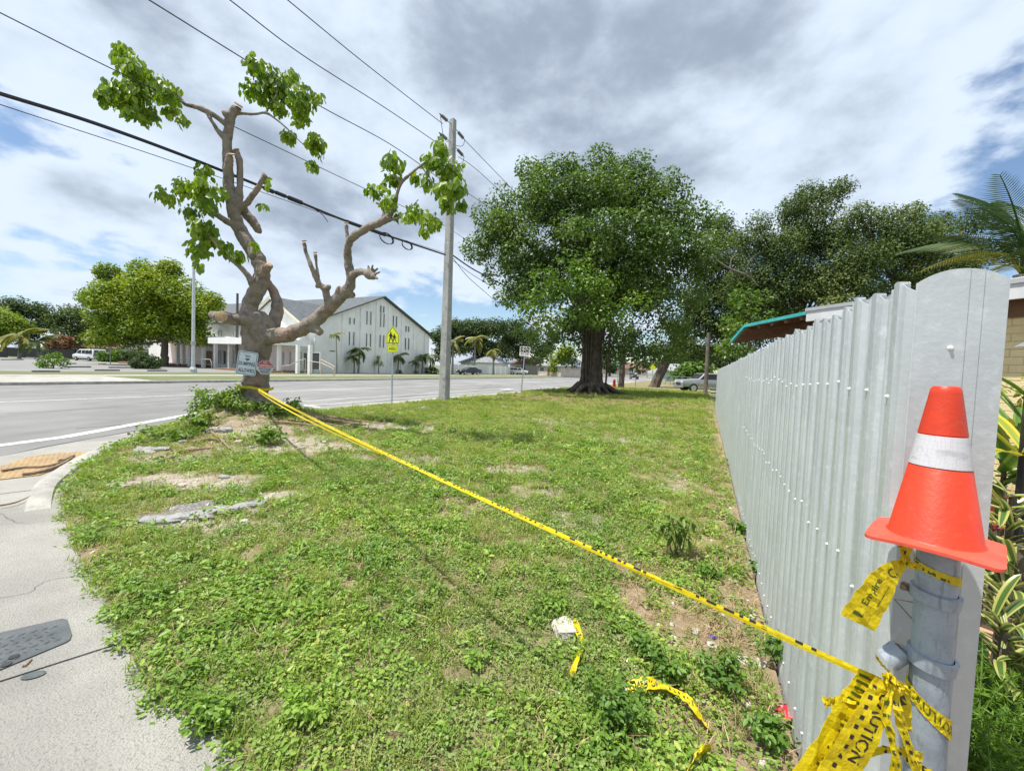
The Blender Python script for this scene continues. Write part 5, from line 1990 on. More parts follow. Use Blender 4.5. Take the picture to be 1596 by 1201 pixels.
b.tube([(hw * .48, yc, .008), (hw * .28, yc + .27, .008), (hw * .42, yc + .3, .008)], .011, 5)
b.tube([(-hw * .36, yc + .26, .008), (-hw * .14, yc + .26, .008)], .013, 5)
b.build('bicycle_symbol', M_WHITE, e)
mb = MB()
put_text(mb, 'BIKE LANE', 0, (y0 + ym) / 2 + .015, (ym - y0) * .5, z=.004, width=hw * 1.55)
mb.build('lettering', M_SIGNB, e)

# ---- lamp column and wooden pole across the road
lb = G(301, 581)
M_ALU = mat('brushed_aluminium', (0.62, 0.64, 0.66), 0.4, (0.52, 0.54, 0.56), 4, metal=0.4)
lamp = empty('street_lamp', lb)
tag(lamp, 'tall pale aluminium street lamp column across the road', 'street lamp')
hT = D(304, 372, lb.y).z
MB().tube([(0, 0, 0), (0.0, 0, hT)], [0.15, 0.10], 12).build('column', M_ALU, lamp, smooth=True)
MB().lathe([(0.30, -.1), (0.30, .35), (0.2, .55)], 8).build('base', M_ALU, lamp)
MB().lathe([(0.19, 2.55), (0.19, 2.9)], 10).build('collar', M_STEEL, lamp)
MB().tube([(0, 0, hT - .1), Vector((0, 0, hT + .3)) + RV * .5, Vector((0, 0, hT + .35)) + RV * 1.2], [.06, .05, .04], 8).build('arm', M_ALU, lamp)
MB().box((-.16, -.35, -.1), (.16, .35, .06), M=frame(FV, RV, Vector((0, 0, hT + .33)) + RV * 1.5)).build('lamp_head', M_STEEL, lamp, bevel=.03)
wb = G(369, 577)
o = MB().tube([(0, 0, 0), (0, 0, D(367, 457, wb.y).z)], [0.17, 0.13], 10).build('wooden_pole', mat('dark_pole_wood', (0.07, 0.062, 0.056), 0.9, (0.11, 0.10, 0.09), 4), loc=wb, smooth=True)
tag(o, 'bare dark wooden pole standing behind the pruned tree', 'pole')
wb = D(1100, 600, 33)
o = MB().tube([(0, 0, -.3), (0, 0, D(1101, 520, 33).z + .1)], [0.16, 0.14], 10).build('wooden_pole', mat('grey_pole_wood', (0.20, 0.17, 0.14), 0.9, (0.13, 0.11, 0.09), 4), loc=(wb.x, wb.y, 0), smooth=True)
tag(o, 'grey wooden pole rising behind the silver pickup', 'pole')

# ---- utility box cover in the pavement
M_COVER = mat('dark_cast_cover', (0.065, 0.075, 0.082), 0.7, (0.10, 0.11, 0.115), 6, bump=0.4, bscale=60)
q = [v2(G(*x)) for x in ((-50, 999), (97, 965), (105, 967), (112, 990), (109, 998), (103, 1002), (-50, 1066))]
cov = sheet('utility_cover', q, M_COVER, z=0.008, kind=None, thick=0.03)
tag(cov, 'dark grey utility box lid set in the pavement', 'utility cover')
cpoly = [(p.x, p.y) for p in q]
rb = MB()
d1 = (q[1] - q[0]).normalized()
d2 = Vector((-d1.y, d1.x, 0))
for i in range(-40, 60):
    for j in range(-30, 40):
        c = q[0] + d1 * i * 0.042 + d2 * (j * 0.042) + d1 * (0.021 * (j % 2))
        if all(inside(cpoly, c.x + sx * .03, c.y + sy * .03) for sx in (-1, 1) for sy in (-1, 1)):
            ex, ey = (d1 + d2) * 0.015, (d1 - d2) * 0.006
            if j % 2:
                ex, ey = (d1 - d2) * 0.015, (d1 + d2) * 0.006
            rb.add([c - ex + Vector((0, 0, .008)), c - ey + Vector((0, 0, .011)), c + ex + Vector((0, 0, .008)), c + ey + Vector((0, 0, .011))], [(0, 1, 2, 3)])
rb.build('tread_pattern', M_COVER, cov)['kind'] = 'stuff'
for x, y in ((22, 1023), (10, 1035)):
    c = G(x, y, 0.009)
    MB().lathe([(0.02, 0), (0.02, 0.0035)], 10, M=Matrix.Translation(c)).build('lifting_hole', M_BLACK, cov)
o = MB().lathe([(0.028, 0), (0.022, 0.003)], 12, M=Matrix.Translation(G(52, 1051, 0.004)) @ Matrix.Scale(1.6, 4, (1, .4, 0))).build('tar_spot', M_COVER)
tag(o, 'small dark spot of tar on the pavement by the lid', 'tar spot')

# ================================================================== church across the road
M_STUC = mat('white_stucco', (0.86, 0.86, 0.84), 0.85, (0.78, 0.78, 0.76), 0.9, 0.35, 0.7, 0.15, 20)
streaks(M_STUC, (1.4, 1.4, 0.16), (0.64, 0.63, 0.60), 0.50, 0.74, 0, 0.55)
M_STUC2 = mat('tan_stucco', (0.56, 0.50, 0.43), 0.85, (0.48, 0.43, 0.37), 1.2)
M_SHING = mat('grey_shingles', (0.115, 0.13, 0.14), 0.9, (0.075, 0.085, 0.095), 2.2, 0.35, 0.7, 0.5, 9)
M_EDGE = mat('dark_roof_edge', (0.10, 0.095, 0.085), 0.8)
M_CREAM = mat('cream_trim', (0.66, 0.62, 0.48), 0.7)
M_BRICKP = mat('red_paving', (0.34, 0.17, 0.11), 0.9, (0.25, 0.13, 0.09), 3)
M_DOOR = mat('brown_door', (0.17, 0.10, 0.065), 0.6)
M_RAIL = mat('tan_handrail', (0.48, 0.40, 0.31), 0.6)
CT0, CT1, CP0, CP1 = 36.0, 59.4, -44.5, -84.0
CO = W(CT0, CP0)
church = empty('church', CO)
tag(church, 'white church with a tall gable, slit windows and grey shingle roof', 'church')
cw = lambda t, p, z: W(t, p, z) - CO
E0, E1, RZ = 6.45, 6.7, 11.35
TM = (CT0 + CT1) / 2
prof = [(CT0, -.2), (CT1, -.2), (CT1, E1), (TM, RZ), (CT0, E0)]
MB().prism([cw(t, CP0, z) for t, z in prof], -RV * (CP0 - CP1)).build('wall', M_STUC, church)
ov = 0.55


def slope(t0, z0, t1, z1, th=0.22):
    d = Vector((t1 - t0, z1 - z0)).normalized()
    a = (t0 - d.x * ov, z0 - d.y * ov)
    return [(a[0], a[1] + .04), (t1, z1 + .04), (t1, z1 + th + .06), (a[0], a[1] + th)]


rf = MB()
for q in (slope(CT0, E0, TM, RZ), slope(CT1, E1, TM, RZ)):
    rf.prism([cw(t, CP0 + .45, z) for t, z in q], -RV * (CP0 - CP1 + .9))
roof = rf.build('roof', M_SHING, church)
for (t0, z0), (t1, z1) in (((CT0 - ov, E0 - .24), (TM, RZ)), ((CT1 + ov, E1 - .22), (TM, RZ))):
    MB().tube([cw(t0, CP0 + .47, z0 + .14), cw(t1, CP0 + .47, z1 + .16)], 0.10, 4).build('verge_board', M_EDGE, roof)
wallz = lambda t: E0 + (RZ - E0) * (t - CT0) / (TM - CT0) if t < TM else E1 + (RZ - E1) * (CT1 - t) / (CT1 - TM)
for x in (533, 561, 585, 604, 625, 644, 661):
    t, _p = TP(onP(x, 560, CP0))
    MB().box((0, -.14, -.1), (.14, .14, wallz(t) - .35), M=frame(RV, FV, cw(t, CP0, 0))).build('pilaster', M_STUC, church)


def gwin(x, ya, yb, wpx=2.3):
    p0, p1 = onP(x - wpx / 2, yb, CP0), onP(x + wpx / 2, ya, CP0)
    t0, t1 = TP(p0)[0], TP(p1)[0]
    tm, hw = (t0 + t1) / 2, (t1 - t0) / 2
    M = frame(FV, Vector((0, 0, 1)), cw(tm, CP0, (p0.z + p1.z) / 2))
    M = Matrix(M)
    hh = (p1.z - p0.z) / 2
    wv = MB()
    for a, b in (((-hw - .06, -hh - .06, -.02), (-hw, hh + .06, .07)), ((hw, -hh - .06, -.02), (hw + .06, hh + .06, .07)), ((-hw, hh, -.02), (hw, hh + .06, .07)), ((-hw, -hh - .06, -.02), (hw, -hh, .07))):
        wv.box(a, b, M=M)
    w_ = wv.build('window', M_STUC, church)
    MB().box((-hw, -hh, -.02), (hw, hh, .02), M=M).build('pane', M_DARK, w_)


# frame(FV, up) has z = FV x up = RV : outwards to the road
for x, ya, yb in ((544.2, 517, 537.6), (551, 517.4, 538), (571, 519.6, 540), (577, 520, 540.4), (592, 522, 541), (597.6, 522.5, 541.5), (614, 524, 542.5), (618.8, 524.4, 543), (631.6, 526.6, 544.6), (636.6, 527, 545),
                  (545, 495, 504.6), (551.6, 496, 505), (571.6, 485, 505.5), (577.6, 485.6, 506), (593, 488, 509), (598, 489, 509.6), (593.2, 476.5, 487), (597.8, 477.5, 487), (612.6, 492, 509), (617.6, 493, 509.6), (632.4, 508, 516.6), (636.6, 509, 517)):
    gwin(x, ya, yb)
MB().box((-.4, -.07, 0), (.4, .07, .02), M=frame(FV, Vector((0, 0, 1)), cw(TP(onP(518, 547, CP0))[0], CP0, onP(518, 547, CP0).z))).build('house_number', M_EDGE, church)
# cross gable over the entrance, on the side towards the car park
GP0, GP1, GT = -45.6, -56.0, 34.8
gm = (GP0 + GP1) / 2
MB().prism([cw(GT, GP0 - .2, -.1), cw(GT, GP1, -.1), cw(GT, GP1, 6.3), cw(GT, gm, 9.25), cw(GT, GP0 - .2, 6.3)], FV * 5.0).build('entrance_wall', M_STUC, church)
rf = MB()
for a in (GP0 + .45, GP1 - .5):
    ez = 6.0
    rf.prism([cw(GT - .4, a, ez), cw(GT - .4, gm, 9.3), cw(GT - .4, gm, 9.56), cw(GT - .4, a, ez + .24)], FV * 8.5)
rg = rf.build('entrance_roof', M_SHING, church)
for a in (GP0 + .5, GP1 - .5):
    MB().tube([cw(GT - .45, a, 6.05), cw(GT - .45, gm, 9.42)], 0.17, 4).build('verge_board', M_CREAM, rg)
MB().prism([cw(GT - .06, gm + 3.4, 4.9), cw(GT - .06, gm - 3.4, 4.9), cw(GT - .06, gm, 6.9)], FV * .1).build('pediment', M_WHITE, church)
MB().box((-3.2, 0, -.9), (3.2, .2, .05), M=frame(-RV, -FV, cw(GT - .02, gm, 4.75))).build('lower_panel', mat('taupe_panel', (0.40, 0.34, 0.29), 0.8), church)  # taupe panel below the pediment, darker than the stucco
# porch: flat canopy on square columns, two storeys further back
canopy = MB().box((0, 0, 0), (13.0, 4.6, .75), M=frame(-RV, -FV, cw(CT0 - .9, -44.0, 3.95)) @ Matrix.Scale(-1, 4, (0, 0, 1))).build('canopy', M_STUC, church)
balc = MB().box((0, 0, 0), (20.5, 3.4, .85), M=frame(-RV, -FV, cw(CT0 + .02, -57.05, 4.25)) @ Matrix.Scale(-1, 4, (0, 0, 1))).build('balcony', M_STUC, church)
for x, t in ((434.6, 31.6), (464, 31.6), (483, 31.6)):
    p_ = TP(onT(x, 570, t))[1]
    MB().box((-.17, -.17, -.1), (.17, .17, 3.25), M=Matrix.Translation(cw(t, p_, 0)) @ Matrix.Rotation(YAW, 4, 'Z')).build('column', M_WHITE, church)
for x in (277, 286, 296.6, 317, 336, 358):
    t = 32.8
    p_ = TP(onT(x, 567, t))[1]
    MB().box((-.18, -.18, -.1), (.18, .18, 3.42), M=Matrix.Translation(cw(t, p_, 0)) @ Matrix.Rotation(YAW, 4, 'Z')).build('column', M_WHITE, church)
for x in (277, 286, 296.6):
    t = 32.8
    p_ = TP(onT(x, 567, t))[1]
    MB().box((-.15, -.15, 4.24), (.15, .15, 6.4), M=Matrix.Translation(cw(t, p_, 0)) @ Matrix.Rotation(YAW, 4, 'Z')).build('column', M_WHITE, church)


def swin(x0, x1, ya, yb, m=M_DARK, name='window', t=None):
    t = CT0 if t is None else t
    a, b = onT(x0, yb, t), onT(x1, ya, t)
    pa, pb_ = TP(a)[1], TP(b)[1]
    hw = abs(pb_ - pa) / 2
    M = frame(RV, Vector((0, 0, 1)), cw(t, (pa + pb_) / 2, (a.z + b.z) / 2))
    hh = (b.z - a.z) / 2
    f_ = MB()
    for q0, q1 in (((-hw - .07, -hh - .07, -.05), (-hw, hh + .07, .09)), ((hw, -hh - .07, -.05), (hw + .07, hh + .07, .09)), ((-hw, hh, -.05), (hw, hh + .07, .09))):
        f_.box(q0, q1, M=M)
    w_ = f_.build(name, M_STUC, church)
    MB().box((-hw, -hh, -.05), (hw, hh, .03), M=M).build('pane' if m is M_DARK else 'leaf', m, w_)


# on a plane of fixed t, frame(RV, up) has z = RV x up = -FV : towards the car park
swin(322, 332, 547, 567, M_DOOR, 'door')
swin(349, 353, 547, 567, M_DARK, 'door')
for x in (341.5, 345, 361, 365):
    swin(x - .7, x + .7, 546, 566)
for x in (341, 345.5, 364.5, 377, 389):
    swin(x - .8, x + .8, 516, 533)
for x in (442, 453, 470):
    swin(x - .9, x + .9, 548, 569, t=GT)
swin(474, 479.5, 550, 575, M_DARK, 'door', t=GT)
swin(486, 499, 550, 575, M_DARK, 'door', t=GT)
MB().prism([cw(30.0, -44.0, 0.0), cw(30.0, -54.5, 0.0), cw(34.8, -54.5, 0.0), cw(34.8, -44.0, 0)], (0, 0, .22)).build('entrance_paving', M_BRICKP, church)
MB().prism([cw(30.5, -66, 0.0), cw(30.5, -80, 0.0), cw(35.9, -80, 0.0), cw(35.9, -66, 0)], (0, 0, .3)).build('side_paving', M_BRICKP, church)
for px in (((440, 570), (452, 569), (466, 562), (476, 559)), ((484, 563), (500, 565), (517, 573), (520, 576)), ((500, 560), (516, 568), (522, 572)), ((304, 563), (312, 559), (328, 560), (330, 567)), ((277, 560), (292, 561))):
    pts = [onT(x, y, 30.6) - CO for x, y in px]
    MB().tube(pts, 0.05, 5).build('handrail', M_RAIL, church)
    for q in (pts[0], pts[-1]):
        MB().tube([q, Vector((q.x, q.y, .1))], 0.04, 5).build('rail_post', M_RAIL, church)

# ================================================================== houses, walls and fences beyond
def house(label, x, y_base, depth, w, d, hgt, rh, wallm, roofm, yaw=0.0, hip=0.5, wins=((-.3, .2), (.28, .2)), z=0.0, door=True):
    c = D(x, y_base, depth)
    e = empty('house', (c.x, c.y, z), yaw)
    tag(e, label, 'house')
    MB().box((-w / 2, 0, -.2), (w / 2, d, hgt)).build('wall', wallm, e)
    o_ = 0.5
    h_ = hip * w / 2
    vs = [(-w / 2 - o_, -o_, hgt - .1), (w / 2 + o_, -o_, hgt - .1), (w / 2 + o_, d + o_, hgt - .1), (-w / 2 - o_, d + o_, hgt - .1), (-w / 2 - o_ + h_, d / 2, hgt + rh), (w / 2 + o_ - h_, d / 2, hgt + rh)]
    vs += [(v[0], v[1], v[2] - .18) for v in vs[:4]]
    MB().add(vs, [(0, 1, 5, 4), (1, 2, 5), (2, 3, 4, 5), (3, 0, 4), (6, 7, 1, 0), (7, 8, 2, 1), (8, 9, 3, 2), (9, 6, 0, 3), (9, 8, 7, 6)]).build('roof', roofm, e)
    for fx, fw in wins:
        f_ = MB()
        cx, hw_ = fx * w, fw * w / 2
        for q0, q1 in (((cx - hw_ - .08, -.08, .9), (cx + hw_ + .08, .02, 1.0)), ((cx - hw_ - .08, -.08, 2.1), (cx + hw_ + .08, .02, 2.2)), ((cx - hw_ - .08, -.08, 1.0), (cx - hw_, .02, 2.1)), ((cx + hw_, -.08, 1.0), (cx + hw_ + .08, .02, 2.1))):
            f_.box(q0, q1)
        wn_ = f_.build('window', M_WHITE, e)
        MB().box((cx - hw_, -.03, 1.0), (cx + hw_, .02, 2.1)).build('pane', M_DARK, wn_)
    if door:
        MB().box((-.5, -.05, 0), (.5, .02, 2.1)).build('door', M_DOOR, e)
    return e


M_RTILE = mat('red_brown_tiles', (0.13, 0.062, 0.042), 0.9, (0.19, 0.11, 0.08), 0.5, 0.3, 0.7, 0.6, 6)
M_GREYR = mat('pale_grey_roof', (0.30, 0.31, 0.33), 0.85, (0.24, 0.25, 0.27), 1.0, bump=.3, bscale=8)
M_TEALW = mat('dull_teal_wall', (0.13, 0.19, 0.20), 0.85)
house('low house with a red-brown hipped roof behind the white van', 148, 560, 98, 15, 9, 2.7, 2.3, M_TEALW, M_RTILE, yaw=R(38))
house('pale bungalow with a brown gabled porch right of the van', 202, 560, 92, 13, 8, 2.6, 1.9, M_STUC2, M_RTILE, yaw=R(32), hip=.25, wins=((-.3, .2), (.1, .12), (.33, .15)))
house('small brown-roofed house under the dead palm shrub', 100, 560, 100, 8, 8, 2.3, 1.8, M_STUC2, M_RTILE, yaw=R(40))
house('white cottage partly hidden by the big yellow-green tree', 234, 561, 86, 9, 7, 2.6, 1.6, M_STUC, M_SHING, yaw=R(30), hip=.3)
house('bungalow with a pale grey hipped roof beyond the parked cars', 855, 584, 98, 11, 9, 2.6, 2.2, M_STUC2, M_GREYR, yaw=R(-65), hip=.55)
house('small white house behind the white fence', 730, 583, 98, 10, 8, 2.7, 1.8, M_STUC, M_GREYR, yaw=R(-60), hip=.5)
house('brown-roofed house beyond the white fence', 806, 584, 110, 8, 8, 3.0, 1.8, M_STUC2, M_RTILE, yaw=R(-60), hip=.6)
house('tan house far down the road', 972, 585, 150, 16, 9, 3.0, 2.2, M_STUC2, M_RTILE, yaw=R(-20), hip=.5)
house('small pale blue house behind the chain-link fence', 1062, 588, 85, 6, 6, 2.4, 1.4, mat('pale_blue_wall', (0.30, 0.42, 0.45), 0.85), M_GREYR, yaw=R(-10))


def board_fence(label, a, b, hgt, m, name='board_fence', step=1.2, gap=.0, cat='fence', th=.06, jit=.0):
    e = empty(name, a)
    tag(e, label, cat)
    n_ = max(1, int((b - a).length / step))
    d = (b - a) / n_
    yw = math.atan2(d.y, d.x)
    me = None
    for i in range(n_):
        q = d * i
        if me is None:
            o = MB().box((0, -th / 2, 0), (d.length - gap, th / 2, hgt)).build('panel', m, e)
            me = o.data
        else:
            o = bpy.data.objects.new('panel', me)
            link(o, e)
        o.location = (q.x, q.y, random.uniform(-jit, jit))
        o.rotation_euler = (0, 0, yw)
    return e


M_SCREEN = mat('black_screen_mesh', (0.022, 0.025, 0.028), 0.85)
board_fence('long black screened fence left of the white van', v2(D(-40, 560, 84)), v2(D(117, 560, 84)), 1.85, M_SCREEN, step=3.0, gap=.05, th=.05)
WF0, WF1 = onP(702, 580, -42.5), onP(802, 580, -42.5)
board_fence('white board fence beyond the road, left of the parked cars', v2(WF0), v2(WF1), 1.85, M_WHITE, step=2.4, gap=.12, jit=.04)
WF2, WF3 = onP(838, 580, -42.5), onP(866, 580, -42.5)
board_fence('short white fence between the parked cars', v2(WF2), v2(WF3), 1.6, M_WHITE, step=2.4, gap=.12)
# chain-link fence
ca, cb_ = v2(D(1030, 598, 62)), v2(D(1118, 600, 44))
e = empty('chain_link_fence', ca)
tag(e, 'low grey chain-link fence behind the leaning oak', 'fence')
nn = 9
for i in range(nn + 1):
    q = (cb_ - ca) * (i / nn)
    MB().tube([q, q + Vector((0, 0, 1.3))], 0.04, 6).build('post', M_STEEL, e)
for z in (0.35, 1.28):
    MB().tube([Vector((0, 0, z)), cb_ - ca + Vector((0, 0, z))], 0.028, 5).build('rail', M_STEEL, e)
# white roadside path in front of it
strip('concrete_path', [D(1028, 598, 58), D(1060, 600, 48), D(1110, 606, 40)], 1.6, M_CONC, 0.0)

# wheel stops in the car park
WS = ['long dark wheel stop in front of the white van', 'dark wheel stop left of the red sign post foot', 'dark wheel stop nearest the road, below the white van', 'dark wheel stop by the clipped hedge block',
      'short wheel stop beside the van front', 'short wheel stop just below the van rear', 'dark wheel stop at the left edge before the black fence', 'dark wheel stop below the round bright bush']
for (x0, x1, y) in ((100, 141, 572.5), (170, 205, 573.5), (148, 186, 578), (230, 260, 578.5), (107, 118, 567.2), (154, 165, 568), (2, 36, 561), (50, 93, 580)):
    a, b = G(x0, y), G(x1, y)
    d = b - a
    e = MB().box((0, -.09, 0), (d.length, .09, .13)).build('wheel_stop', mat('dark_wheel_stop', (0.07, 0.07, 0.068), 0.9, (0.12, 0.12, 0.115), 2), bevel=.03)
    e.location = a
    e.rotation_euler = (0, 0, math.atan2(d.y, d.x))
    tag(e, WS.pop(0), 'wheel stop', 'wheel stops in the car park')
sp = G(172, 568)
e = empty('parking_sign', sp, R(40))
tag(e, 'small weathered red sign on a post beside the white van', 'sign')
MB().tube([(0, 0, 0), (0, 0, 2.6)], .045, 6).build('post', M_STEEL, e)
MB().box((-.36, -.03, 2.3), (.36, -.005, 3.1)).build('panel', mat('weathered_red', (0.30, 0.11, 0.10), 0.7, (0.36, 0.22, 0.2), 3), e)

# ================================================================== vehicles
M_CARW = mat('white_car_paint', (0.68, 0.69, 0.70), 0.3, coat=.4)
M_CARK = mat('dark_car_paint', (0.02, 0.023, 0.03), 0.25, coat=.5)
M_CARS = mat('silver_car_paint', (0.42, 0.44, 0.47), 0.35, (0.36, 0.38, 0.41), 2, metal=.4, coat=.4)
M_CARR = mat('red_car_paint', (0.35, 0.03, 0.03), 0.3, coat=.4)
M_CARG = mat('grey_car_paint', (0.13, 0.14, 0.155), 0.3, metal=.3, coat=.4)
M_CHROME = mat('dull_chrome', (0.55, 0.56, 0.57), 0.25, metal=.9)
M_LAMPR = mat('red_lamp', (0.35, 0.02, 0.02), 0.25)
M_LAMPW = mat('clear_lamp', (0.75, 0.76, 0.74), 0.15)
SHAPES = {
    'sedan': dict(prof=[(-2.25, .32), (2.25, .32), (2.3, .62), (2.15, .78), (1.05, .98), (.35, 1.40), (-.95, 1.43), (-1.65, 1.08), (-2.2, 1.02), (-2.3, .6)], W=1.8, belt=.95, topw=.74, r=.33, wx=(-1.4, 1.4),
                  side=[[(-.05, 1.0), (.85, 1.0), (.32, 1.34), (-.05, 1.36)], [(-1.35, 1.03), (-.12, 1.0), (-.12, 1.36), (-.9, 1.36)]], fw=(4, 5), rw=(6, 7)),
    'suv': dict(prof=[(-2.3, .4), (2.3, .4), (2.35, .75), (2.25, 1.0), (1.2, 1.1), (.55, 1.66), (-2.0, 1.70), (-2.3, 1.1), (-2.35, .7)], W=1.9, belt=1.05, topw=.82, r=.38, wx=(-1.4, 1.45),
                side=[[(-.1, 1.12), (1.0, 1.12), (.52, 1.58), (-.1, 1.6)], [(-1.15, 1.12), (-.18, 1.12), (-.18, 1.6), (-1.15, 1.6)], [(-2.05, 1.14), (-1.22, 1.12), (-1.22, 1.6), (-1.9, 1.6)]], fw=(4, 5), rw=(6, 7)),
    'pickup': dict(prof=[(-2.8, .5), (2.7, .5), (2.75, .9), (2.65, 1.12), (1.35, 1.2), (.7, 1.76), (-.55, 1.80), (-.75, 1.16), (-2.75, 1.16), (-2.8, .8)], W=1.95, belt=1.15, topw=.80, r=.41, wx=(-1.75, 1.75),
                   side=[[(-.45, 1.22), (1.15, 1.22), (.68, 1.68), (-.38, 1.70)]], fw=(4, 5), rw=(6, 7)),
    'van': dict(prof=[(-2.6, .42), (2.55, .42), (2.62, .8), (2.5, 1.05), (1.75, 1.2), (1.05, 1.95), (-2.35, 2.02), (-2.62, 1.2), (-2.66, .7)], W=2.0, belt=1.2, topw=.86, r=.37, wx=(-1.55, 1.65),
                side=[[(.35, 1.22), (1.55, 1.25), (1.0, 1.80), (.35, 1.82)], [(-.55, 1.25), (.2, 1.25), (.2, 1.82), (-.55, 1.82)], [(-1.45, 1.25), (-.65, 1.25), (-.65, 1.82), (-1.45, 1.82)], [(-2.3, 1.25), (-1.55, 1.25), (-1.55, 1.82), (-2.2, 1.82)]], fw=(4, 5), rw=None),
}


def vehicle(name, label, shape, paint, loc, yaw, cat='car', front=True):
    s = SHAPES[shape]
    e = empty(name, loc, yaw)
    tag(e, label, cat)
    hw = lambda z: s['W'] / 2 * (1 if z <= s['belt'] else 1 - (1 - s['topw']) * (z - s['belt']) / 0.75) * (1 if z > .6 else .96)
    pr = s['prof']
    n_ = len(pr)
    vs = [(x, hw(z), z) for x, z in pr] + [(x, -hw(z), z) for x, z in pr]
    fs = [tuple(range(n_)), tuple(range(2 * n_ - 1, n_ - 1, -1))] + [(i, (i + 1) % n_, n_ + (i + 1) % n_, n_ + i) for i in range(n_)]
    MB().add(vs, fs).build('body', paint, e, bevel=.05, smooth=True)
    for sg in (1, -1):
        for w_ in s['side']:
            q = [(x, sg * (hw(z) + .012), z) for x, z in w_]
            mesh_obj('side_window', q, [tuple(range(len(q)))], M_DARK, e)
        for wx in s['wx']:
            wh = MB().lathe([(s['r'] * .62, -.11), (s['r'] * .96, -.11), (s['r'], -.06), (s['r'], .06), (s['r'] * .96, .11), (s['r'] * .62, .11)], 18, M=Matrix.Translation((wx, sg * (s['W'] / 2 - .10), s['r'])) @ Matrix.Rotation(math.pi / 2, 4, 'X')).build('wheel', M_BLACK, e, smooth=True)
            MB().lathe([(s['r'] * .6, -.09), (s['r'] * .3, .115 * 0 - .05), (.05, -.07)], 12, M=Matrix.Translation((wx, sg * (s['W'] / 2 - .06), s['r'])) @ Matrix.Rotation(sg * math.pi / 2, 4, 'X')).build('rim', M_CHROME, wh)
    for key, nm in (('fw', 'windscreen'), ('rw', 'rear_window')):
        if s[key]:
            (x0, z0), (x1, z1) = pr[s[key][0]], pr[s[key][1]]
            nx, nz = -(z1 - z0), (x1 - x0)
            l_ = math.hypot(nx, nz)
            ox, oz = (nx / l_ * .015, nz / l_ * .015)
            if oz < 0:
                ox, oz = -ox, -oz
            q = []
            for u, sg in ((.1, 1), (.1, -1), (.9, -1), (.9, 1)):
                x, z = x0 + (x1 - x0) * u, z0 + (z1 - z0) * u
                q.append((x + ox, sg * (hw(z) - .10), z + oz))
            mesh_obj(nm, q, [(0, 1, 2, 3)], M_DARK, e)
    xf, xr = max(p[0] for p in pr), min(p[0] for p in pr)
    zl = .72 if shape == 'sedan' else .9
    for sg in (1, -1):
        MB().box((xf - .12, sg * s['W'] * .36 - .16, zl - .07), (xf + .012, sg * s['W'] * .36 + .16, zl + .09)).build('headlight', M_LAMPW, e, bevel=.02)
        MB().box((xr - .012, sg * s['W'] * .42 - .09, zl - .05), (xr + .15, sg * s['W'] * .42 + .09, zl + .22)).build('tail_light', M_LAMPR, e, bevel=.02)
    MB().box((xf - .1, -s['W'] * .46, .40), (xf + .06, s['W'] * .46, .58)).build('bumper', M_CHROME if shape in ('pickup', 'van') else M_BLACK, e, bevel=.03)
    MB().box((xr - .06, -s['W'] * .46, .40), (xr + .1, s['W'] * .46, .58)).build('bumper', M_CHROME if shape in ('pickup', 'van') else M_BLACK, e, bevel=.03)
    MB().box((xf - .06, -s['W'] * .22, .62), (xf + .008, s['W'] * .22, .86)).build('grille', M_BLACK, e)
    MB().box((xr - .03, -.26, .66), (xr + .1, .26, .8)).build('number_plate', M_SIGNW2, e)
    if shape == 'van':
        for sg in (1, -1):
            q = [(-2.625 + .0 - .012, sg * .08, 1.25), (-2.625 - .012, sg * .82, 1.25), (-2.39 - .012, sg * .72, 1.86), (-2.39 - .012, sg * .08, 1.86)]
            q = [(x - .005 + (1.25 - z) * 0 + (0.0), y, z) for x, y, z in q]
            mesh_obj('rear_door_window', q, [(0, 1, 2, 3)], M_DARK, e)
    return e


vp = G(140, 562.5)
vehicle('white_van', 'white passenger van parked in the car park across the road', 'van', M_CARW, (vp.x, vp.y, 0.02), math.atan2(vp.y, vp.x) + R(28), 'van')
q = onP(731, 583, -40.0)
vehicle('parked_car', 'black car parked before the white board fence', 'sedan', M_CARK, (q.x, q.y, .03), YAW + R(180 - 25))
q = onP(808, 584, -41)
vehicle('parked_car', 'white sport utility car parked at the end of the white fence', 'suv', M_CARW, (q.x, q.y, .03), YAW + R(-70))
q = onP(830, 584, -43)
vehicle('parked_pickup', 'white pickup truck parked side-on beyond the road', 'pickup', M_CARW, (q.x, q.y, .03), YAW + R(210), 'pickup truck')
q = onP(873, 586, -36.5)
vehicle('parked_car', 'dark grey car parked nearest the banyan across the road', 'suv', M_CARG, (q.x, q.y, .03), YAW + R(150))
q = onP(899, 585, -38)
vehicle('parked_car', 'red car half hidden by the banyan trunk', 'sedan', M_CARR, (q.x, q.y, .03), YAW + R(90))
q = D(988, 589, 105)
vehicle('oncoming_car', 'dark car driving towards the viewer far down the road', 'suv', M_CARK, (q.x, q.y, -.1), math.atan2(-q.y, -q.x) + R(6))
q = D(1102, 610, 38)
vehicle('silver_pickup', 'silver pickup truck nosing out behind the metal fence', 'pickup', M_CARS, (q.x, q.y, .0), R(182), 'pickup truck')

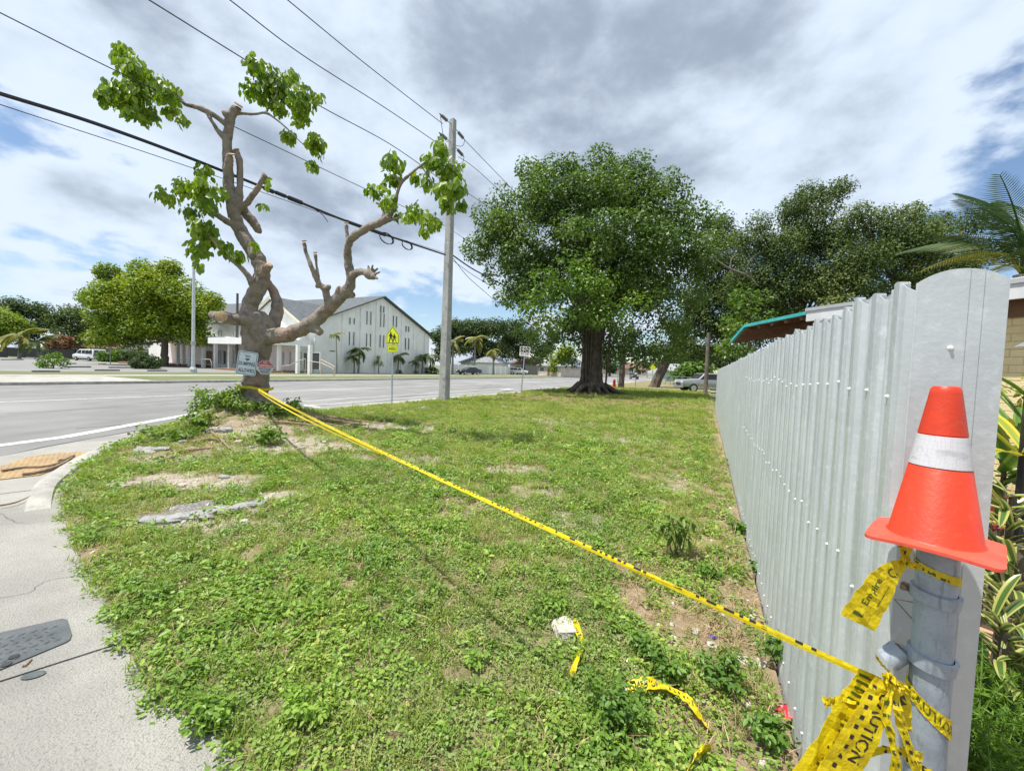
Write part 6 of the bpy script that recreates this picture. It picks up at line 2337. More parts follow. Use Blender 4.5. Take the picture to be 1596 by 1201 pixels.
# small street bits by the banyan
q = D(962, 600, 52)
e = empty('street_sign', (q.x, q.y, 0), R(10))
tag(e, 'green street sign on a post behind the banyan', 'sign')
MB().tube([(0, 0, 0), (0, 0, 3.6)], .05, 6).build('post', M_GALV, e)
MB().box((-.55, -.07, 2.2), (.55, -.05, 3.5)).build('panel', mat('sign_green', (0.02, 0.22, 0.10), 0.4), e)
mb = MB()
for i in range(3):
    mb.box((-.40, -.076, 2.45 + .33 * i), (.32, -.072, 2.58 + .33 * i))
mb.build('white_lines', M_WHITE, e)
q = D(957, 604, 40)
e = empty('hydrant_marker', (q.x, q.y, 0))
tag(e, 'small orange marker standing at the banyan foot', 'marker')
MB().lathe([(.28, 0), (.28, .12), (.16, .16), (.13, .7), (.08, .85), (.02, .88)], 12).build('body', M_ORANGE, e, smooth=True)
MB().lathe([(.145, .40), (.138, .55)], 12, cap=False).build('collar', M_WHITE, e)
q = D(990, 600, 46)
e = empty('letter_post', (q.x, q.y, 0))
tag(e, 'thin leaning stake beside the slender tree', 'stake')
MB().tube([(0, 0, 0), (.05, 0, 1.6)], .03, 6).build('stake', M_WOOD, e)
MB().box((-.12, -.02, 1.4), (.22, .01, 1.65)).build('tag', M_WHITE, e)
q = D(1016, 600, 60)
e = empty('warning_sign', (q.x, q.y, 0))
tag(e, 'round-looking yellow sign glimpsed beside the leaning oak', 'sign')
MB().tube([(0, 0, 0), (0, 0, 2.9)], .04, 6).build('post', M_GALV, e)
MB().prism([(0, -.05, 2.0), (.45, -.05, 2.45), (0, -.05, 2.9), (-.45, -.05, 2.45)], (0, .02, 0)).build('panel', M_LIME, e)
q = D(987, 590, 120)
e = MB().tube([(0, 0, 0), (0, 0, 7.5)], .16, 6).build('far_pole', M_ALU, loc=(q.x, q.y, 0))
tag(e, 'pale lamp column beside the far car', 'pole')

# ================================================================== trees
ML_BANYAN = leaf_mat('banyan_leaf', (0.030, 0.075, 0.014), (0.14, 0.225, 0.038), (0.28, 0.32, 0.075), trans=0.32, rough=0.5, pos=0.35, noise_scale=0.25, spec=0.5)
ML_OAK = leaf_mat('live_oak_leaf', (0.048, 0.085, 0.028), (0.145, 0.195, 0.065), (0.25, 0.27, 0.10), trans=0.22, rough=0.65, pos=0.45, noise_scale=0.35, spec=0.15)
ML_OAKD = leaf_mat('dark_oak_leaf', (0.030, 0.058, 0.022), (0.085, 0.125, 0.045), (0.15, 0.16, 0.07), trans=0.2, rough=0.65, pos=0.4, noise_scale=0.2, spec=0.15)
ML_LIME = leaf_mat('yellow_green_leaf', (0.065, 0.13, 0.012), (0.25, 0.33, 0.024), (0.42, 0.42, 0.04), trans=0.35, rough=0.55, pos=0.5, noise_scale=0.25)
ML_BRIGHT = leaf_mat('bright_green_leaf', (0.05, 0.12, 0.015), (0.16, 0.26, 0.035), (0.30, 0.30, 0.06), trans=0.35, rough=0.4, pos=0.4, noise_scale=0.4)
ML_PALM = leaf_mat('palm_leaflet', (0.05, 0.10, 0.022), (0.16, 0.21, 0.05), (0.34, 0.29, 0.11), trans=0.25, rough=0.35, pos=0.4, noise_scale=0.8, spec=0.6)
ML_DEAD = leaf_mat('dead_brown_leaf', (0.16, 0.075, 0.04), (0.34, 0.18, 0.10), None, trans=0.15, rough=0.8, pos=0.3, noise_scale=0.6)


def tree_px(name, label, base, lobes, depth, m, L, n_per, cr, per, trunk_r=0.3, bark=None, spread=0.45, branches=True, lean=None, cat='tree', group=None, vox=None, shell=.35, trunk_z=None, wr=.32):
    """lobes in pixels (x, y, r[, depth offset]) of a tree standing at base"""
    base = Vector((base[0], base[1], 0 if trunk_z is None else trunk_z))
    e = empty(name, base)
    tag(e, label, cat, group)
    LB = []
    for q in lobes:
        x, y, r = q[:3]
        dd = depth + (q[3] if len(q) > 3 else 0)
        c = D(x, y, dd) - base
        rw = max(r * dd / FPX - .38 * cr[1], r * dd / FPX * .6)
        LB.append((c.x, c.y, c.z, rw))
        for sg in (-1, 1):
            k = rw * spread * sg
            LB.append((c.x + random.uniform(-.2, .2) * rw, c.y + k, c.z - abs(k) * .15, rw * .82))
    B = clumps(LB, n_per, cr[0], cr[1], zmin=0.4)
    crown = leaf_cloud('crown', B, per, L, m, e, six=False, droop=.25, wr=wr, shell=shell, up=.7, tint_by_blob=.45)
    zs = sorted(l[2] for l in LB)
    paths = []
    top = Vector((0, 0, zs[0] * .8 + zs[len(zs) // 3] * .2))
    if lean is not None:
        top = Vector(lean)
    paths.append(([Vector((0, 0, -.3)), Vector((0, 0, .1)), top * .5 + Vector((random.uniform(-.1, .1) * trunk_r, 0, 0)), top], [trunk_r * 1.5, trunk_r * 1.15, trunk_r, trunk_r * .8]))
    if branches:
        for l in LB[::2]:
            c = Vector(l[:3])
            mid = top.lerp(c, .5) + Vector((random.uniform(-.3, .3), random.uniform(-.3, .3), -.25 * (c - top).length * .3))
            paths.append(([top * .9, mid, c], [trunk_r * .38, trunk_r * .2, trunk_r * .06]))
    limbs('trunk', paths, bark or M_BARKD, e, n=8, jitter=.06)
    return e


# ---- the banyan
BY = 28.0
bb = D(921, 614, BY)
ban = empty('banyan', (bb.x, bb.y, 0))
tag(ban, 'large dense banyan tree with a trunk of hanging roots at the roadside', 'tree')
bl = [(795, 350, 42), (770, 352, 20), (842, 318, 48), (900, 308, 48), (952, 300, 46), (1002, 312, 48), (1046, 345, 46), (1062, 400, 40), (1072, 440, 32), (818, 400, 52), (830, 452, 42), (905, 385, 75), (982, 385, 72),
      (1010, 455, 50), (1040, 492, 34), (950, 450, 50), (836, 282, 15), (880, 284, 15), (932, 268, 13), (975, 272, 14), (1008, 276, 13), (1078, 322, 14), (752, 372, 12), (955, 515, 34), (990, 535, 24), (905, 500, 40), (860, 520, 26), (925, 528, 26), (965, 548, 18), (850, 268, 9), (905, 270, 10), (958, 258, 9), (1050, 300, 12), (1095, 350, 10), (1100, 410, 12), (830, 262, 12), (868, 264, 10), (895, 256, 11), (935, 250, 12), (1002, 256, 11), (1032, 278, 12), (1104, 338, 12), (1110, 372, 10), (742, 386, 9), (758, 332, 12), (786, 312, 13), (850, 545, 18), (890, 550, 16), (940, 552, 16), (1045, 548, 18), (1000, 562, 12), (820, 515, 16), (760, 395, 10), (775, 430, 14), (790, 470, 16), (1090, 470, 16), (1060, 525, 18), (1020, 550, 14)]
LB = []
for x, y, r in bl:
    r = r * .80 if r > 20 else r * .95
    c = D(x, y, BY) - ban.location
    rw = r * BY / FPX
    LB.append((c.x, c.y, c.z, rw))
    for sg in (-1, 1):
        if rw > 1.2:
            LB.append((c.x + random.uniform(-.2, .2) * rw, c.y + sg * rw * .9, c.z - .1 * rw, rw * .8))
B = clumps(LB, 5.6, .5, 1.05, lo=.5)
leaf_cloud('crown', B, 190, .23, ML_BANYAN, ban, droop=.3, wr=.30, shell=.66, up=.6, tint_by_blob=.45)
LB = []
for x, y, r in ((880, 430, 42), (850, 462, 34), (905, 462, 36), (935, 490, 24), (870, 500, 28), (925, 440, 22), (828, 480, 22), (960, 500, 14), (985, 475, 16)):
    c = D(x, y, BY - 4.5) - ban.location
    LB.append((c.x, c.y, c.z, r * (BY - 4.5) / FPX))
B = clumps(LB, 4.0, .4, .9, lo=.5)
o = leaf_cloud('crown', B, 200, .22, ML_BRIGHT, ban, droop=.4, wr=.30, shell=.6, up=.6, tint_by_blob=.4)  # sunlit front clump: the light is painted in as a brighter leaf colour
o['label'] = 'low front clump of the crown, sunlight put into its brighter leaf colour'
paths = []
for k in range(34):
    a = random.uniform(0, 6.28)
    r0 = 0.64 * math.sqrt(random.random())
    tw = random.uniform(-.8, .8)
    pts, rad = [], []
    rr0 = random.uniform(.10, .24)
    for i in range(7):
        u = i / 6
        r = r0 * (1.25 - .45 * math.sin(u * 2.6)) + .9 * max(0, u - .55) * 1.4
        aa = a + tw * u
        pts.append(Vector((r * math.cos(aa), r * math.sin(aa), -.2 + 6.6 * u)))
        rad.append(rr0 * (1.5 - 1.0 * u if u < .3 else 1.2 - .5 * u))
    paths.append((pts, rad))
for k in range(14):
    a = k / 14 * 6.283
    ln = random.uniform(1.2, 2.6)
    paths.append(([Vector((.8 * math.cos(a), .8 * math.sin(a), .7)), Vector(((.9 + ln * .4) * math.cos(a), (.9 + ln * .4) * math.sin(a), .22)), Vector(((.9 + ln) * math.cos(a + .2), (.9 + ln) * math.sin(a + .2), -.05))], [.22, .13, .05]))
for x, y, dd in ((820, 400, 0), (860, 330, 1), (920, 320, -1), (985, 330, 1), (1040, 380, -1), (1050, 450, 1), (850, 460, -3), (960, 440, -2), (900, 400, 3), (800, 350, 0)):
    c = D(x, y, BY + dd) - ban.location
    paths.append(([Vector((random.uniform(-.5, .5), random.uniform(-.5, .5), 4.6)), Vector((c.x * .45, c.y * .5, 6.5 + .25 * (c.z - 6))), c], [.38, .26, .08]))
limbs('trunk', paths, M_BARKF, ban, voxel=.06, n=8, jitter=.08, smooth_it=2)
for k in range(12):
    x0 = random.uniform(-.85, .95)
    y0 = random.uniform(-1.0, -.6)
    MB().tube([(x0 * 1.3, y0 * 1.3, 6.0), (x0 * 1.05, y0, 3), (x0 * .9 + random.uniform(-.2, .2), y0 * .9, -.1)], [.03, .045, .06], 6).build('aerial_root', M_BARKF, ban, smooth=True)

# ---- oaks behind the metal fence and round the lot's end
ob = D(1019, 603, 46)
tree_px('leaning_oak', 'grey-green oak on a dark leaning trunk beyond the lot', ob, [(1062, 540, 30), (1098, 500, 38), (1045, 505, 24), (1122, 452, 36), (1092, 425, 26), (1135, 372, 27), (1122, 348, 16), (1150, 405, 26), (1108, 545, 26), (1025, 540, 20), (1110, 400, 34), (1145, 440, 34), (1150, 480, 32), (1085, 465, 34), (1130, 510, 30)], 46, ML_OAK, .26, 3.2, (.8, 1.5), 105,
        trunk_r=.5, lean=D(1058, 520, 46) - Vector((ob.x, ob.y, 0)))
ob = D(1235, 590, 31)
tree_px('live_oak', 'tall grey-green oak rising behind the turquoise awning', ob, [(1180, 470, 38), (1228, 440, 50), (1215, 385, 42), (1252, 330, 38), (1290, 312, 24), (1298, 372, 46), (1172, 430, 28), (1200, 500, 36), (1292, 440, 48), (1310, 292, 10), (1262, 300, 12), (1240, 365, 30), (1160, 380, 26), (1185, 350, 18), (1150, 450, 28), (1170, 520, 30), (1230, 500, 40), (1330, 420, 30)], 31, ML_OAK, .17, 9.5, (.5, 1.0), 200, trunk_r=.4, shell=.6)
ob = D(1410, 590, 28)
tree_px('live_oak', 'wide olive-tinged oak behind the white house roof', ob, [(1345, 402, 46), (1402, 372, 44), (1382, 338, 24), (1440, 385, 42), (1492, 398, 38), (1420, 432, 42), (1352, 352, 26), (1508, 348, 13), (1462, 348, 18), (1420, 330, 12), (1340, 330, 10), (1480, 440, 34), (1325, 440, 34), (1370, 462, 30), (1300, 470, 26)], 28, ML_OAK, .165, 11, (.45, .95), 210, trunk_r=.36, shell=.6)
ob = D(1168, 590, 22)
tree_px('garden_tree', 'light green broad-leaved tree left of the turquoise awning', ob, [(1165, 470, 30), (1145, 508, 24), (1190, 498, 26), (1150, 545, 18), (1130, 540, 18)], 22, ML_BRIGHT, .18, 12, (.3, .55), 150, trunk_r=.14)
ob = D(968, 606, 40)
tree_px('slender_tree', 'slender dark-trunked tree right of the banyan', ob, [(975, 540, 22), (952, 552, 16), (1000, 548, 16), (985, 520, 18)], 40, ML_OAKD, .27, 7, (.5, .9), 95, trunk_r=.26)
# the dead grey limb showing between banyan and oaks
e = empty('dead_limb', D(1180, 445, 30))
tag(e, 'bare forked grey branch showing between banyan and oaks', 'branch')
q0 = D(1180, 445, 30)
limbs('wood', [([D(x, y, 30) - q0 for x, y in ((1180, 445), (1165, 430), (1140, 420), (1120, 408), (1112, 400), (1098, 408))], [.12, .10, .08, .06, .04, .02]),
               ([D(x, y, 30) - q0 for x, y in ((1165, 430), (1168, 408), (1185, 392))], [.06, .045, .02]), ([D(x, y, 30) - q0 for x, y in ((1138, 420), (1140, 404), (1150, 396))], [.055, .04, .02])], mat('grey_dead_wood', (0.17, 0.15, 0.135), 0.9), e)

# ---- across the road
ob = G(257, 571)
tree_px('yellow_green_tree', 'big round yellow-green tree in the car park', ob, [(195, 470, 48), (240, 445, 42), (175, 455, 30), (255, 430, 22), (280, 465, 40), (315, 480, 28), (230, 495, 45), (280, 505, 38), (195, 515, 34), (165, 500, 24), (150, 465, 16), (330, 470, 14), (225, 420, 14), (170, 425, 12), (262, 418, 10), (305, 520, 18), (160, 530, 16)], ob.y, ML_LIME, .34, 2.2, (.8, 1.6), 100, trunk_r=.4, shell=.62)
far = [('dark rounded tree at the far left edge', [(30, 478, 22), (55, 485, 20), (10, 490, 20), (70, 505, 16), (40, 510, 22)], 98, ML_OAKD, 35),
       ('olive tree with a see-through crown behind the dead shrub', [(105, 485, 18), (125, 492, 16), (92, 500, 14), (118, 515, 18), (140, 505, 12)], 96, ML_OAK, 112),
       ('bright yellow-green bushy tree cut by the left edge', [(12, 498, 20), (-8, 490, 22), (28, 508, 13), (5, 520, 16)], 88, ML_LIME, 6),
       ('dark tree behind the van, between olive and yellow-green trees', [(150, 510, 18), (140, 530, 14), (165, 525, 14)], 104, ML_OAKD, 150)]
for lb_, lo, dp, m_, tx in far:
    tree_px('far_tree', lb_, D(tx, 560, dp), lo, dp, m_, .5, 1.1, (1.2, 2.2), 48, trunk_r=.4, group='trees across the road')
far = [('dark oak just right of the church', [(692, 520, 22), (712, 512, 24), (690, 545, 18), (715, 540, 20)], 98, ML_OAKD, 700),
       ('broad dark oak behind the tall white-trunked palm', [(745, 512, 26), (770, 510, 24), (750, 542, 24), (780, 545, 20), (728, 535, 18)], 100, ML_OAKD, 758),
       ('dark oak behind the bike lane sign', [(800, 515, 24), (826, 528, 20), (810, 545, 20), (845, 545, 16), (790, 530, 18)], 106, ML_OAKD, 815),
       ('bright green tree left of the banyan trunk', [(872, 555, 14), (885, 545, 12), (868, 570, 9), (880, 568, 9)], 96, ML_LIME, 878),
       ('brownish-green tree behind the grey roof', [(858, 540, 12), (865, 525, 10)], 118, ML_OAK, 858),
       ('far tree on the right of the road end', [(1042, 572, 14), (1060, 565, 14), (1030, 565, 10)], 120, ML_OAK, 1045),
       ('light green far bush tree beside the silver pickup', [(1078, 578, 14), (1095, 580, 12), (1065, 582, 8)], 62, ML_BRIGHT, 1080),
       ('small far tree left of the road end', [(955, 570, 12), (940, 565, 14), (968, 562, 10)], 140, ML_OAKD, 950),
       ('pale far tree closing the road', [(1005, 572, 10), (995, 568, 8), (1015, 568, 9)], 170, ML_OAK, 1005),
       ('dark mass of oak behind the pickup', [(1090, 555, 24), (1115, 545, 26), (1075, 550, 18), (1140, 560, 24)], 66, ML_OAKD, 1105)]
for lb_, lo, dp, m_, tx in far:
    tree_px('far_tree', lb_, D(tx, 585, dp), lo, dp, m_, .5, 1.3, (1.1, 2.0), 52, trunk_r=.4, group='trees across the road')


def bush(label, px, py, r, m, L=.16, flat=.75, group=None, per=420, cat='bush', depth=None):
    c = G(px, py) if depth is None else D(px, py, depth)
    e = empty('bush', (c.x, c.y, 0))
    tag(e, label, cat, group)
    B = clumps([(0, 0, r * .55, r)], 45 / r ** 2, r * .2, r * .34, zmin=.03, flat=flat)
    leaf_cloud('foliage', B, per, L, m, e, droop=.1, wr=.32, shell=.3)
    limbs('stem', [([Vector((0, 0, -.1)), Vector((.05, 0, r * .3)), Vector((.1 * r, 0, r * .8))], [.05, .04, .02]), ([Vector((0, 0, -.1)), Vector((-.1, .05, r * .3)), Vector((-.3 * r, 0, r * .7))], [.05, .04, .02])], M_BARKD, e, n=6)
    return e


bush('round bright green bush in the car park', 83, 574, .95, ML_BRIGHT, .18, .9)
bush('clipped dark hedge block left of the yellow-green tree trunk', 229, 575, 1.3, ML_OAKD, .2, .55)
for i, (x, y, lb_) in enumerate(((170, 564, 'hedge bush right beside the white van'), (186, 564.5, 'hedge bush second from the white van'), (202, 565, 'hedge bush third from the white van'), (218, 565, 'hedge bush fourth from the white van'))):
    bush(lb_, x, y, 1.5, ML_BRIGHT if i < 2 else ML_OAKD, .25, .7, 'hedge bushes by the car park')
bush('small dark shrub under the church palm nearest the apex', 622, 582, .5, ML_OAKD, .14)
bush('small dark shrub under the right-hand church palm', 648, 583, .45, ML_OAKD, .14)
bush('dark shrub at the right corner of the church', 672, 583, 1.1, ML_OAKD, .2)
e = bush('dead brown drooping shrub above the black fence', 93, 543, 2.1, ML_DEAD, .5, .6, depth=90)
e.location.z = 2.2

# ---- palms
def frond_mesh(name, m, pairs=18, droop=.55, ll=.30, lw=.065, vee=.5):
    V, F, T = [], [], []
    N_ = 12
    sp_, tg = [], []
    for i in range(N_ + 1):
        u = i / N_
        sp_.append(np.array([u * (1 - .18 * u * droop), 0, .32 * u - (.32 + droop * .75) * u * u]))
    for i in range(N_):
        w = .014 * (1 - u * 0) * (1 - i / N_ * .8)
        a, b = sp_[i], sp_[i + 1]
        k = len(V)
        V += [a + [0, w, 0], a - [0, w, 0], b - [0, w, 0], b + [0, w, 0]]
        F.append((k, k + 1, k + 2, k + 3))
        T += [.9] * 4
    for i in range(pairs):
        u = .12 + .88 * i / (pairs - 1)
        x = u * N_
        j = min(int(x), N_ - 1)
        c = sp_[j] + (sp_[j + 1] - sp_[j]) * (x - j)
        d = (sp_[j + 1] - sp_[j])
        d = d / np.linalg.norm(d)
        le = ll * math.sin(math.pi * min(1, .18 + u * .80)) ** .7 + .03
        for sg in (-1, 1):
            tv = np.array([d[0] * .65, sg * .95, d[2] * .65 + vee * .25 - .35])
            tv = tv / np.linalg.norm(tv) * le * RNG.uniform(.85, 1.1)
            md = c + tv * .5 + np.array([0, 0, .03 * vee])
            tip = c + tv + np.array([0, 0, -.22 * le])
            n_ = np.array([1, 0, 0]) * lw
            k = len(V)
            V += [c - n_ * .4, c + n_ * .4, md + n_ * .6, md - n_ * .6, tip]
            F += [(k, k + 1, k + 2, k + 3), (k + 3, k + 2, k + 4)]
            T += [RNG.random()] * 5
    me = bpy.data.meshes.new(name)
    me.from_pydata([tuple(v) for v in V], [], F)
    me.update()
    me.materials.append(m)
    a = me.attributes.new('tint', 'FLOAT', 'POINT')
    a.data.foreach_set('value', np.array(T, dtype=np.float32))
    return me


FR = [frond_mesh('frond', ML_PALM, droop=d) for d in (.35, .6, .9)]
ML_YPALM = leaf_mat('yellowing_palm_leaflet', (0.12, 0.15, 0.03), (0.28, 0.27, 0.06), (0.40, 0.33, 0.12), trans=0.25, rough=0.4, pos=0.4, noise_scale=0.8)
FRY = [frond_mesh('frond', ML_YPALM, droop=d) for d in (.4, .7, .95)]
M_PTRUNK = mat('palm_trunk', (0.30, 0.28, 0.255), 0.85, (0.21, 0.195, 0.175), 5, bump=.3, bscale=14)


def palm(label, base, crown, frond, n=13, fr=None, tr=.13, group=None, el=(-.55, .9), trunk_m=None):
    base = Vector((base[0], base[1], 0))
    e = empty('palm', base)
    tag(e, label, 'palm', group)
    c = Vector(crown) - base
    MB().tube([(0, 0, -.2), c * .3 + Vector((.03, 0, 0)), c * .7, c], [tr * 1.25, tr, tr * .9, tr * .7], 8).build('trunk', trunk_m or M_PTRUNK, e, smooth=True)
    MB().tube([c * .93, c * 1.04], [tr * .75, tr * .35], 7).build('crownshaft', mat('green_crownshaft', (0.14, 0.19, 0.06), 0.5), e, smooth=True)
    for i in range(n):
        o = bpy.data.objects.new('frond', random.choice(fr or FR))
        link(o, e)
        o.location = c
        az = i * 2.399 + random.uniform(-.2, .2)
        o.rotation_euler = (random.uniform(-.2, .2), -(el[0] + (el[1] - el[0]) * ((i * .618) % 1.0)), az)
        s = frond * random.uniform(.85, 1.15)
        o.scale = (s, s, s)
    return e


def palm_px(label, bx, by, cx, cy, fpx, p=None, **kw):
    b = G(bx, by) if p is None else onP(bx, by, p)
    c = D(cx, cy, b.y)
    return palm(label, b, c, fpx * 1.15 * b.y / FPX, **{**kw, 'n': kw.get('n', 13) + 5})


GRP = 'palms in front of the church'
palm_px('left stem of the twin palms before the church gable', 552, 582, 552, 556, 12, group=GRP, n=12)
palm_px('right taller stem of the twin palms before the church gable', 558, 582, 561, 545, 15, group=GRP, n=13)
palm_px('palm behind the school sign post', 619, 582, 622, 555, 13, group=GRP, n=13)
palm_px('small palm second from the church right corner', 647, 582.5, 648, 563, 10, group=GRP, n=12)
palm_px('palm at the right corner of the church', 657, 582.5, 659, 555, 11, group=GRP, n=12)
palm_px('leafy palm just past the church right corner', 672, 583, 670, 556, 13, group=GRP, n=14)
palm_px('palm standing before the church entrance canopy', 478, 579, 481, 536, 14, group=GRP, n=13)
palm_px('thin tall palm with a single small tuft by the gable', 525, 582, 524, 521, 9, group=GRP, n=8, tr=.07, fr=FRY)
GRP = 'palms along the far side of the road'
palm_px('tallest pale-trunked palm beyond the road', 739, 583, 741, 528, 17, group=GRP, n=12, fr=FRY, tr=.2)
palm_px('shorter wilting palm beyond the road', 769, 584, 769, 545, 13, group=GRP, n=12, fr=FRY, tr=.19, el=(-.9, .5))
palm_px('yellowing palm just right of the concrete pole', 705, 584, 706, 532, 17, group=GRP, n=13, fr=FRY, tr=.18)
palm_px('bushy palm over the black fence at the left', 30, 559, 32, 522, 24, group=GRP, n=14, fr=FRY, tr=.2)
palm_px('second low palm over the black fence', 62, 560, 60, 532, 20, group=GRP, n=12, fr=FR, tr=.2)
# little yellow tree by the gable
ob = G(590, 582)
tree_px('small_yellow_tree', 'little sparse yellow tree against the church gable', ob, [(590, 562, 5), (586, 566, 4), (594, 567, 4), (590, 556, 3)], ob.y, ML_LIME, .25, 8, (.2, .4), 60, trunk_r=.06)

# ================================================================== house and garden behind the fence
M_YBRICK = mat('painted_yellow_brick', (0.80, 0.68, 0.38), 0.8, (0.72, 0.60, 0.32), 5, 0.35, 0.7, 0.25, 60)
M_YMORT = mat('painted_yellow_joint', (0.60, 0.50, 0.27), 0.9)
M_FASC = mat('white_fascia', (0.66, 0.67, 0.69), 0.6, (0.55, 0.56, 0.58), 3)
M_TURQ = mat('turquoise_trim', (0.05, 0.42, 0.42), 0.5, (0.04, 0.33, 0.34), 5)
M_ROOFT = mat('pale_roof_sheet', (0.42, 0.43, 0.45), 0.7, (0.33, 0.34, 0.36), 2)
E1_, E2_ = D(1600, 437, 3.9), D(1262, 487, 6.0)
ez = 2.57
E1_ = Vector((E1_.x, E1_.y, ez))
E2_ = Vector((E2_.x, E2_.y, ez))
ed = (E2_ - E1_).normalized()
en = Vector((ed.y, -ed.x, 0))                 # towards the house
if en.x < 0:
    en = -en
E0_ = E1_ - ed * 1.2
hs_ = empty('neighbour_house', Vector((E0_.x, E0_.y, 0)))
tag(hs_, 'low house with a yellow painted brick wall and white roof edge behind the fence', 'house')
ho = hs_.location.copy()
hl = lambda v: Vector(v) - ho
LEN = (E2_ - E0_).length
M = frame(ed, en, hl(E0_))
flip = M.to_3x3().col[2].z < 0
up = Vector((0, 0, 1))


def hbox(name, s0, s1, n0, n1, z0, z1, m, par=hs_):
    vs = [hl(Vector((E0_.x, E0_.y, 0))) + ed * s + en * n_ + up * z for z in (z0, z1) for n_ in (n0, n1) for s in (s0, s1)]
    return MB().add(vs, [(0, 1, 3, 2), (4, 6, 7, 5), (0, 4, 5, 1), (2, 3, 7, 6), (0, 2, 6, 4), (1, 5, 7, 3)]).build(name, m, par)


roof = MB().add([hl(Vector((E0_.x, E0_.y, 0))) + ed * s + en * n_ + up * z for s in (-.1, LEN) for n_, z in ((-.02, ez + .005), (5, ez + 1.0), (5, ez + .9), (-.02, ez - .02))], [(0, 1, 5, 4), (3, 7, 6, 2), (0, 4, 7, 3), (1, 2, 6, 5), (0, 3, 2, 1), (4, 5, 6, 7)]).build('roof', M_ROOFT, hs_)
hbox('fascia', -.1, LEN, -.06, -.022, ez - .155, ez + .02, M_FASC)
hbox('drip_edge', -.1, LEN + .01, -.075, -.061, ez - .01, ez + .035, M_ROOFT)
hbox('soffit', -.05, LEN - .02, -.02, .22, ez - .14, ez - .11, M_WOOD)
hbox('frieze_board', .0, LEN - .3, 0.17, .205, ez - .30, ez - .142, mat('brown_frieze', (0.20, 0.115, 0.065), 0.8, (0.15, 0.085, 0.05), 6))
wall = hbox('wall', .0, LEN - .3, .21, .37, -.1, ez - .30, M_YMORT)
bh, bl_ = 0.0775, 0.205
br = MB().box((0, 0, 0), (bl_ - .009, .012, bh - .009)).build('brick', M_YBRICK, wall, bevel=.002)
bme = br.data
bpy.data.objects.remove(br)
row = 0
z = ez - .30 - bh
yaw_e = math.atan2(ed.y, ed.x)
while z > 0.55:
    s = .35 + (bl_ / 2 if row % 2 else 0)
    while s < 2.35:
        o = bpy.data.objects.new('brick', bme)
        link(o, wall)
        q = hl(Vector((E0_.x, E0_.y, 0))) + ed * s + en * (.212 - random.uniform(.004, .008)) + up * z
        o.location = q
        # local y points into the wall
        o.rotation_euler = (0, 0, yaw_e)
        if (Matrix.Rotation(yaw_e, 3, 'Z') @ Vector((0, 1, 0))).dot(en) < 0:
            o.rotation_euler = (0, 0, yaw_e + math.pi)
            o.location = q + ed * (bl_ - .009)
        s += bl_
    z -= bh
    row += 1
# awning of timber with a turquoise metal edge
T3, T4 = D(1164, 508, 7.3), D(1142, 532, 7.7)
aw = empty('timber_awning', Vector((E2_.x, E2_.y, 0)))
tag(aw, 'brown timber awning with a turquoise metal edge at the end of the house', 'awning')
ao = aw.location.copy()
al = lambda v: Vector(v) - ao
A0, A1, A2 = E2_ + up * -.03, T3, T4
bk = en * 2.2 + up * .35
MB().add([al(A0 + up * .03), al(A1 + up * .03), al(A2 + up * .03), al(A2 + bk * .6 + up * .1), al(A1 + bk + up * .03), al(A0 + bk + up * .03),
          al(A0), al(A1), al(A2), al(A2 + bk * .6), al(A1 + bk), al(A0 + bk)], [(0, 1, 4, 5), (1, 2, 3, 4), (6, 11, 10, 7), (7, 10, 9, 8), (0, 6, 7, 1), (1, 7, 8, 2), (2, 8, 9, 3), (3, 9, 10, 4), (4, 10, 11, 5), (5, 11, 6, 0)]).build('roof_sheet', M_TURQ, aw)
MB().add([al(A0 - up * .03), al(A1 - up * .03), al(A2 - up * .03), al(A2 + bk * .6 - up * .03), al(A1 + bk - up * .03), al(A0 + bk - up * .03), al(A0 - up * .012), al(A1 - up * .012), al(A2 - up * .012), al(A2 + bk * .6 - up * .012), al(A1 + bk - up * .012), al(A0 + bk - up * .012)], [(0, 1, 4, 5), (1, 2, 3, 4), (6, 11, 10, 7), (7, 10, 9, 8), (0, 6, 7, 1), (1, 7, 8, 2), (2, 8, 9, 3), (3, 9, 10, 4), (4, 10, 11, 5), (5, 11, 6, 0)]).build('ceiling_boards', M_WOOD, aw)
MB().tube([al(A0 - en * .03), al(A1 - en * .03), al(A2 - en * .02)], .035, 4).build('metal_edge', M_TURQ, aw)
MB().tube([al(D(1300, 492, 6.0) + en * .35), al(D(1185, 518, 7.4) + en * .3)], .085, 4).build('beam', M_WOOD, aw)
MB().tube([al(D(1215, 512, 7.2) + en * .5), al(D(1162, 545, 7.6) + en * .5)], .06, 4).build('brace', mat('old_timber', (0.16, 0.12, 0.075), 0.9), aw)
MB().tube([al(D(1218, 520, 7.2) + en * .5), al(Vector((D(1218, 520, 7.2) + en * .5).to_tuple()[:2] + (0,)))], .07, 4).build('awning_post', mat('old_timber', (0.16, 0.12, 0.075), 0.9), aw)
for i in range(5):
    a = A1.lerp(A0, i / 4.5) - up * .05
    MB().tube([al(a), al(a + bk * .9)], .04, 4).build('rafter', M_WOOD, aw)
tq = E2_ + en * .5
MB().add([al(E2_ + up * .02), al(E2_ + ed * .9 + en * .3 - up * .02), al(E2_ + en * 1.4 + up * .30)], [(0, 1, 2)]).build('gable_flash', mat('pale_teal_sheet', (0.20, 0.36, 0.37), 0.6), aw)
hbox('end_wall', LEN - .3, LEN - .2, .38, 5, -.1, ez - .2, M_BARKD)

# coconut palm over the roof, garden lamp
def big_frond(name, m, droop):
    return frond_mesh(name, m, pairs=44, droop=droop, ll=.26, lw=.0085, vee=-.2)


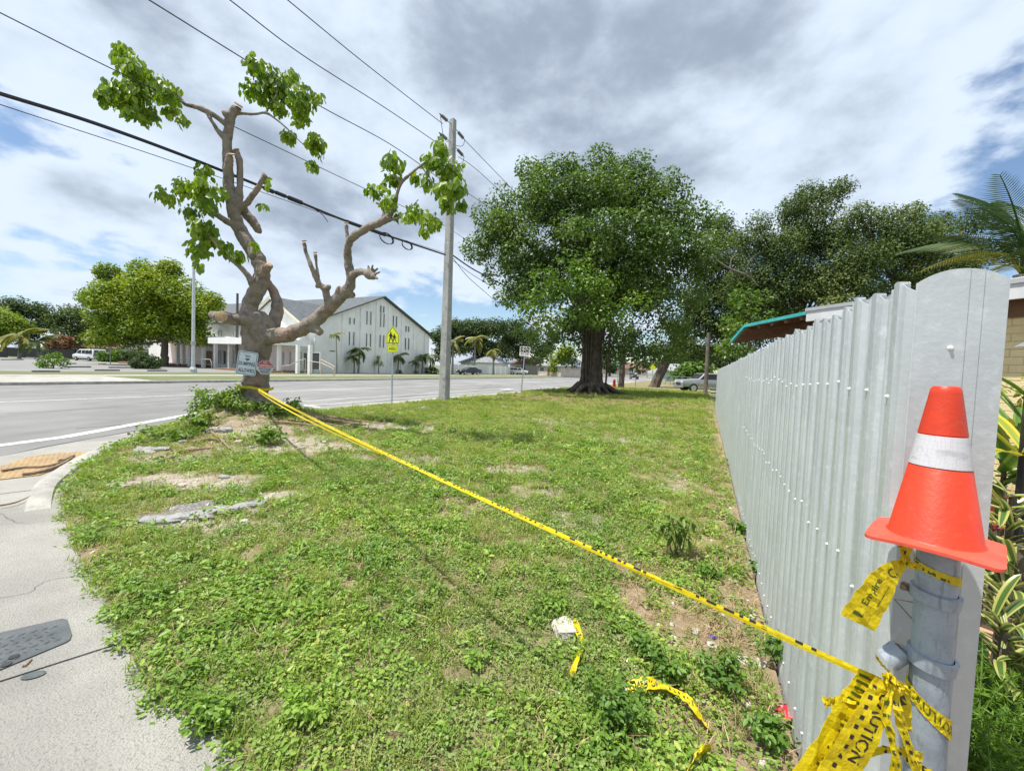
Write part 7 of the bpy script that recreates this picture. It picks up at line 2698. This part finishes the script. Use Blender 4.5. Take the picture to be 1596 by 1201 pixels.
pc = D(1592, 428, 8.5)
pe_ = empty('coconut_palm', (pc.x, pc.y, 0))
tag(pe_, 'coconut palm with long feathery fronds above the house roof', 'palm')
cz = Vector((0, 0, pc.z))
MB().tube([(0, 0, -.1), (.1, 0, pc.z * .5), (0, 0, pc.z)], [.17, .14, .12], 10).build('trunk', M_PTRUNK, pe_, smooth=True)
ML_COCO = leaf_mat('coconut_leaflet', (0.022, 0.055, 0.015), (0.065, 0.115, 0.028), (0.16, 0.17, 0.06), trans=0.12, rough=0.6, pos=0.4, noise_scale=0.8, spec=0.2)
CF = [big_frond('frond', ML_COCO, .55), big_frond('frond', ML_YPALM, 1.0), big_frond('frond', ML_COCO, .85)]
for az, elv, ln, k, rl in ((165, 84, 2.1, 0, 40), (190, 72, 2.0, 0, -20), (182, 42, 1.9, 1, 0), (195, 20, 1.6, 1, 0), (175, 58, 1.8, 2, 10), (60, 82, 2.3, 0, 0), (20, 60, 2.6, 0, 0), (-60, 45, 2.4, 2, 0), (100, 50, 2.5, 0, 0), (230, 35, 2.0, 2, 0), (270, 55, 2.2, 0, 0), (-20, 25, 2.3, 1, 0), (120, 88, 2.2, 0, 0), (280, 86, 2.1, 0, 30), (330, 80, 2.2, 0, 0)):
    o = bpy.data.objects.new('frond', CF[k])
    link(o, pe_)
    o.location = cz
    o.rotation_euler = (R(rl), -R(elv), R(az))
    o.scale = (ln, ln, ln)

lpz = D(1627, 540, 2.25)
gl = empty('garden_lamp', (lpz.x, lpz.y, 0))
tag(gl, 'black garden lamp post with a pale pyramid cap at the right edge', 'lamp post')
tz = lpz.z
MB().box((-.04, -.04, 0), (.04, .04, tz - .12)).build('post', M_CARK, gl, bevel=.006)
MB().box((-.045, -.045, tz - .12), (.045, .045, tz + .0)).build('lamp_glass', M_SIGNW2, gl, bevel=.004)
b = MB()
b.add([(-.075, -.075, tz), (.075, -.075, tz), (.075, .075, tz), (-.075, .075, tz), (0, 0, tz + .075)], [(0, 1, 4), (1, 2, 4), (2, 3, 4), (3, 0, 4), (3, 2, 1, 0)])
b.build('cap', M_STEEL, gl)


def strap_leaf_mat(name, mid, margin, tip=None, half=.5):
    m = bpy.data.materials.new(name)
    m.use_nodes = True
    n, l = m.node_tree.nodes, m.node_tree.links
    b_ = n['Principled BSDF']
    b_.inputs['Roughness'].default_value = .35
    at = n.new('ShaderNodeAttribute')
    at.attribute_name = 'edge'
    mx = n.new('ShaderNodeMix')
    mx.data_type = 'RGBA'
    l.new(maprange(n, l, at.outputs['Fac'], half - .12, half + .12), mx.inputs['Factor'])
    mx.inputs['A'].default_value = (*mid, 1)
    mx.inputs['B'].default_value = (*margin, 1)
    l.new(mx.outputs['Result'], b_.inputs['Base Color'])
    tr = n.new('ShaderNodeBsdfTranslucent')
    l.new(mx.outputs['Result'], tr.inputs[0])
    ms = n.new('ShaderNodeMixShader')
    ms.inputs[0].default_value = .3
    l.new(b_.outputs[0], ms.inputs[1])
    l.new(tr.outputs[0], ms.inputs[2])
    l.new(ms.outputs[0], n['Material Output'].inputs[0])
    MATS[name] = m
    return m


MS_VAR = strap_leaf_mat('variegated_strap_leaf', (0.085, 0.16, 0.028), (0.46, 0.46, 0.14))
MS_YEL = strap_leaf_mat('yellow_strap_leaf', (0.28, 0.34, 0.03), (0.60, 0.52, 0.05))
MS_DRK = strap_leaf_mat('dark_sword_leaf', (0.020, 0.050, 0.018), (0.05, 0.10, 0.03), half=.7)
MS_RED = strap_leaf_mat('red_croton_leaf', (0.30, 0.04, 0.05), (0.45, 0.10, 0.05))
MS_GRN = strap_leaf_mat('glossy_green_leaf', (0.075, 0.17, 0.02), (0.16, 0.27, 0.04))


def strap_mesh(name, m, arch, w=.09, belly=.45, lean=.55):
    V, F, Ed = [], [], []
    N_ = 9
    for i in range(N_ + 1):
        u = i / N_
        c = Vector((u * (lean + .45 * arch), 0, u * (1 - arch * .35) - arch * .62 * u * u))
        hw = w * (math.sin(math.pi * min(1, .12 + u * .88)) ** belly) * (1 if u < 1 else .02)
        for j in range(5):
            v = -1 + j * .5
            V.append(c + Vector((0, hw * v, abs(v) * hw * .45)))
            Ed.append(abs(v))
    for i in range(N_):
        for j in range(4):
            a = i * 5 + j
            F.append((a, a + 1, a + 6, a + 5))
    me = bpy.data.meshes.new(name)
    me.from_pydata([tuple(v) for v in V], [], F)
    me.update()
    me.polygons.foreach_set('use_smooth', [True] * len(F))
    me.materials.append(m)
    a = me.attributes.new('edge', 'FLOAT', 'POINT')
    a.data.foreach_set('value', np.array(Ed, dtype=np.float32))
    return me


def strap_plant(label, pos, ln, n_, m, w=.09, arch=(.5, 1.0), up_=(.2, 1.2), stem=.0, name='strap_leaved_plant', belly=.45):
    e = empty(name, pos)
    tag(e, label, 'plant')
    ms = [strap_mesh('leaf', m, a, w, belly, .08 if arch[0] <= .05 else .55) for a in (arch[0], (arch[0] + arch[1]) / 2, arch[1])]
    if stem:
        MB().tube([(0, 0, -.03), (.02, 0, stem)], [.016, .012], 7).build('stem', M_BARKD, e)
    for i in range(n_):
        o = bpy.data.objects.new('leaf', random.choice(ms))
        link(o, e)
        o.location = (random.uniform(-.02, .02), random.uniform(-.02, .02), stem * random.uniform(.55, 1))
        tl = .25 if arch[0] <= .05 else 1
        o.rotation_euler = (random.uniform(-.25, .25) * tl, -random.uniform(-.35, .45) * tl, i * 2.399 + random.uniform(-.3, .3))
        s = ln * random.uniform(.7, 1.15)
        o.scale = (s, s * random.uniform(.8, 1.1), s)
    return e


def gp(x, y, d, z=None):
    p = D(x, y, d)
    return Vector((p.x, p.y, p.z if z is None else z))


def planted(label, x, y, d, ln, n_, m, **kw):
    p = gp(x, y, d)
    return strap_plant(label, (p.x, p.y, 0), ln, n_, m, stem=max(.02, p.z), **kw)


planted('tall yellow-striped dracaena at cone height by the lamp post', 1572, 770, 1.75, .24, 34, MS_VAR, w=.065)
planted('variegated dracaena below the cone foot', 1585, 850, 1.55, .21, 34, MS_VAR, w=.07)
planted('variegated dracaena beside the dark sword leaf', 1560, 960, 1.35, .18, 34, MS_VAR, w=.075)
planted('yellow-edged dracaena low at the right edge', 1600, 960, 1.35, .18, 34, MS_VAR, w=.075)
planted('variegated dracaena cut by the right edge', 1612, 800, 1.8, .26, 30, MS_VAR, w=.065)
planted('long-leaved yellow plant arching behind the fence end', 1600, 700, 2.3, .75, 16, MS_YEL, w=.045, arch=(.6, 1.0))
planted('broad glossy green plant behind the fence end', 1562, 715, 2.7, .34, 14, MS_GRN, w=.11, arch=(.2, .7))
planted('green spiky plant against the yellow wall', 1600, 610, 3.0, .55, 18, MS_GRN, w=.05, arch=(.2, .7))
planted('red-leaved croton low beside the terracotta path', 1540, 790, 2.6, .16, 20, MS_RED, w=.12)
planted('red-leaved croton near the lamp post foot', 1588, 790, 2.9, .16, 18, MS_RED, w=.12)
p = gp(1548, 985, 1.3)
strap_plant('dark upright sword-leaf plant behind the steel post', (p.x, p.y, 0), .45, 5, MS_DRK, w=.075, arch=(.0, .12), name='sword_leaf_plant', stem=.30, belly=.6)
p = gp(1590, 1040, 1.25)
strap_plant('dark sword-leaf plant at the lower right edge', (p.x, p.y, 0), .50, 5, MS_DRK, w=.075, arch=(.0, .15), name='sword_leaf_plant', stem=.1, belly=.6)
ML_GOLD = leaf_mat('golden_shrub_leaf', (0.13, 0.17, 0.02), (0.42, 0.40, 0.06), (0.55, 0.45, 0.08), trans=.3, pos=.3, noise_scale=4)


def shrub_at(label, x, y, d, r, m, L, per, name='garden_shrub'):
    p = gp(x, y, d)
    e = empty(name, (p.x, p.y, 0))
    tag(e, label, 'shrub')
    B = clumps([(0, 0, p.z, r)], 20 / r, r * .22, r * .42, zmin=.05)
    leaf_cloud('foliage', B, per, L, m, e, six=True, droop=.2, wr=.25, shell=.2)
    MB().tube([(0, 0, -.05), (.03, 0, p.z * .5), (-.02, .02, p.z)], [.02, .015, .01], 6).build('stem', M_BARKD, e)
    return e


shrub_at('golden-leaved shrub under the yellow wall', 1572, 655, 3.1, .34, ML_GOLD, .10, 420)
shrub_at('second golden shrub half cut by the right edge', 1610, 640, 3.2, .34, ML_GOLD, .10, 420)
shrub_at('shady green shrub behind the yellow arching plant', 1550, 720, 3.3, .30, ML_OAKD, .10, 420)
# feathery asparagus fern: wiry stems with needles
MF = leaf_mat('asparagus_fern_needle', (0.06, 0.15, 0.012), (0.20, 0.34, 0.035), None, trans=.35, pos=.3, noise_scale=6)


def fern(label, x, y, d, ln, n_):
    p = gp(x, y, d)
    e = empty('asparagus_fern', (p.x, p.y, max(p.z - .1, 0)))
    tag(e, label, 'fern')
    C, A, N, Lg = [], [], [], []
    b = MB()
    for i in range(n_):
        a = random.uniform(0, 6.28)
        el = random.uniform(.4, 1.3)
        l_ = ln * random.uniform(.6, 1.1)
        pts = []
        for k in range(7):
            u = k / 6
            pts.append(Vector((math.cos(a) * math.cos(el), math.sin(a) * math.cos(el), math.sin(el))) * l_ * u - Vector((0, 0, l_ * .45 * u * u)))
        b.tube(pts, [.0018] * 6 + [.0008], 4)
        for k in range(90):
            u = .2 + .8 * k / 90
            x_ = u * 6
            j = min(int(x_), 5)
            c = pts[j].lerp(pts[j + 1], x_ - j)
            C.append(c)
            v = unit(1)[0]
            A.append(v)
            N.append(unit(1)[0])
            Lg.append(.028 * random.uniform(.6, 1.3) * (1.2 - .6 * u))
    b.build('stem', mat('fern_stem', (0.10, 0.17, 0.03), .7), e)
    V, F, k = leaf_arrays(np.array(C), np.array(A), np.array(N), np.array(Lg), np.array(Lg) * .07, False)
    np_mesh('needles', V, F, MF, e, attrs={'tint': np.repeat(RNG.random(len(C)), k)})
    return e


fern('bright feathery fern beside the fence end', 1530, 1075, 1.22, .38, 26)
fern('feathery fern in the lower right corner', 1560, 1150, 1.15, .36, 30)
fern('feathery fern at the very right edge', 1596, 1090, 1.25, .36, 24)
fern('dense feathery fern at the bottom behind the post', 1530, 1190, 1.1, .32, 26)
fern('feathery fern spilling at the bottom right', 1585, 1200, 1.1, .34, 26)

# ================================================================== small plants and litter of the lot
ML_SAP = leaf_mat('sapling_leaf', (0.10, 0.18, 0.03), (0.24, 0.33, 0.08), None, trans=.4, pos=.2, noise_scale=6)
sp0 = G(1055, 880)
e = empty('sapling', (sp0.x, sp0.y, .02))
tag(e, 'thin sapling with pale star-shaped leaf clusters in the lot', 'sapling')
B = []
for x, y in ((1058, 812), (1040, 822), (1075, 815), (1025, 818), (1062, 832), (1048, 805)):
    c = D(x, y, sp0.y) - e.location
    B.append((c.x, c.y, c.z, .07))
    MB().tube([(random.uniform(-.04, .04), 0, 0), c * .5 + Vector((.01, 0, .03)), c], [.006, .005, .003], 5).build('stem', M_BARKD, e)
leaf_cloud('foliage', np.array(B), 16 / .0049, .11, ML_SAP, e, six=True, droop=.5, wr=.17, shell=.1, up=.8)
ML_NET = leaf_mat('nettle_leaf', (0.06, 0.14, 0.02), (0.17, 0.29, 0.045), None, trans=.3, pos=.3, noise_scale=5)
for x, y, r, h, lb_ in ((1190, 905, .13, .18, 'upper leafy weed at the foot of the metal fence'), (1215, 1040, .17, .26, 'tall leafy weed at the foot of the metal fence, nearest the post'), (1125, 1075, .17, .22, 'bushy weed in the straw left of the tall fence weed'), (1035, 1060, .16, .15, 'low bushy weed beside the curling tape'),
                      (1000, 1030, .12, .14, 'small weed above the curling tape'), (1200, 1165, .12, .14, 'weed low beside the knotted tape ends'), (1150, 830, .16, .12, 'weed patch by the fence beyond the sapling'), (1100, 900, .14, .12, 'small weed right of the sapling'), (965, 1110, .2, .16, 'broad weed left of the torn tape')):
    weed(x, y, r * .72, h * .7, lb_, n=14, L=.030, m=ML_NET)
for x, y, r, h, lb_ in ((585, 890, .22, .14, 'darker weed tuft left of the lot centre'), (690, 830, .25, .14, 'grassy weed tuft near the stretched tape'), (480, 1120, .16, .20, 'tall grassy weed near the pavement edge'), (330, 1140, .14, .20, 'tall weed at the pavement edge, bottom left'), (240, 930, .2, .10, 'weed runner over the pavement edge'), (520, 760, .3, .15, 'weed tuft right of the dark rubble strip'), (860, 950, .2, .12, 'leafy weed left of the pale broken slab')):
    weed(x, y, r * .8, h * .5, lb_, n=14, L=.028, m=ML_CLOVER)

M_SLAB = mat('pale_limestone', (0.50, 0.46, 0.40), .9, (0.38, 0.35, 0.30), 9, bump=.6, bscale=40)
M_GREYS = mat('grey_rubble', (0.34, 0.34, 0.33), .9, (0.24, 0.24, 0.235), 12, bump=.6, bscale=40)
M_TARM = mat('old_tarmac', (0.09, 0.09, 0.092), .9, (0.16, 0.155, 0.15), 14, 0.4, 0.65, bump=.9, bscale=50)


def rock(label, x, y, w, d, h, m, rz=0.0, cat='stone', name='stone', group=None, flat=False, jag=.18):
    p = onlot(x, y)
    bm = bmesh.new()
    bmesh.ops.create_cube(bm, size=1)
    bmesh.ops.subdivide_edges(bm, edges=bm.edges[:], cuts=2, use_grid_fill=True)
    for v in bm.verts:
        n_ = v.co.normalized()
        k = .25 if flat else .55
        v.co = v.co.lerp(n_ * .62, k)
        v.co += Vector((random.uniform(-jag, jag), random.uniform(-jag, jag), random.uniform(-jag, jag) * .5)) * .6
        v.co = Vector((v.co.x * w, v.co.y * d, v.co.z * h))
    me = bpy.data.meshes.new(name)
    bm.to_mesh(me)
    bm.free()
    me.materials.append(m)
    o = bpy.data.objects.new(name, me)
    COL.objects.link(o)
    o.location = (p.x, p.y, p.z + h * .25)
    o.rotation_euler = (random.uniform(-.1, .1), random.uniform(-.1, .1), rz)
    tag(o, label, cat, group)
    return o


rock('pale broken concrete slab lying in the grass', 880, 985, .12, .15, .06, M_SLAB, .3, 'slab', 'broken_slab', flat=True)
rock('flat grey paving stone on the rubble by the kerb', 228, 703, .26, .30, .05, M_GREYS, .5, 'slab', 'broken_slab', flat=True)
rock('small pale block right of the grey paving stone', 253, 701, .18, .17, .05, M_GREYS, .2, 'stone', flat=True)
rock('rounded grey stone below the pruned tree', 352, 672, .2, .15, .09, M_GREYS, .2)
rock('pale chunk of limestone in front of the tree roots', 330, 672, .2, .16, .1, M_SLAB, .8)
for x, y, w, lb_ in ((1160, 1032, .07, 'pale stone by the fence weed'), (1110, 1008, .06, 'small pale stone in the straw'), (1186, 1036, .055, 'angular pale stone nearest the fence'), (985, 1085, .07, 'flat whitish stone by the torn tape'), (945, 1098, .06, 'flat whitish stone left of the torn tape'), (1178, 880, .10, 'bluish stone at the fence foot'), (1143, 908, .07, 'bluish stone right of the sapling'), (970, 972, .06, 'stone beside the straw patch'),
                     (1084, 985, .05, 'dark stone in the straw'), (658, 638, .25, 'white stone on the grass near the concrete pole'), (1172, 962, .05, 'small stone under the stretched tape'), (870, 1080, .03, 'white pebble in the weeds'), (560, 900, .03, 'white scrap in the weeds at the lot centre')):
    rock(lb_, x, y, w, w * .8, w * .45, M_SLAB if 'blu' not in lb_ else M_GREYS, random.uniform(0, 3))
q = G(318, 805)
for x, y, w, lb_ in ((255, 813, .30, 'leftmost chunk of broken grey paving in the lot'), (300, 806, .38, 'second chunk of broken grey paving from the left'), (345, 798, .34, 'third chunk of broken grey paving from the left'), (390, 789, .26, 'rightmost chunk of broken grey paving in the lot')):
    rock(lb_, x, y, w, w * .45, .06, M_GREYS, .3, 'rubble', 'tarmac_chunk', jag=.22)
for x, y in ((1010, 1010), (1150, 1060), (1125, 960), (1210, 1120), (1080, 940), (1165, 1100), (1230, 1080), (1050, 995)):
    rock('small pale limestone chip in the straw by the fence', x, y, .035, .03, .02, M_SLAB, random.uniform(0, 3), 'stone', 'stone_chip', 'limestone chips by the fence')
MOUND = ['grey', 'brown', 'pale']
for i, (x, y, w, lb_) in enumerate(((300, 700, .10, 'small pale stone left of the fallen branch'), (318, 712, .08, 'small stone below the fallen branch'), (372, 690, .12, 'pale stone in front of the middle root'), (392, 698, .09, 'small stone on the bare soil before the tree'), (440, 690, .12, 'grey stone on the bare soil right of the weed clump'), (470, 700, .10, 'pale stone on the bare soil under the stretched tape'), (505, 690, .09, 'small grey stone beside the stretched tape'), (285, 690, .12, 'brownish stone at the rubble heap by the kerb'), (240, 715, .10, 'low stone under the flat paving stone'), (350, 745, .10, 'pale stone in the upper bare strip'), (285, 758, .09, 'small stone in the upper bare strip'), (270, 830, .08, 'pale stone below the broken grey paving'), (380, 815, .09, 'pale stone right of the broken grey paving'))):
    rock(lb_, x, y, w, w * .75, w * .5, (M_SLAB, M_GREYS)[i % 2], random.uniform(0, 3))
# twigs, bottle, wrappers
M_TWIG = mat('dry_twig', (0.20, 0.13, 0.085), .9, (0.30, 0.22, 0.15), 20)


def twig(label, px, r, z=.03, group=None, m=None):
    pts = []
    for x, y in px:
        p = onlot(x, y)
        pts.append(p + Vector((0, 0, z)))
    a = pts[0].copy()
    q, rr_ = smooth_path([p - a for p in pts], [r] + [r * .8] * (len(pts) - 2) + [r * .4], 3)
    o = MB().tube(q, rr_, 6).build('stick', m or M_TWIG, loc=a)
    tag(o, label, 'stick', group)


twig('long bare stick lying across the tactile pad', [(3, 737), (40, 731), (75, 729), (112, 717)], .018)
twig('bundle twig along the ramp edge below the tactile pad', [(35, 743), (65, 738), (95, 727), (112, 716)], .025)
twig('dark root piece by the low kerb', [(95, 722), (108, 716), (116, 712)], .035)
twig('curved twig on the ramp slab', [(0, 792), (25, 787), (48, 777)], .010)
twig('pale fallen branch below the pruned tree', [(300, 692), (330, 686), (352, 690)], .035)
twig('brown branch lying in the rubble by the kerb', [(262, 712), (290, 705), (335, 700)], .03)
twig('reddish stick in the rubble by the kerb', [(248, 722), (270, 714), (280, 702)], .03)
twig('grey stick slanting down from the roots', [(330, 678), (345, 690), (358, 705)], .025, z=.06)
twig('dark stick in the straw near the sapling', [(1090, 898), (1108, 884), (1122, 870)], .012)
twig('straw stalk standing up by the fence', [(1090, 1100), (1130, 1085), (1160, 1090)], .004, z=.05)
twig('small dark twig on the pavement below the lid', [(37, 1040), (45, 1032), (50, 1028)], .008, z=.006)
for i in range(4):
    x = 440 + i * 28
    twig(('lowest', 'second', 'third', 'topmost')[i] + ' dry branch piled right of the pruned tree roots', [(x - 20, 660 - i * 3), (x + 30, 664 - i * 2), (x + 75, 672 - i * 3)], .03, z=.05)
bp_ = G(1190, 1155, .03)
e = empty('plastic_bottle', bp_, R(120))
tag(e, 'clear empty plastic bottle lying by the fence', 'bottle')
M_CLEAR = mat('clear_dusty_plastic', (0.62, 0.66, 0.68), .15, (0.45, 0.48, 0.5), 20, spec=.8)
Mx = Matrix.Rotation(math.pi / 2, 4, 'Y')
MB().lathe([(.012, -.07), (.026, -.065), (.028, -.02), (.025, -.01), (.028, 0), (.028, .045), (.012, .075), (.011, .085)], 14, M=Mx).build('body', M_CLEAR, e, smooth=True)
MB().lathe([(.013, .082), (.013, .096)], 12, M=Mx).build('cap', M_WHITE, e)
M_WRED = mat('red_wrapper', (0.55, 0.04, 0.06), .35, (0.6, 0.4, 0.4), 30, .5, .65)


def scrap(label, x, y, s, m, cat='litter', name='wrapper'):
    p = G(x, y, .05)
    N_ = 5
    vs = [p + Vector((s * (i / N_ - .5) + random.uniform(-.1, .1) * s, s * .7 * (j / N_ - .5), random.uniform(-.12, .16) * s)) for i in range(N_ + 1) for j in range(N_ + 1)]
    fs = [(i * (N_ + 1) + j, i * (N_ + 1) + j + 1, (i + 1) * (N_ + 1) + j + 1, (i + 1) * (N_ + 1) + j) for i in range(N_) for j in range(N_)]
    o = mesh_obj(name, [v - p for v in vs], fs, m, None, False, p)
    o.modifiers.new('film', 'SOLIDIFY').thickness = .0008
    tag(o, label, cat)


scrap('crumpled red and white wrapper in the straw by the fence', 1228, 1112, .10, M_WRED)
scrap('tiny blue plastic scrap in the straw', 1111, 992, .035, mat('blue_plastic', (0.03, 0.06, 0.35), .3))
scrap('clear plastic scrap on the straw', 980, 1036, .07, M_CLEAR)
scrap('light blue paper scrap in the weeds', 520, 941, .035, mat('sky_blue_paper', (0.10, 0.42, 0.55), .5))
scrap('orange dry leaf lying in the weeds', 530, 999, .04, mat('orange_dry_leaf', (0.50, 0.25, 0.10), .7), 'leaf', 'dry_leaf')
scrap('brown dry leaf near the broken grey paving', 428, 780, .10, mat('brown_dry_leaf', (0.42, 0.19, 0.09), .8), 'leaf', 'dry_leaf')
scrap('blue and white crushed bottle on the rubble by the kerb', 258, 692, .22, mat('faded_blue_plastic', (0.35, 0.45, 0.6), .4, (0.6, 0.64, 0.68), 9))
scrap('white paper scrap on the far grass', 868, 734, .10, M_WHITE)
scrap('teal scrap on the grass right of the tape', 838, 731, .09, mat('teal_paper', (0.15, 0.42, 0.42), .5))
